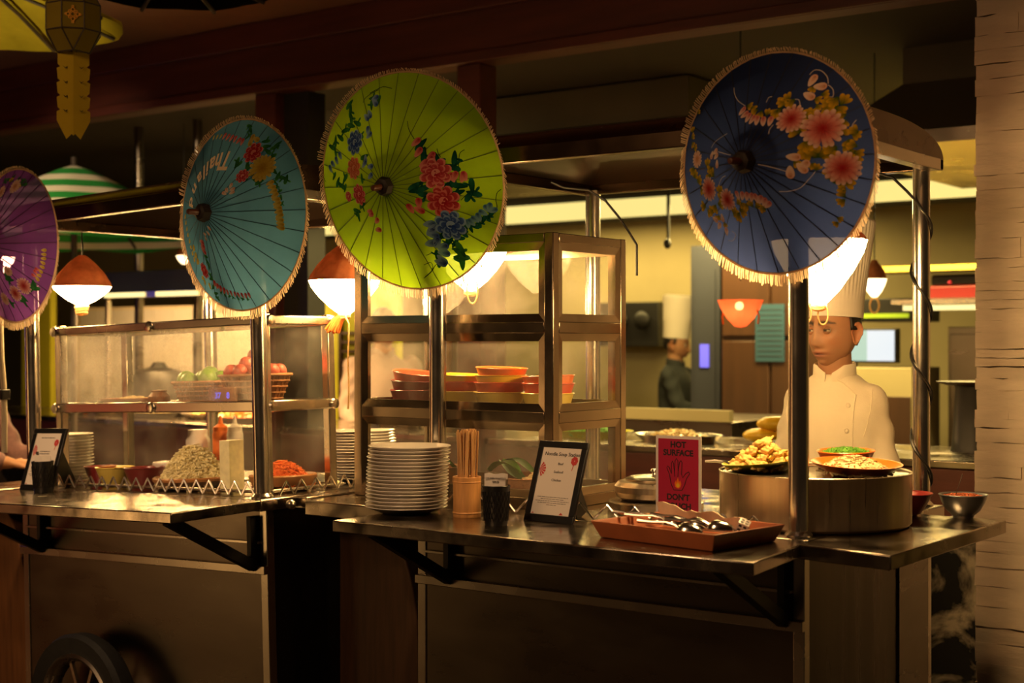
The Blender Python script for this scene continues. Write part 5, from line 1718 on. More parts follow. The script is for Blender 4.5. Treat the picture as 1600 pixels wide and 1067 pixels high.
def wonton_mesh(seed):
    mb = MB().ball((0, 0, 0), (1.0, 0.70, 0.55), 24, 18)
    # a crimped wing on one side
    for k in range(9):
        a = -1.0 + 2.0 * k / 8
        mb.ball((1.05 * math.cos(a), 0.95 * math.sin(a), 0.10 * math.sin(5 * a + seed)), (0.34, 0.26, 0.12 + 0.05 * (k % 2)), 8, 6)
    me = mb.mesh('fried_wonton', 70)
    off = Vector((seed * 3.1, seed * 1.7, 0))
    for v in me.vertices:
        p = v.co
        v.co = p * (1 + 0.42 * noise.noise(p * 2.1 + off) + 0.26 * noise.noise(p * 4.6 + off))
    return me


WM = [wonton_mesh(s_) for s_ in range(4)]
r_ = random.Random(8)
CMP = ['right', 'back right', 'back', 'back left', 'left', 'front left', 'front', 'front right']
WL = ['%s of the bottom ring' % c_ for c_ in ('right', 'far right back', 'back right', 'back left', 'far left back', 'left', 'far left front', 'front left', 'front right', 'far right front')]
WL += ['%s of the second ring' % c_ for c_ in CMP] + ['%s of the third ring' % c_ for c_ in ('right', 'back', 'left', 'front')] + ['right one at the very top', 'left one at the very top']
for i in range(24):
    lv = 0 if i < 10 else (1 if i < 18 else (2 if i < 22 else 3))
    rad = (0.078, 0.056, 0.030, 0.012)[lv]
    cnt = (10, 8, 4, 2)[lv]
    a = 2 * PI * (i - (0, 10, 18, 22)[lv]) / cnt + lv * 0.4
    o = link('fried_wonton', WM[i % 4], 'wonton')
    s_ = 0.020 * r_.uniform(0.9, 1.2)
    put(o, GP @ T(rad * math.cos(a), rad * math.sin(a), 0.022 + 0.017 * lv) @ RZ(r_.uniform(0, 6)) @ RX(r_.uniform(-0.5, 0.5)) @ RY(r_.uniform(-0.5, 0.5)) @ Matrix.Scale(s_, 4))
    tag(o, 'golden fried wonton, %s on the green dish' % WL[i], 'wonton', 'fried wontons on the green dish')

# bowls on the right of the pot
simple('deep_bowl', bowl(0.034, 0.064, 0.060), 'maroonm', T(0.055, 0.560, CT), 'maroon bowl with yellow inside, squeezed between stock pot and grey bowl', 'bowl')
simple('sauce', MB().lathe([(0, 0.0), (0.054, 0.0), (0.055, 0.002), (0, 0.003)], 32), 'yellowm', T(0.055, 0.560, CT + 0.047), 'yellow sauce filling the maroon bowl', 'sauce')
simple('metal_bowl', MB().lathe([(0.0, 0.0), (0.026, 0.0), (0.028, 0.006), (0.044, 0.020), (0.056, 0.042), (0.061, 0.059), (0.064, 0.061), (0.062, 0.063), (0.058, 0.060), (0.052, 0.042), (0.040, 0.024), (0, 0.012)], 40),
       'greysteel', T(0.192, 0.600, CT), 'grey metal bowl of chili flakes on the right end shelf', 'bowl')
simple('chili_flakes', heap(lambda mb, r_, i: flake(mb, r_, 0.054, 0.008, 0.0022), 520, 9), 'chili', T(0.192, 0.600, CT + 0.055), 'heap of red chili flakes in the grey metal bowl', 'chili', kind='stuff')
simple('thin_skewer', MB().tube([(0, 0, 0), (0.012, 0.020, 0.058)], 0.0011, 6), 'chrome', T(0.180, 0.575, CT + 0.058), 'thin metal skewer standing in the chili flakes', 'skewer')

# ------------------------------------------------------------------ tray with ladles
TM = T(-0.190, -0.205, CT + 0.0005) @ RZ(R(-9))
a, b, h = 0.185, 0.135, 0.040
o_, i_ = MB(), None
ob = [(-a * 0.90, -b * 0.88, 0), (a * 0.90, -b * 0.88, 0), (a * 0.90, b * 0.88, 0), (-a * 0.90, b * 0.88, 0)]
ot = [(-a, -b, h), (a, -b, h), (a, b, h), (-a, b, h)]
it = [(-a + 0.009, -b + 0.009, h), (a - 0.009, -b + 0.009, h), (a - 0.009, b - 0.009, h), (-a + 0.009, b - 0.009, h)]
ib = [(-a * 0.90 + 0.009, -b * 0.88 + 0.009, 0.007), (a * 0.90 - 0.009, -b * 0.88 + 0.009, 0.007), (a * 0.90 - 0.009, b * 0.88 - 0.009, 0.007), (-a * 0.90 + 0.009, b * 0.88 - 0.009, 0.007)]
fs = [(3, 2, 1, 0)]
for k in range(4):
    k2 = (k + 1) % 4
    fs += [(k, k2, 4 + k2, 4 + k), (4 + k, 4 + k2, 8 + k2, 8 + k), (8 + k, 8 + k2, 12 + k2, 12 + k)]
fs.append((12, 13, 14, 15))
o_.add(ob + ot + it + ib, fs)
tr = o_.build('serving_tray', 'terracotta', smooth=0, bevel=0.002)
put(tr, TM)
tag(tr, 'reddish brown flared tray of ladles and a napkin at the shelf corner', 'tray')


def ladle():
    t = thing('ladle_spoon', 'x', 'spoon', Matrix(), 'metal spoons lying in the brown tray')
    vs, fs = [], []
    mb = MB()
    nu, nv = 20, 8
    for sgn, q in ((1, 1.0), (-1, 0.93)):
        pass
    for layer, sc in ((0, 1.0), (1, 0.92)):
        for j in range(nv + 1):
            tt = PI / 2 * j / nv
            for i in range(nu):
                aa = 2 * PI * i / nu
                egg = 1 + 0.22 * math.cos(aa)
                vs.append((0.033 * egg * math.cos(tt) * math.cos(aa) * (sc if j else 1), 0.024 * math.cos(tt) * math.sin(aa) * (sc if j else 1), 0.021 * math.sin(tt) * sc))
    q = (nv + 1) * nu
    for j in range(nv):
        for i in range(nu):
            i2 = (i + 1) % nu
            a_ = (j * nu + i, j * nu + i2, (j + 1) * nu + i2, (j + 1) * nu + i)
            fs.append(a_)
            fs.append(tuple(q + k for k in reversed(a_)))
    mb.add(vs, fs).build('bowl', 'chrome', t, smooth=60)
    MB().tube([(-0.018, 0, 0.003), (-0.032, 0, 0.010), (-0.055, 0, 0.012), (-0.090, 0, 0.006), (-0.125, 0, 0.003)], [0.005, 0.0035, 0.0032, 0.004, 0.006], 8).build('handle', 'chrome', t)
    return t


ld = ladle()
ls = [(-0.075, -0.012, 0.034, 12, 'in front of the napkin, nearest the chopsticks'), (-0.022, -0.020, 0.034, 20, 'second from the chopstick end of the tray'),
      (0.040, -0.015, 0.036, 8, 'third from the chopstick end of the tray'), (0.058, -0.072, 0.030, 16, 'lowest, nearest the tray corner'), (0.108, -0.022, 0.036, 28, 'beside the small latticed cube')]
for i, (x, y, z, an, w) in enumerate(ls):
    mt = TM @ T(x, y, z) @ RZ(R(an)) @ RY(R(7))
    lb = 'shiny spoon face down in the tray, %s' % w
    if i == 0:
        put(ld, mt)
        ld['label'] = lb
    else:
        dup(ld, mt, lb)
# napkin: folded cloth standing along the back of the tray
vs, fs = [], []
nx, nz = 24, 5
for d in (0, 1):
    for j in range(nz + 1):
        for i in range(nx + 1):
            u = i / nx
            x = -0.150 + 0.265 * u
            hz = (0.042 + 0.016 * (1 - u) + 0.004 * math.sin(u * 13) + 0.003 * math.sin(u * 29 + 1)) * j / nz
            y = 0.085 + (0.013 * math.sin(u * 8 + 0.6) + 0.006 * math.sin(u * 21)) * (0.3 + 0.7 * j / nz) + 0.030 * (1 - j / nz) * 0.2 - 0.022 * (j / nz) + d * 0.004
            vs.append((x, y, 0.010 + hz))
q = (nx + 1) * (nz + 1)
for j in range(nz):
    for i in range(nx):
        k = j * (nx + 1) + i
        fs += [(k, k + 1, k + nx + 2, k + nx + 1), (q + k, q + k + nx + 1, q + k + nx + 2, q + k + 1)]
for i in range(nx):
    k = nz * (nx + 1) + i
    fs.append((k, k + 1, q + k + 1, q + k))
simple('napkin', MB().add(vs, fs), 'cream', TM, 'cream cloth napkin folded along the back of the brown tray', 'napkin', smooth=70)
for i, (dy, an, w) in enumerate(((0.030, 6, 'upper'), (0.018, 9, 'lower'))):
    simple('chopstick', MB().tube([(0, 0, 0), (0.12, 0, 0.0)], [0.0045, 0.003], 8), 'stick', TM @ T(-0.172, dy - 0.02, 0.044 + 0.002 * i) @ RZ(R(an)), 'pale wooden chopstick lying over the left rim of the tray, the %s one' % w, 'chopstick')
cb = thing('latticed_cube', 'small pale latticed cube with dark square holes in the tray', 'trinket', TM @ T(0.148, 0.020, 0.042) @ RZ(R(20)) @ RX(R(20)) @ RY(R(25)))
MB().box(-0.011, 0.011, -0.011, 0.011, -0.011, 0.011).build('core', 'black', cb)
lt = MB()
for s_ in (-0.011, 0.0, 0.011):
    for y in (-0.0115, 0.0115):
        lt.box(s_ - 0.0018, s_ + 0.0018, y - 0.001, y + 0.001, -0.0125, 0.0125)
        lt.box(-0.0125, 0.0125, y - 0.001, y + 0.001, s_ - 0.0018, s_ + 0.0018)
    for x in (-0.0115, 0.0115):
        lt.box(x - 0.001, x + 0.001, s_ - 0.0018, s_ + 0.0018, -0.0125, 0.0125)
    for z in (0.0115,):
        lt.box(s_ - 0.0018, s_ + 0.0018, -0.0125, 0.0125, z - 0.001, z + 0.001)
        lt.box(-0.0125, 0.0125, s_ - 0.0018, s_ + 0.0018, z - 0.001, z + 0.001)
lt.build('lattice', 'plate', cb, smooth=0, weld=False)

# ------------------------------------------------------------------ bowls and vegetables in the tall case
SH2 = CT + 0.260
cb_ = bowl(0.058, 0.076, 0.055).mesh('melamine_bowl', 30)
BW = [(-1.407, 0.245, [('maroonm', 0, 0, 'lowest, dark maroon'), ('maroonm', 2, 0, 'middle, dark maroon'), ('redm', 7, 1, 'topmost, tilted red orange')], 'in the leftmost stack'),
      (-1.247, 0.250, [('yellow2', 0, 0, 'lowest, pale yellow'), ('redm', 0, 0, 'middle, red orange'), ('yellowm', 2, 0, 'topmost, bright yellow')], 'in the stack behind the post'),
      (-1.085, 0.255, [('yellow2', 0, 0, 'lowest, pale yellow'), ('redm', 0, 0, 'second, red orange'), ('yellowm', 0, 0, 'third, yellow'), ('orange', 2, 0, 'topmost, orange rimmed')], 'in the middle right stack'),
      (-0.915, 0.262, [('yellow2', 0, 0, 'lowest, pale yellow'), ('redm', 0, 0, 'middle, red orange'), ('orange', -2, 0, 'topmost, orange')], 'in the rightmost stack')]
for (x, y, lst, where) in BW:
    z = SH2 + 0.001
    for i, (m, an, k, w) in enumerate(lst):
        o = bpy.data.objects.new('melamine_bowl', cb_.copy())
        COL.objects.link(o)
        o.data.materials.clear()
        o.data.materials.append(M[m])
        put(o, T(x + 0.002 * i, y, z + 0.004 * k) @ RY(R(an)))
        tag(o, '%s bowl %s of the tall glass case' % (w, where), 'bowl', 'melamine bowls in the tall case')
        z += (0.029 if i == 0 else 0.0215) if i < len(lst) - 1 else 0
tb = bowl(0.085, 0.105, 0.060)
VB = T(-1.345, 0.255, CT + 0.012)
simple('wooden_bowl', bowl(0.078, 0.096, 0.070), 'wood', VB, 'brown wooden bowl of green leaves low in the tall case, behind plates', 'bowl')


def leafm(seed, ln=0.07, wd=0.020):
    vs, fs = [], []
    n = 8
    for i in range(n + 1):
        u = i / n
        w = wd * math.sin(PI * min(1, u * 0.9 + 0.08)) ** 0.8
        z = 0.018 * math.sin(PI * u + seed)
        for s_ in (-1, 0, 1):
            vs.append((ln * (u - 0.5), s_ * w, z + 0.006 * abs(s_)))
    for i in range(n):
        for k in range(2):
            a_ = i * 3 + k
            fs.append((a_, a_ + 1, a_ + 4, a_ + 3))
    return MB().add(vs, fs).mesh('green_leaf', 60)


LM = [leafm(s_ * 0.9) for s_ in range(3)]
for (MTX, nm, grp, spots) in ((VB, 'broad green leaf in the wooden bowl behind the plates', 'leaves in the bowl behind the plates', [(-0.04, 0.0, 0.068, 10), (0.03, 0.02, 0.070, 60), (0.0, -0.05, 0.071, -20), (0.05, -0.04, 0.069, 35)]),
                              (T(-0.985, 0.240, CT + 0.012), 'long green leaf in the low basket of the tall case', 'leaves in the low basket', [(-0.05, -0.03, 0.070, 5), (-0.02, 0.02, 0.074, 12), (-0.06, 0.03, 0.068, -8), (-0.03, -0.05, 0.072, 2)])):
    for k, (x, y, z, an) in enumerate(spots):
        o = link('green_leaf', LM[k % 3], 'leaf')
        put(o, MTX @ T(x, y, z) @ RZ(R(an)) @ Matrix.Scale(1.5, 4))
        tag(o, '%s, %s of the four' % (nm, ('leftmost', 'rearmost', 'front', 'rightmost')[k]), 'leaf', grp)
LB = T(-0.955, 0.245, CT + 0.012)
simple('wooden_basket', bowl(0.112, 0.126, 0.062), 'basket', LB, 'brown basket of greens and pale noodles low in the tall case', 'basket')
simple('rice_noodles', heap(lambda mb, r_, i: strand(mb, r_, 0.060, 0.022, 0.05, 0.0018), 160, 13), 'noodle', LB @ T(0.055, 0, 0.056), 'pale rice noodles in the basket low in the tall case', 'noodles', kind='stuff')

# ------------------------------------------------------------------ contents of the low case (cart 2 frame)
for (x, y, m, r1, w) in ((-0.995, 0.185, 'maroonm', 0.056, 'dark red bowl at the left end of the low case floor'), (-0.895, 0.165, 'yellow2', 0.064, 'yellow bowl between two dark red bowls in the low case'),
                         (-0.765, 0.185, 'maroonm', 0.068, 'dark red bowl beside the bean sprouts in the low case')):
    simple('salad_bowl', bowl(r1 * 0.62, r1, 0.062), m, M2 @ T(x, y, CT + 0.001), w, 'bowl')
for (x, y, m, w) in ((-0.90, 0.29, 'leaf', 'pale dish lid behind the red bowls in the low case'),):
    simple('sauce_tray', MB().lathe([(0, 0), (0.05, 0), (0.058, 0.02), (0.060, 0.070), (0.057, 0.075), (0, 0.073)], 32), 'plate', M2 @ T(-0.775, 0.306, CT), 'white pot of salad behind the dark red bowls', 'pot')
SPM = M2 @ T(-0.535, 0.205, CT)
simple('wooden_plate', MB().lathe([(0, 0), (0.075, 0), (0.12, 0.012), (0.135, 0.026), (0.136, 0.034), (0.130, 0.038), (0.115, 0.026), (0, 0.018)], 48), 'platewood', SPM, 'ochre wooden plate under the heap of bean sprouts', 'plate')
simple('bean_sprouts', heap(lambda mb, r_, i: strand(mb, r_, 0.108, 0.115, 0.055, 0.0022, 0.022, 0.008), 900, 21), 'sprout', SPM, 'tall cone of pale bean sprouts in the low case', 'sprouts', kind='stuff')
simple('sprout_core', MB().lathe([(0.0, 0.112), (0.030, 0.104), (0.065, 0.072), (0.100, 0.030), (0.108, 0.020), (0.0, 0.020)], 32), 'sprout', SPM, 'packed middle of the bean sprout cone', 'sprouts', kind='stuff')
CPM = M2 @ T(-0.165, 0.250, CT)
simple('wooden_plate', MB().lathe([(0, 0), (0.065, 0), (0.098, 0.016), (0.108, 0.036), (0.109, 0.046), (0.104, 0.050), (0.092, 0.032), (0, 0.020)], 48), 'platewood', CPM, 'ochre wooden plate of shredded carrot behind the case corner', 'plate')
simple('shredded_carrot', heap(lambda mb, r_, i: strand(mb, r_, 0.082, 0.064, 0.046, 0.0021, 0.024, 0.010), 520, 23), 'carrot', CPM, 'heap of shredded orange carrot in the low case', 'carrot', kind='stuff')
simple('carrot_core', MB().lathe([(0.0, 0.080), (0.036, 0.066), (0.068, 0.036), (0.080, 0.026), (0.0, 0.02)], 24), 'carrot', CPM, 'packed middle of the carrot heap', 'carrot', kind='stuff')
simple('tofu_block', MB().box(-0.022, 0.022, -0.03, 0.03, 0, 0.165), 'sprout', M2 @ T(-0.225, 0.088, CT + 0.001), 'pale yellow block of pressed tofu standing in the low case', 'tofu')
for (x, m, w) in ((-0.545, 'carrot', 'orange squeeze bottle with a pointed tip behind the bean sprouts'), (-0.475, 'plate', 'white squeeze bottle with a pointed tip behind the bean sprouts')):
    t = thing('squeeze_bottle', w, 'bottle', M2 @ T(x, 0.335, CT))
    MB().lathe([(0, 0), (0.027, 0), (0.028, 0.004), (0.028, 0.17), (0.024, 0.182), (0.0, 0.182)], 24).build('body', m, t)
    MB().lathe([(0.025, 0.180), (0.025, 0.194), (0.014, 0.202), (0.009, 0.206), (0.004, 0.232), (0, 0.233)], 20).build('nozzle_cap', m, t)
simple('condiment_jar', MB().lathe([(0, 0), (0.040, 0), (0.042, 0.01), (0.042, 0.15), (0.034, 0.165), (0.034, 0.185), (0.0, 0.187)], 28), 'plate', M2 @ T(-0.66, 0.335, CT), 'wide pale jar behind the bean sprouts in the low case', 'jar')
# upper tier
U = CT + 0.269
simple('salad_plate', MB().lathe([(0, 0), (0.06, 0), (0.098, 0.016), (0.118, 0.028), (0.119, 0.031), (0.112, 0.031), (0.09, 0.020), (0, 0.008)], 40), 'terracotta', M2 @ T(-0.845, 0.215, U), 'brown plate of salad on the upper tier of the low case', 'plate')
simple('mixed_salad', heap(lambda mb, r_, i: strand(mb, r_, 0.080, 0.022, 0.04, 0.0026, 0.012), 160, 27), 'noodle', M2 @ T(-0.845, 0.215, U), 'pale salad heaped on the brown plate, upper tier', 'salad', kind='stuff')
simple('small_jar', MB().lathe([(0, 0), (0.026, 0), (0.036, 0.018), (0.036, 0.036), (0.024, 0.05), (0.028, 0.056), (0.0, 0.058)], 24), 'wood', M2 @ T(-0.655, 0.165, U), 'small brown round jar beside the lime basket', 'jar')


def wicker(mtx, label, r0, r1, h, n=30):
    t = thing('wicker_basket', label, 'basket', mtx)
    MB().lathe([(0, 0), (r0, 0), (r1 - 0.004, h), (r1 - 0.008, h), (r0 - 0.006, 0.006), (0, 0.006)], n).build('lining', 'basket', t)
    w = MB()
    for k in range(n):
        a_ = 2 * PI * k / n
        w.tube([(r0 * math.cos(a_), r0 * math.sin(a_), 0.002), (r1 * math.cos(a_), r1 * math.sin(a_), h)], 0.0026, 5)
    w.build('stakes', 'basket', t)
    for j in range(6):
        f_ = j / 5
        rr = r0 + (r1 - r0) * f_ + 0.002
        MB().tube([((rr + 0.0018 * math.cos(PI * k)) * math.cos(2 * PI * k / n), (rr + 0.0018 * math.cos(PI * k)) * math.sin(2 * PI * k / n), 0.004 + (h - 0.004) * f_) for k in range(n)], 0.0036 if j < 5 else 0.0055, 6, True).build('woven_band', 'basket', t)
    return t


wicker(M2 @ T(-0.492, 0.205, U), 'wicker basket of green limes on the upper tier of the low case', 0.062, 0.090, 0.080)
LMM = MB().ball((0, 0, 0), (0.031, 0.031, 0.033), 20, 12).mesh('lime', 60)
for i, (x, y, z, w) in enumerate(((-0.058, -0.012, 0.086, 'at the left of the basket'), (-0.005, -0.045, 0.080, 'at the front of the basket'), (0.052, -0.018, 0.092, 'at the right of the basket'), (0.012, 0.030, 0.100, 'highest, at the back of the basket'), (-0.040, 0.045, 0.086, 'at the back left of the basket'), (0.052, 0.042, 0.084, 'at the back right of the basket'))):
    put(tag(link('lime', LMM, 'lime'), 'round green lime lying %s' % w, 'lime', 'limes in the wicker basket'), M2 @ T(-0.492 + x, 0.205 + y, U + z))
wicker(M2 @ T(-0.235, 0.205, U), 'wicker basket of red fruit beside the lime basket', 0.075, 0.112, 0.098)
RFM = MB().ball((0, 0, 0), (0.024, 0.024, 0.026), 16, 10).mesh('red_fruit', 60)
r_ = random.Random(3)
FL = ['%s of the bottom ring' % c_ for c_ in ('right', 'right back', 'back', 'left back', 'far left', 'left front', 'front left', 'front', 'right front')] + ['%s of the upper ring' % c_ for c_ in ('right', 'back', 'left', 'front')] + ['topmost']
for i in range(14):
    a_ = 2 * PI * i / 9
    if i < 9:
        p = (0.078 * math.cos(a_), 0.078 * math.sin(a_), 0.108)
    elif i < 13:
        p = (0.038 * math.cos(PI / 2 * (i - 9)), 0.038 * math.sin(PI / 2 * (i - 9)), 0.132)
    else:
        p = (0.0, 0.0, 0.158)
    put(tag(link('red_fruit', RFM, 'redfruit'), 'small dark red fruit, %s of the heap in the basket' % FL[i], 'fruit', 'red fruit heaped in the basket'), M2 @ T(-0.235 + p[0], 0.205 + p[1], U + p[2]) @ RZ(i))
t = thing('digital_scale', 'brown counter scale with a lit blue display in front of the red fruit', 'scale', M2 @ T(-0.255, 0.085, U))
MB().prism([(-0.075, 0), (0.075, 0), (0.070, 0.03), (-0.070, 0.03)], 0, 0.016, RX(0)).build('base', 'basket', t)
MB().box(-0.060, 0.060, -0.006, 0.006, 0.012, 0.062).build('display_housing', 'basket', t, bevel=0.002)
text('37', 0.026, 'bluelit', t, T(-0.016, -0.0070, 0.036) @ RX(PI / 2), 'display_digits', extrude=0.0004, bold=0.001)
text('8', 0.026, 'bluelit', t, T(0.030, -0.0070, 0.036) @ RX(PI / 2), 'display_digits', extrude=0.0004, bold=0.001)

# ------------------------------------------------------------------ people
SKIN = (0.43, 0.215, 0.115)


def g3(p, c, s):
    return math.exp(-sum(((p[i] - c[i]) / s[i]) ** 2 for i in range(3)))


def head_mesh(mb, mtx, nu=72, nv=72, scale=1.0, skin=SKIN):
    """face towards -y, eye line at z=0"""
    vs, cs = [], []
    for j in range(nv + 1):
        t = PI * j / nv
        for i in range(nu):
            a = 2 * PI * i / nu
            dx, dy, dz = math.sin(t) * math.cos(a), math.sin(t) * math.sin(a), math.cos(t)
            x, y, z = 0.076 * dx, 0.096 * dy, 0.122 * dz
            if z < 0:
                q = min(1, -z / 0.122)
                x *= 1 - 0.29 * q ** 1.8
                if y > 0:
                    y = y * (1 - 0.55 * q ** 1.2)
                else:
                    y = y * (1 + 0.10 * q) - 0.012 * q
                    # flatter, squarer jaw
                    x *= 1 + 0.12 * math.exp(-((z + 0.078) / 0.026) ** 2)
            if y < 0:
                y *= 0.94
            p = (x, y, z)
            ax = abs(x)
            pp = (ax, y, z)
            push = 0.0
            push += 0.011 * g3(pp, (0, -0.092, -0.004), (0.011, 0.05, 0.022))
            push += 0.023 * g3(pp, (0, -0.096, -0.040), (0.0125, 0.05, 0.018))
            push += 0.008 * g3(pp, (0.013, -0.09, -0.046), (0.008, 0.05, 0.009))
            push -= 0.0105 * g3(pp, (0.031, -0.08, -0.001), (0.017, 0.05, 0.012))
            push += 0.006 * g3(pp, (0.030, -0.08, 0.022), (0.028, 0.05, 0.010))
            push += 0.006 * g3(pp, (0.048, -0.07, -0.026), (0.020, 0.05, 0.018))
            push += 0.0105 * g3(pp, (0, -0.09, -0.0690), (0.022, 0.05, 0.0070))
            push += 0.0120 * g3(pp, (0, -0.09, -0.0830), (0.019, 0.05, 0.0075))
            push -= 0.0045 * g3(pp, (0, -0.09, -0.0760), (0.026, 0.05, 0.0025))
            push -= 0.004 * g3(pp, (0, -0.09, -0.094), (0.020, 0.05, 0.006))
            push += 0.010 * g3(pp, (0, -0.09, -0.112), (0.022, 0.05, 0.014))
            push -= 0.004 * g3(pp, (0.052, -0.05, -0.065), (0.02, 0.05, 0.03))
            y -= push
            c = list(skin)
            if y < -0.02:
                lip = g3(pp, (0, -0.1, -0.0755), (0.024, 0.09, 0.0115))
                c = list(mixc(c, (0.30, 0.10, 0.07), min(1, lip * 1.1)))
                line = g3(pp, (0, -0.1, -0.0760), (0.024, 0.09, 0.0019))
                c = list(mixc(c, (0.06, 0.02, 0.015), min(1, line)))
                bz = 0.0225 + 0.004 * math.sin(min(1, max(0, (ax - 0.012) / 0.04)) * PI)
                if 0.011 < ax < 0.054:
                    br = math.exp(-((z - bz) / (0.0066 * (1.25 - ax / 0.06))) ** 2)
                    c = list(mixc(c, (0.012, 0.008, 0.006), min(1, br * 1.2)))
                so = g3(pp, (0.031, -0.085, 0.000), (0.018, 0.08, 0.010))
                c = list(mixc(c, (0.22, 0.10, 0.055), 0.5 * so))
                ck = g3(pp, (0.045, -0.08, -0.035), (0.025, 0.08, 0.02))
                c = list(mixc(c, (0.50, 0.20, 0.11), 0.35 * ck))
                nn = g3(pp, (0.009, -0.11, -0.052), (0.005, 0.03, 0.004))
                c = list(mixc(c, (0.05, 0.02, 0.01), 0.9 * nn))
            vs.append(mtx @ Vector((x * scale, y * scale, z * scale)))
            cs.append(tuple(c))
    fs = []
    for j in range(nv):
        for i in range(nu):
            i2 = (i + 1) % nu
            fs.append((j * nu + i, (j + 1) * nu + i, (j + 1) * nu + i2, j * nu + i2))
    o = len(mb.v)
    mb.v += [tuple(v) for v in vs]
    mb.c += cs
    mb.f += [tuple(o + k for k in f) for f in fs]
    # eyes: ball with white, iris, pupil; then lids
    for s in (-1, 1):
        c = Vector((s * 0.031, -0.0765, 0.0005)) * scale
        n1, n2 = 18, 14
        o = len(mb.v)
        gaze = Vector((-0.10, -1, 0.0)).normalized()
        for j in range(n2 + 1):
            t = PI * j / n2
            for i in range(n1):
                a = 2 * PI * i / n1
                d = Vector((math.sin(t) * math.cos(a), -math.cos(t), math.sin(t) * math.sin(a)))
                ang = d.angle(gaze)
                col = (0.55, 0.48, 0.40) if ang > 0.62 else ((0.035, 0.018, 0.010) if ang > 0.28 else (0.004, 0.004, 0.004))
                mb.v.append(tuple(mtx @ (c + d * 0.0122 * scale)))
                mb.c.append(col)
        for j in range(n2):
            for i in range(n1):
                i2 = (i + 1) % n1
                mb.f.append((o + j * n1 + i, o + j * n1 + i2, o + (j + 1) * n1 + i2, o + (j + 1) * n1 + i))
        for (lo, hi) in ((0.20, 1.75), (-1.7, -0.22)):
            o = len(mb.v)
            m = 10
            for j in range(5):
                el = lo + (hi - lo) * j / 4
                for i in range(m + 1):
                    az = -1.45 + 2.9 * i / m
                    corner = (abs(az) / 1.45) ** 2
                    e2 = el * (1 - 0.75 * corner) if j == 0 else el
                    d = Vector((math.sin(az) * math.cos(e2), -math.cos(az) * math.cos(e2), math.sin(e2)))
                    mb.v.append(tuple(mtx @ (c + d * 0.0134 * scale)))
                    mb.c.append((0.025, 0.012, 0.008) if (j == 0 and lo > 0) else tuple(0.86 * q for q in skin))
            for j in range(4):
                for i in range(m):
                    k = o + j * (m + 1) + i
                    mb.f.append((k, k + 1, k + m + 2, k + m + 1))
    # ears
    for s in (-1, 1):
        em = mtx @ T(s * 0.0765 * scale, 0.012 * scale, -0.012 * scale) @ RZ(-s * 0.50) @ RX(-0.15)
        rings = []
        for (f, dx) in ((0.55, -0.004), (1.0, 0.004), (1.05, 0.010), (0.92, 0.0125), (0.72, 0.009), (0.45, 0.004), (0.12, 0.003)):
            ring = []
            for i in range(18):
                a = 2 * PI * i / 18
                yy = 0.0200 * math.cos(a) * f * (1 + 0.12 * math.sin(a))
                zz_ = 0.036 * math.sin(a) * f
                if zz_ < 0:
                    yy *= 0.78
                ring.append(em @ Vector((s * dx * scale, yy * scale, zz_ * scale)))
            rings.append(ring)
        mb.cur = tuple(q * v for q, v in zip(skin, (1.0, 0.85, 0.8)))
        mb.loft(rings)
        mb.cur = (1, 1, 1)


def ring_pts(c, rx, ry, seg=20, mtx=None, p=2.3):
    out = []
    for k in range(seg):
        a = 2 * PI * k / seg
        ca, sa = math.cos(a), math.sin(a)
        x = rx * abs(ca) ** (2 / p) * (1 if ca >= 0 else -1)
        y = ry * abs(sa) ** (2 / p) * (1 if sa >= 0 else -1)
        q = Vector((c[0] + x, c[1] + y, c[2]))
        out.append(mtx @ q if mtx else q)
    return out


def limb(mb, pts, rad, seg=14):
    """tapered limb through joints with rounded ends"""
    P_ = [Vector(p) for p in pts]
    q, r = [], []
    for i in range(len(P_) - 1):
        n = 5
        for k in range(n):
            f = k / n
            q.append(P_[i].lerp(P_[i + 1], f))
            r.append(rad[i] + (rad[i + 1] - rad[i]) * f)
    q.append(P_[-1])
    r.append(rad[-1])
    d0 = (q[0] - q[1]).normalized()
    d1 = (q[-1] - q[-2]).normalized()
    q = [q[0] + d0 * r[0] * 0.8, q[0] + d0 * r[0] * 0.45] + q + [q[-1] + d1 * r[-1] * 0.45, q[-1] + d1 * r[-1] * 0.8]
    r = [r[0] * 0.35, r[0] * 0.85] + r + [r[-1] * 0.85, r[-1] * 0.35]
    mb.tube(q, r, seg)


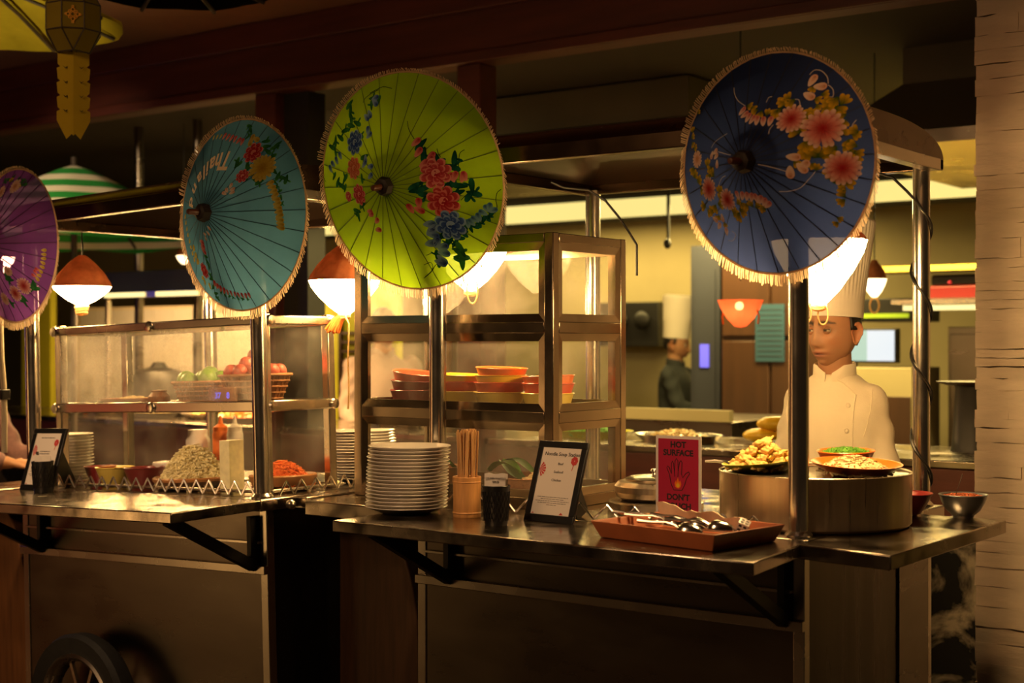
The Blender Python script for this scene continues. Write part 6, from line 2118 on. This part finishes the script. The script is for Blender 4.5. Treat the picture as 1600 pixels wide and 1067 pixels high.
def hand(mb, w, d, side, curl=0.5, s=1.0):
    """palm and five fingers from the wrist w along d; side points to the thumb"""
    w, d, side = Vector(w), Vector(d).normalized(), Vector(side)
    side = (side - d * side.dot(d)).normalized()
    nrm = d.cross(side)
    if nrm.z < 0:
        nrm = -nrm
    rings = []
    for (f, hw, th) in ((-0.01, 0.024, 0.017), (0.02, 0.031, 0.016), (0.055, 0.040, 0.015), (0.085, 0.041, 0.012), (0.098, 0.034, 0.007)):
        c = w + d * f * s
        rings.append([c + side * (hw * s * math.cos(2 * PI * k / 14)) + nrm * (th * s * math.sin(2 * PI * k / 14)) for k in range(14)])
    mb.loft(rings)
    for k, (off, ln) in enumerate(((0.029, 0.074), (0.010, 0.083), (-0.010, 0.077), (-0.028, 0.060))):
        p = w + d * 0.078 * s + side * off * s
        pts, rad = [p], [0.0088 * s]
        dd = (d + side * off * 1.6).normalized()
        for j, fr in enumerate((0.46, 0.30, 0.24)):
            dd = (dd - nrm * curl * (0.35 + 0.3 * j)).normalized()
            p = p + dd * (ln * fr * s + (0.014 * s if j == 0 else 0))
            pts.append(p)
            rad.append((0.0085, 0.0078, 0.0066)[j] * s)
        mb.tube(pts, rad, 8)
        mb.ball(pts[-1], rad[-1], 8, 6)
    p = w + d * 0.022 * s + side * 0.022 * s
    mb.tube([p, p + (d * 0.6 + side * 0.8).normalized() * 0.038 * s, p + (d * 0.6 + side * 0.8).normalized() * 0.038 * s + (d * 0.95 + side * 0.25 - nrm * 0.3 * curl).normalized() * 0.034 * s,
             p + (d * 0.6 + side * 0.8).normalized() * 0.038 * s + (d * 0.95 + side * 0.25 - nrm * 0.3 * curl).normalized() * 0.058 * s], [0.012 * s, 0.0105 * s, 0.0092 * s, 0.0072 * s], 8)


def person(name, label, mtx, k=1.0, head_yaw=0, head_pitch=0, head_scale=1.0, jacket='jacket', trousers='dark_cotton', hat=0.0, fine=True, arms=None, lean=0.0, hat_wide=1.25, group=None, roll=0):
    """k scales a 1.70 m figure; face towards -y"""
    t = thing(name, label, 'person', mtx, group)
    S_ = Matrix.Scale(k, 4)
    LN = T(0, 0, 0.95) @ RX(R(lean)) @ T(0, 0, -0.95)
    up = lambda p: S_ @ (LN @ Vector(p))
    arms = arms or [[(0.185, 0.0, 1.375), (0.235, -0.02, 1.10), (0.215, -0.19, 0.96)], [(-0.185, 0.0, 1.375), (-0.235, -0.02, 1.10), (-0.215, -0.19, 0.96)]]
    # body
    b = MB()
    tors = [(0.86, .150, .100, 0.0), (0.93, .160, .105, 0), (1.04, .143, .098, 0), (1.12, .140, .098, 0), (1.22, .145, .098, 0), (1.30, .148, .094, 0.004), (1.345, .125, .078, 0.008), (1.385, .085, .062, .012), (1.42, .058, .056, .012), (1.47, .057, .059, 0.006), (1.53, .056, .058, 0.0)]
    b.loft([ring_pts((0, y, z), rx, ry, 20, S_ @ LN, 2.2) for z, rx, ry, y in tors])
    for s in (-1, 1):
        limb(b, [S_ @ Vector((s * 0.085, 0, 0.90)), S_ @ Vector((s * 0.10, -0.012, 0.49)), S_ @ Vector((s * 0.105, 0.02, 0.085))], [0.084 * k, 0.056 * k, 0.038 * k])
        limb(b, [S_ @ Vector((s * 0.105, 0.04, 0.045)), S_ @ Vector((s * 0.115, -0.13, 0.032))], [0.040 * k, 0.030 * k], 12)
    for a in arms:
        limb(b, [up(p) for p in a], [0.050 * k, 0.040 * k, 0.028 * k])
        d = (up(a[2]) - up(a[1]))
        inw = Vector((-1 if a[0][0] > 0 else 1, 0, 0.25))
        hand(b, up(a[2]), d, inw, 0.45, k)
    vox = 0.0065 if fine else 0.011
    bm_ = baked(b, [('REMESH', dict(mode='VOXEL', voxel_size=vox)), ('SMOOTH', dict(factor=0.5, iterations=3 if fine else 2))])
    hb = MB()
    hb.cur = SKIN
    hb.add([v.co for v in bm_.vertices], [tuple(p.vertices) for p in bm_.polygons])
    hb.cur = (1, 1, 1)
    HM = S_ @ LN @ T(0, -0.005, 1.585) @ RZ(R(head_yaw)) @ RX(R(head_pitch)) @ RY(R(roll))
    n = 80 if fine else 36
    head_mesh(hb, HM, n, n, head_scale)
    body = hb.build('body', 'skin', t, smooth=75, weld=False)
    # hair: close cap over the back and sides of the skull
    h = MB()
    vs, fs, keep = [], [], {}
    nu, nv = 36, 30
    for j in range(nv + 1):
        tt = PI * j / nv
        for i in range(nu):
            a = 2 * PI * i / nu
            x, y, z = 0.0765 * math.sin(tt) * math.cos(a), 0.096 * math.sin(tt) * math.sin(a), 0.122 * math.cos(tt)
            if z < 0:
                q = -z / 0.122
                x *= 1 - 0.30 * q ** 1.5
                if y > 0:
                    y *= 1 - 0.50 * q ** 1.2
            vs.append(HM @ (Vector((x, y, z)) * 1.035 * head_scale))
            keep[j * nu + i] = (z > 0.055 and y < 0) or (y > 0.012 and z > -0.055 + (0.045 if y < 0.035 else 0)) or (y > -0.025 and z > -0.01 and abs(x) > 0.05)
    for j in range(nv):
        for i in range(nu):
            f = (j * nu + i, (j + 1) * nu + i, (j + 1) * nu + (i + 1) % nu, j * nu + (i + 1) % nu)
            if all(keep[q] for q in f):
                fs.append(f)
    h.add(vs, fs)
    ho = h.build('hair', 'hair', t, smooth=80)
    so = ho.modifiers.new('thick', 'SOLIDIFY')
    so.thickness = 0.004
    so.offset = 1
    # jacket with sleeves
    j = MB()
    jt = [(0.70, .200, .150, 0.0), (0.84, .186, .140, 0.0), (0.95, .176, .130, 0), (1.08, .168, .122, 0), (1.20, .178, .126, 0), (1.30, .180, .120, 0.004), (1.345, .172, .106, 0.008), (1.382, .140, .090, .012), (1.412, .102, .078, .012), (1.436, .074, .068, .010)]
    j.loft([ring_pts((0, y, z), rx, ry, 24, S_ @ LN, 2.3) for z, rx, ry, y in jt])
    for a in arms:
        e = Vector(a[1])
        w = Vector(a[2])
        limb(j, [up(a[0]), up(e), up(e.lerp(w, 0.80))], [0.058 * k, 0.055 * k, 0.048 * k])
    jm = baked(j, [('REMESH', dict(mode='VOXEL', voxel_size=0.009 if fine else 0.014)), ('SMOOTH', dict(factor=0.5, iterations=18 if fine else 8))])
    for v in jm.vertices:
        p = v.co
        armw = min(1.0, max(0.0, (abs(p.x) / k - 0.13) / 0.06))
        f1 = math.sin(p.z * 70 + p.x * 55 * (1 if p.x > 0 else -1) + 2.5 * noise.noise(p * 6)) * 0.0042 * armw
        f2 = noise.noise(Vector((p.x * 9, p.y * 9, p.z * 3.2))) * 0.006
        v.co = p + v.normal * (f1 + f2) * k
    jo = link('jacket', jm, jacket, t)
    # standing collar, open at the front
    cl = MB()
    m = 40
    prof = [(0.000, 0.074), (0.018, 0.072), (0.040, 0.071), (0.043, 0.0675), (0.038, 0.0655), (0.0, 0.066)]
    rings = []
    for i in range(m + 1):
        a = -PI / 2 + 0.16 + (2 * PI - 0.32) * i / m
        edge = min(i, m - i)
        dip = 0.55 + 0.45 * min(1, edge / 4)
        rings.append([S_ @ LN @ Vector((r_ * math.cos(a) * 1.02, r_ * math.sin(a) * 0.98 + 0.004, 1.418 + 0.010 * math.sin(a) + zz_ * 1.25 * dip)) for zz_, r_ in prof])
    cl.loft(rings)
    cl.build('collar', jacket, t, smooth=50)
    if fine:
        tree = BVHTree.FromPolygons([v.co for v in jm.vertices], [tuple(p.vertices) for p in jm.polygons])

        def onto(x, z):
            hit = tree.ray_cast(Vector((x * k, -1, z * k)), Vector((0, 1, 0)))
            return (hit[0] + Vector((0, -0.0012, 0))) if hit[0] else None
        pl = [onto(0.012 + 0.085 * min(1, (1.425 - z) / 0.06) ** 0.7, z) for z in [1.425 - 0.02 * i for i in range(28)]]
        pl = [p for p in pl if p]
        MB().tube(pl, 0.0022, 6).build('front_edge', jacket, jo)
        for sx in (-1, 1):
            # armhole seams
            sm = []
            for i in range(12):
                zz_ = 1.40 - 0.016 * i
                q_ = onto(sx * (0.140 + 0.012 * math.sin(i / 11 * PI) - 0.001 * i), zz_)
                if q_ and q_.y < 0.02:
                    sm.append(q_)
            if len(sm) > 3:
                MB().tube(sm, 0.0016, 6).build('armhole_seam', jacket, jo)
        for i in range(5):
            p = onto(0.078, 1.33 - 0.085 * i)
            if p is None:
                continue
            MB().ball(p, (0.0085 * k, 0.004 * k, 0.0085 * k), 12, 8).build('button', jacket, jo)
    # trousers and shoes
    tr_ = MB()
    tr_.loft([ring_pts((0, 0, z), rx, ry, 20, S_, 2.3) for z, rx, ry in ((0.98, .150, .110), (0.90, .166, .122), (0.80, .170, .120), (0.76, .12, .10))])
    for s in (-1, 1):
        limb(tr_, [S_ @ Vector((s * 0.088, 0, 0.86)), S_ @ Vector((s * 0.10, -0.012, 0.49)), S_ @ Vector((s * 0.105, 0.02, 0.12))], [0.098 * k, 0.074 * k, 0.062 * k])
    link('trousers', baked(tr_, [('REMESH', dict(mode='VOXEL', voxel_size=0.014)), ('SMOOTH', dict(factor=0.5, iterations=4))]), trousers, t)
    for s in (-1, 1):
        sh = MB()
        limb(sh, [S_ @ Vector((s * 0.105, 0.045, 0.052)), S_ @ Vector((s * 0.112, -0.06, 0.050)), S_ @ Vector((s * 0.118, -0.15, 0.040))], [0.050 * k, 0.050 * k, 0.038 * k], 14)
        sh.v = [(x, y, max(0.001, z)) for x, y, z in sh.v]
        sh.build('shoe', 'black', t, smooth=60)
    # tall pleated toque
    if hat:
        tq = MB()
        np_ = 44
        prof = [(0.083, 0.046), (0.0835, 0.050), (0.0845, 0.100)]
        n = 12
        for i in range(1, n + 1):
            f = i / n
            prof.append((0.0845 * (1 + (hat_wide - 1) * f ** 1.15), 0.100 + (hat - 0.054) * f))
        rt = prof[-1][0]
        prof += [(rt * 0.96, 0.046 + hat + 0.010), (rt * 0.75, 0.046 + hat + 0.018), (rt * 0.35, 0.046 + hat + 0.012), (0.0, 0.046 + hat + 0.010)]
        rm = lambda a, i: (1 + (0.020 * math.cos(np_ * a) * min(1, max(0, i - 2) / 4.0)))
        HT = HM @ T(0, 0.006, 0) @ RX(R(-5)) @ Matrix.Diagonal((1.0 * head_scale, 1.20 * head_scale, 1.0 * head_scale, 1)) @ T(0, 0, -0.006)
        tq.lathe(prof, np_ * 6 if fine else np_ * 3, HT, rm)
        tq.build('toque', 'toque', t, smooth=60)
    return t


# head chef behind the near cart
CH = T(-0.385, 1.085, 0.0) @ RZ(R(6))
person('chef', 'chef in a white jacket and tall pleated toque standing behind the stock pot', CH, 0.917, head_yaw=-19, head_pitch=2, head_scale=1.06, hat=0.310, hat_wide=1.30,
       arms=[[(0.118, 0.008, 1.355), (0.186, -0.010, 1.08), (0.150, -0.185, 1.066)], [(-0.118, 0.008, 1.355), (-0.186, -0.010, 1.08), (-0.150, -0.185, 1.066)]])
# second cook deep in the kitchen, in profile looking down
person('chef', 'cook in a dark jacket and white toque working deep in the kitchen', T(-3.20, 5.00, 0) @ RZ(R(100)), 0.885, head_yaw=4, head_pitch=9, hat=0.300, hat_wide=1.16, jacket='dark_cotton', fine=False,
       arms=[[(0.180, 0.0, 1.365), (0.205, -0.10, 1.12), (0.12, -0.33, 1.10)], [(-0.180, 0.0, 1.365), (-0.205, -0.10, 1.12), (-0.12, -0.33, 1.10)]])
# guest at the left end of the far cart, mostly out of frame, reaching over the plates
person('person', 'guest in a printed top reaching toward the plates at the far left', T(-3.80, 0.13, 0) @ RZ(R(118)), 0.90, head_yaw=0, head_pitch=14, jacket='print_cotton', fine=False, lean=14,
       arms=[[(0.180, 0.0, 1.36), (0.230, -0.20, 1.10), (0.150, -0.45, 1.15)], [(-0.180, 0.0, 1.36), (-0.230, -0.16, 1.12), (-0.140, -0.36, 1.14)]])
# a blurred helper in white seen through the tall case
person('person', 'blurred figure in a pale top and dark trousers seen through the tall glass case', T(-3.90, 2.92, 0) @ RZ(R(60)), 0.94, head_yaw=10, jacket='pale_cotton', fine=False)

# ------------------------------------------------------------------ kitchen furnishing
def boxthing(name, label, cat, x0, x1, y0, y1, z0, z1, m, part='body', bevel=0.004, group=None):
    t = thing(name, label, cat, T((x0 + x1) / 2, (y0 + y1) / 2, z0), group)
    a, b_ = (x1 - x0) / 2, (y1 - y0) / 2
    MB().box(-a, a, -b_, b_, 0, z1 - z0).build(part, m, t, bevel=bevel)
    return t, a, b_


# exhaust hoods
t = thing('exhaust_hood', 'large steel exhaust hood hanging in the kitchen left of the navy parasol', 'hood', T(-2.70, 3.3, 2.27))
for (zz_, h_, m, y) in ((0, 0.09, 'panel', -0.42), (0.10, 0.13, 'panel', -0.40), (0.24, 0.20, 'hoodpaint', -0.36)):
    MB().box(-0.95, 0.75, y, 0.42, zz_, zz_ + h_).build('hood_panel', m, t, bevel=0.005)
t = thing('exhaust_hood', 'grey canopy hood with sloping lower edge beside the stone pillar', 'hood', T(-0.35, 3.4, 2.20))
MB().box(-0.55, 0.9, -0.40, 0.9, 0.36, 0.52).build('duct', 'darkwall', t)
MB().add([(-0.55, -0.40, 0.36), (0.9, -0.40, 0.36), (0.9, 0.9, 0.36), (-0.55, 0.9, 0.36), (-0.80, -0.75, 0.10), (0.95, -0.75, 0.10), (0.95, 1.1, 0.10), (-0.80, 1.1, 0.10)],
         [(0, 1, 5, 4), (1, 2, 6, 5), (2, 3, 7, 6), (3, 0, 4, 7), (0, 3, 2, 1)]).build('canopy', 'hoodpaint', t, smooth=0)
MB().box(-0.80, 0.95, -0.75, 1.1, 0.04, 0.10).build('skirt', 'steel', t, bevel=0.003)
# partition, door, notice
t, a, b_ = boxthing('tall_cabinet', 'tall brown kitchen cabinet behind the red lamp', 'cabinet', -2.60, -1.95, 4.5, 5.0, 0, 2.1, 'cabinet')
for s in (-1, 1):
    d = MB().box(s * a * 0.5 - a * 0.47, s * a * 0.5 + a * 0.47, -b_ - 0.015, -b_, 0.10, 1.42).build('door', 'cabinet', t, bevel=0.004)
    MB().tube([(s * 0.03, -b_ - 0.03, 0.75), (s * 0.03, -b_ - 0.03, 0.95)], 0.008, 8).build('handle', 'steel', d)
    MB().box(s * a * 0.5 - a * 0.47, s * a * 0.5 + a * 0.47, -b_ - 0.015, -b_, 1.45, 2.06).build('door', 'cabinet', t, bevel=0.004)
t = thing('notice_board', 'blue notice sheet with ruled lines on the brown cabinet', 'notice', T(-2.275, 4.476, 1.30))
MB().box(-0.092, 0.092, 0, 0.008, 0, 0.335).build('sheet', 'notice', t)
for i in range(10):
    MB().box(-0.075, 0.075, -0.0015, 0, 0.03 + 0.03 * i, 0.034 + 0.03 * i).build('ruled_line', 'bluegrey', t)
t, a, b_ = boxthing('cold_room_door', 'blue grey door panel left of the brown cabinet', 'door', -2.84, -2.64, 4.55, 4.70, 0, 2.0, 'bluegrey')
MB().box(-a + 0.03, a - 0.03, -b_ - 0.006, -b_, 0.2, 1.85).build('inset', 'bluegrey', t)
MB().box(-0.03, 0.03, -b_ - 0.012, -b_ - 0.006, 1.26, 1.40).build('indicator', 'bluelit', t)
# red hanging lamp and white hanging lamp
for (x, y, z, rr, hh, m, w) in ((-1.30, 2.22, 1.590, 0.094, 0.115, 'redlamp', 'translucent red cone lamp hanging in the kitchen left of the chef'), (-1.045, 3.03, 1.70, 0.055, 0.085, 'whitelamp', 'small bright white lamp hanging right of the chef\'s toque'),
                                (-5.2, 2.6, 1.93, 0.045, 0.05, 'whitelamp', 'tiny distant lamp glowing in the dark beside the striped parasol')):
    t = thing('hanging_lamp', w, 'lamp', T(x, y, z))
    MB().lathe([(rr, 0), (0.86 * rr, -0.30 * hh), (0.60 * rr, -0.66 * hh), (0.25 * rr, -0.96 * hh), (0.0, -hh)], 40, None, lambda a, i: 1 + 0.015 * math.cos(14 * a)).build('shade', m, t, smooth=60)
    MB().lathe([(rr, 0), (0.8 * rr, 0.04), (0.3 * rr, 0.075), (0.012, 0.085)], 40).build('top', 'cap', t, smooth=60) if rr < 0.08 else None
    MB().tube([(0, 0, 0.08), (0, 0, 2.72 - z)], 0.003, 6).build('hanging_wire', 'wire', t)
    if rr > 0.08:
        MB().ball((0.0, -0.01, -0.025), 0.018, 12, 8).build('bulb', glow_mat('bulb_glass', (1.0, 0.62, 0.3), 40), t)
        for s in (-1, 1):
            MB().tube([(s * 0.075, 0, -0.035), (s * 0.085, 0, -0.07), (s * 0.08, 0, -0.10)], 0.004, 6).build('cord_tail', 'tassel', t)
    elif z < 1.8:
        pts = [(0.022 * math.sin(2 * PI * i / 16), 0, -hh - 0.035 + 0.035 * math.cos(2 * PI * i / 16)) for i in range(16)]
        MB().tube(pts, 0.0045, 6, True).build('cord_loop', 'rope', t)
# shelf with red machine and tube, right
t = thing('wall_shelf', 'kitchen wall shelf with a lit tube under it, beside the stone pillar', 'shelf', T(-1.1, 4.55, 1.62))
MB().box(-0.42, 0.9, -0.12, 0.22, 0, 0.025).build('board', 'steel', t)
MB().box(-0.36, 0.9, -0.10, -0.07, -0.033, -0.006).build('light_tube', 'tube', t)
t = thing('red_machine', 'low red and black machine on the lit kitchen shelf', 'machine', T(-1.13, 4.58, 1.645))
MB().box(-0.20, 0.35, -0.1, 0.12, 0, 0.075).build('red_base', 'maroonm', t, bevel=0.01)
MB().box(-0.19, 0.34, -0.09, 0.11, 0.075, 0.135).build('black_top', 'black', t, bevel=0.015)
MB().ball((-0.08, -0.10, 0.09), 0.012, 10, 8).build('knob', 'crimson', t)
t = thing('wall_shelf', 'upper kitchen wall shelf with a pale front edge, beside the stone pillar', 'shelf', T(-1.1, 4.55, 1.80))
MB().box(-0.55, 0.9, -0.12, 0.22, 0, 0.03).build('board', 'yellow2', t)
t, a, b_ = boxthing('lit_monitor', 'bright screen on the kitchen wall right of the chef', 'screen', -1.84, -1.555, 4.60, 4.66, 1.295, 1.49, 'plastic', 'housing')
MB().box(-a + 0.012, -0.03, -b_ - 0.003, -b_, 0.012, 0.185).build('screen_area', M['screen'], t)
MB().box(-0.03, a - 0.012, -b_ - 0.003, -b_, 0.012, 0.185).build('screen_window', mat('lit_screen_white', (0.05, 0.05, 0.05), 0.5, 0, 0, 1, 0, 1, None, 0, 0.9, (0.80, 0.90, 1.0)), t)
t, a, b_ = boxthing('work_bench', 'pale cupboard with a dark front under the lit screen behind the chef', 'cupboard', -1.90, -1.45, 4.55, 5.0, 0.0, 1.27, 'plaster')
MB().box(-a, a, -b_ - 0.012, -b_, 0.05, 1.11).build('dark_door', 'cabinet', t, bevel=0.003)
t, a, b_ = boxthing('oven', 'dark oven with shadowed controls above the screen, right of the toque', 'oven', -1.80, -1.45, 4.62, 5.0, 1.53, 1.66, 'black')
MB().box(-a + 0.03, a - 0.04, -b_ - 0.01, -b_, 0.02, 0.045).build('display', mat('green_display', (0.2, 0.3, 0.02), 0.5, 0, 0, 1, 0, 1, None, 0, 0.5, (0.6, 0.75, 0.02)), t)
t, a, b_ = boxthing('steel_fridge', 'tall steel fridge between the chef and the stone pillar', 'fridge', -1.35, 0.3, 4.85, 5.4, 0, 1.50, 'panel')
MB().box(-a + 0.02, 0, -b_ - 0.02, -b_, 0.05, 1.46).build('door', 'panel', t, bevel=0.004)
MB().box(0.01, a - 0.02, -b_ - 0.02, -b_, 0.05, 1.46).build('door', 'panel', t, bevel=0.004)
# black stand with round tray, right
t = thing('pedestal_stand', 'black tapered pedestal carrying a flat tray beside the stone pillar', 'stand', T(-0.33, 2.24, 1.0))
MB().lathe([(0.0, 0.0), (0.085, 0.0), (0.080, 0.02), (0.066, 0.24), (0.070, 0.25), (0, 0.25)], 32).build('pedestal', 'black', t)
MB().lathe([(0.0, 0.250), (0.10, 0.252), (0.135, 0.262), (0.137, 0.266), (0.10, 0.258), (0, 0.257)], 36).build('tray', 'cabinet', t)
# trays, bowls and food on the pass counter
rnd = random.Random(77)
lay = [(-1.50, 2.05, 'steel', 'noodle', 'at the right, near the crimson sign'), (-1.95, 2.08, 'lime_m', 'herb', 'second from the right'), (-3.05, 2.05, 'steel', 'wonton', 'seen through the tall case'), (-4.02, 1.97, 'plate', 'orange', 'below the heat shelf at its right end'),
       (-4.40, 2.10, 'steel', 'wonton', 'below the middle of the heat shelf'), (-4.85, 2.05, 'plate', 'noodle', 'below the left half of the heat shelf'), (-5.30, 2.08, 'steel', 'carrot', 'leftmost on the counter')]
for (x, y, m, f, w) in lay:
    t = thing('food_tray', 'shallow tray of food on the pass counter, %s' % w, 'tray', T(x, y, 1.0))
    MB().lathe([(0, 0), (0.14, 0), (0.17, 0.03), (0.174, 0.032), (0.166, 0.03), (0.138, 0.006), (0, 0.006)], 28, Matrix.Diagonal((1.15, 0.8, 1, 1))).build('tray', m, t)
    fm = heap(lambda mb, r_, i: flake(mb, r_, 0.12, 0.035, 0.012, 0.012), 140, int(abs(x) * 100)).build('food', f, t, smooth=0)
    fm['kind'] = 'stuff'
for i, (x, y, z, s_, w) in enumerate(((-1.16, 2.12, 1.035, 0.075, 'lower left'), (-1.05, 2.16, 1.035, 0.07, 'lower right'), (-1.10, 2.14, 1.085, 0.078, 'upper left'), (-0.98, 2.18, 1.11, 0.06, 'upper right'))):
    simple('yellow_loaf', MB().ball((0, 0, 0), (s_, s_ * 0.6, 0.030), 20, 12), 'yellowm', T(x, y, z) @ RZ(0.3 * i), 'flattened yellow loaf on the pass counter behind the chef, the %s one' % w, 'loaf')
for i, (x, z, w) in enumerate(((-4.68, 1.06, 'left'), (-4.41, 1.06, 'middle'), (-4.14, 1.06, 'right'))):
    simple('white_crock', MB().lathe([(0, -0.06), (0.08, -0.06), (0.11, -0.02), (0.115, 0.05), (0.10, 0.075), (0.02, 0.085), (0, 0.09)], 28), 'plate', T(x, 2.28, z), 'white serving crock at the back of the pass counter, the %s of three' % w, 'crock')
simple('rice_cooker', MB().lathe([(0, 0), (0.14, 0), (0.15, 0.02), (0.15, 0.20), (0.13, 0.25), (0.05, 0.27), (0.03, 0.30), (0, 0.30)], 32), 'black', T(-4.95, 2.2, 1.0), 'black rice cooker seen through the left end of the low case', 'cooker')
simple('rice_cooker', MB().lathe([(0, 0), (0.13, 0), (0.14, 0.02), (0.14, 0.19), (0.12, 0.24), (0.05, 0.26), (0.03, 0.29), (0, 0.29)], 32), 'black', T(-3.84, 2.24, 1.0), 'black rice cooker seen through the right side pane of the low case', 'cooker')
# heat shelf over the pass
t = thing('heat_shelf', 'blue grey steel heat lamp shelf above the far pass counter', 'shelf', T(-4.55, 2.05, 1.0))
MB().box(-0.85, 0.80, -0.16, 0.20, 0.685, 0.80).build('canopy', 'bluegrey', t, bevel=0.006)
MB().box(-0.85, 0.80, -0.18, -0.15, 0.655, 0.685).build('front_lip', 'steel', t)
for x in (-0.45, -0.02):
    MB().box(x, x + 0.33, -0.19, -0.18, 0.657, 0.682).build('lamp_tube', 'tube', t)
for x in (-0.72, 0.50):
    MB().tube([(x, 0.05, 0), (x, 0.05, 0.69)], 0.018, 12).build('leg', 'steel', t)
# steel poles in the dark behind the far cart
for i, (x, w) in enumerate(((-5.55, 'left'), (-5.02, 'right'))):
    t = thing('steel_pole', 'upright steel pole behind the far cart, the %s of the pair' % w, 'pole', T(x, 2.55, 0))
    MB().tube([(0, 0, 0.01), (0, 0, 2.72)], 0.028, 14).build('tube', 'panel', t)
    MB().lathe([(0, 0), (0.06, 0), (0.06, 0.008), (0.03, 0.015), (0, 0.015)], 20).build('foot', 'steel', t)
# yellow green partition panels with dark slats
for (x0, x1, y, w) in ((-4.68, -4.08, 3.25, 'seen beside and through the tall case'), (-7.45, -7.12, 3.05, 'seen between the far posts')):
    t = thing('partition_panel', 'bright yellow green partition panel %s' % w, 'partition', T((x0 + x1) / 2, y, 0))
    a = (x1 - x0) / 2
    MB().box(-a, a, 0, 0.05, 0.02, 1.78).build('panel', 'yellow', t)
    if a > 0.2:
        for i in range(9):
            MB().box(-a + 0.16, a - 0.06, -0.03, -0.01, 1.02 + 0.055 * i, 1.037 + 0.055 * i).build('slat', 'cabinet', t)
        for x in (-a + 0.16, -a + 0.34, a - 0.08):
            MB().box(x, x + 0.02, -0.035, -0.008, 0.02, 1.55).build('upright', 'cabinet', t)
t = thing('splash_wall', 'cream tiled low wall behind the pass counter, seen through the steamed case', 'partition', T(-5.98, 3.35, 0))
MB().box(-1.25, 1.25, 0.01, 0.08, 0, 1.66).build('wall_core', 'cream', t)
tl_ = MB().box(-0.098, 0.098, 0, 0.012, 0.002, 0.198).mesh('tile', 0)
for i in range(12):
    for j in range(4):
        o = link('tile', tl_, 'plate', t)
        o.location = (-1.10 + 0.2 * i, 0, 0.84 + 0.2 * j)
t = thing('timber_column', 'brown timber door column seen through the tall case behind the bowls', 'column', T(-3.86, 3.70, 0))
MB().box(-0.17, 0.13, 0, 0.16, 0, 2.70).build('shaft', 'cabinet', t, bevel=0.01)
MB().box(-0.27, -0.17, -0.02, 0.12, 0, 2.70).build('door_trim', 'wood', t, bevel=0.006)
# kitchen island with steel top behind the sign
t, a, b_ = boxthing('prep_counter', 'steel prep counter in the kitchen in front of the second cook', 'counter', -3.0, -1.75, 3.0, 3.8, 0, 1.03, 'panel')
MB().box(-a, a, -b_ - 0.02, -b_ + 0.02, 1.03, 1.085).build('upstand', 'plaster', t)
t, a, b_ = boxthing('pan_rack', 'dark wall rack of pans on the kitchen back wall', 'rack', -4.75, -4.10, 6.30, 6.60, 1.38, 1.72, 'black')
for i in range(3):
    MB().ball((-a + 0.12 + 0.2 * i, -b_ - 0.03, 0.20), (0.07, 0.03, 0.07), 14, 8).build('hanging_pan', 'black', t)
t = thing('utensil', 'dark ladle hanging in the kitchen below the lit strip', 'ladle', T(-2.62, 3.9, 1.92))
MB().tube([(0, 0, 0.36), (0, 0, 0.08)], 0.010, 8).build('handle', 'black', t)
MB().ball((0, -0.01, 0.05), (0.022, 0.022, 0.03), 12, 8).build('cup', 'black', t)
MB().tube([(0, 0, 0.35), (0, 0, 0.80)], 0.004, 6).build('hanging_wire', 'wire', t)
# distant ceiling lamp
t = thing('ceiling_lamp', 'dim oval ceiling lamp far behind the teal parasol', 'lamp', T(-5.6, 4.2, 2.60))
MB().lathe([(0, 0.10), (0.10, 0.09), (0.36, 0.03), (0.38, 0.01), (0.34, 0.0), (0, -0.01)], 40).build('dish', mat('dim_lamp', (0.6, 0.5, 0.35), 0.6, 0, 0, 1, 0, 1, None, 0, 0.30, (1, 0.72, 0.42)), t)
# white cord with a black clip at the far left
t = thing('white_cable', 'thick white cable with a black clip hanging at the frame edge', 'cable', T(-2.942, -0.19, 1.0))
MB().tube([(0.010, 0, 0.70), (0.008, 0, 0.52), (0.016, 0, 0.36), (0.030, 0, 0.26), (0.036, 0, 0.14), (0.034, 0, 0.03)], 0.0105, 10).build('cord', 'cream', t)
MB().box(0.010, 0.045, -0.018, 0.018, 0.215, 0.250).build('clip', 'plastic', t, bevel=0.003)
MB().tube([(0.010, 0, 0.69), (0.010, 0, 0.86)], 0.003, 6).build('hanging_wire', 'wire', t)
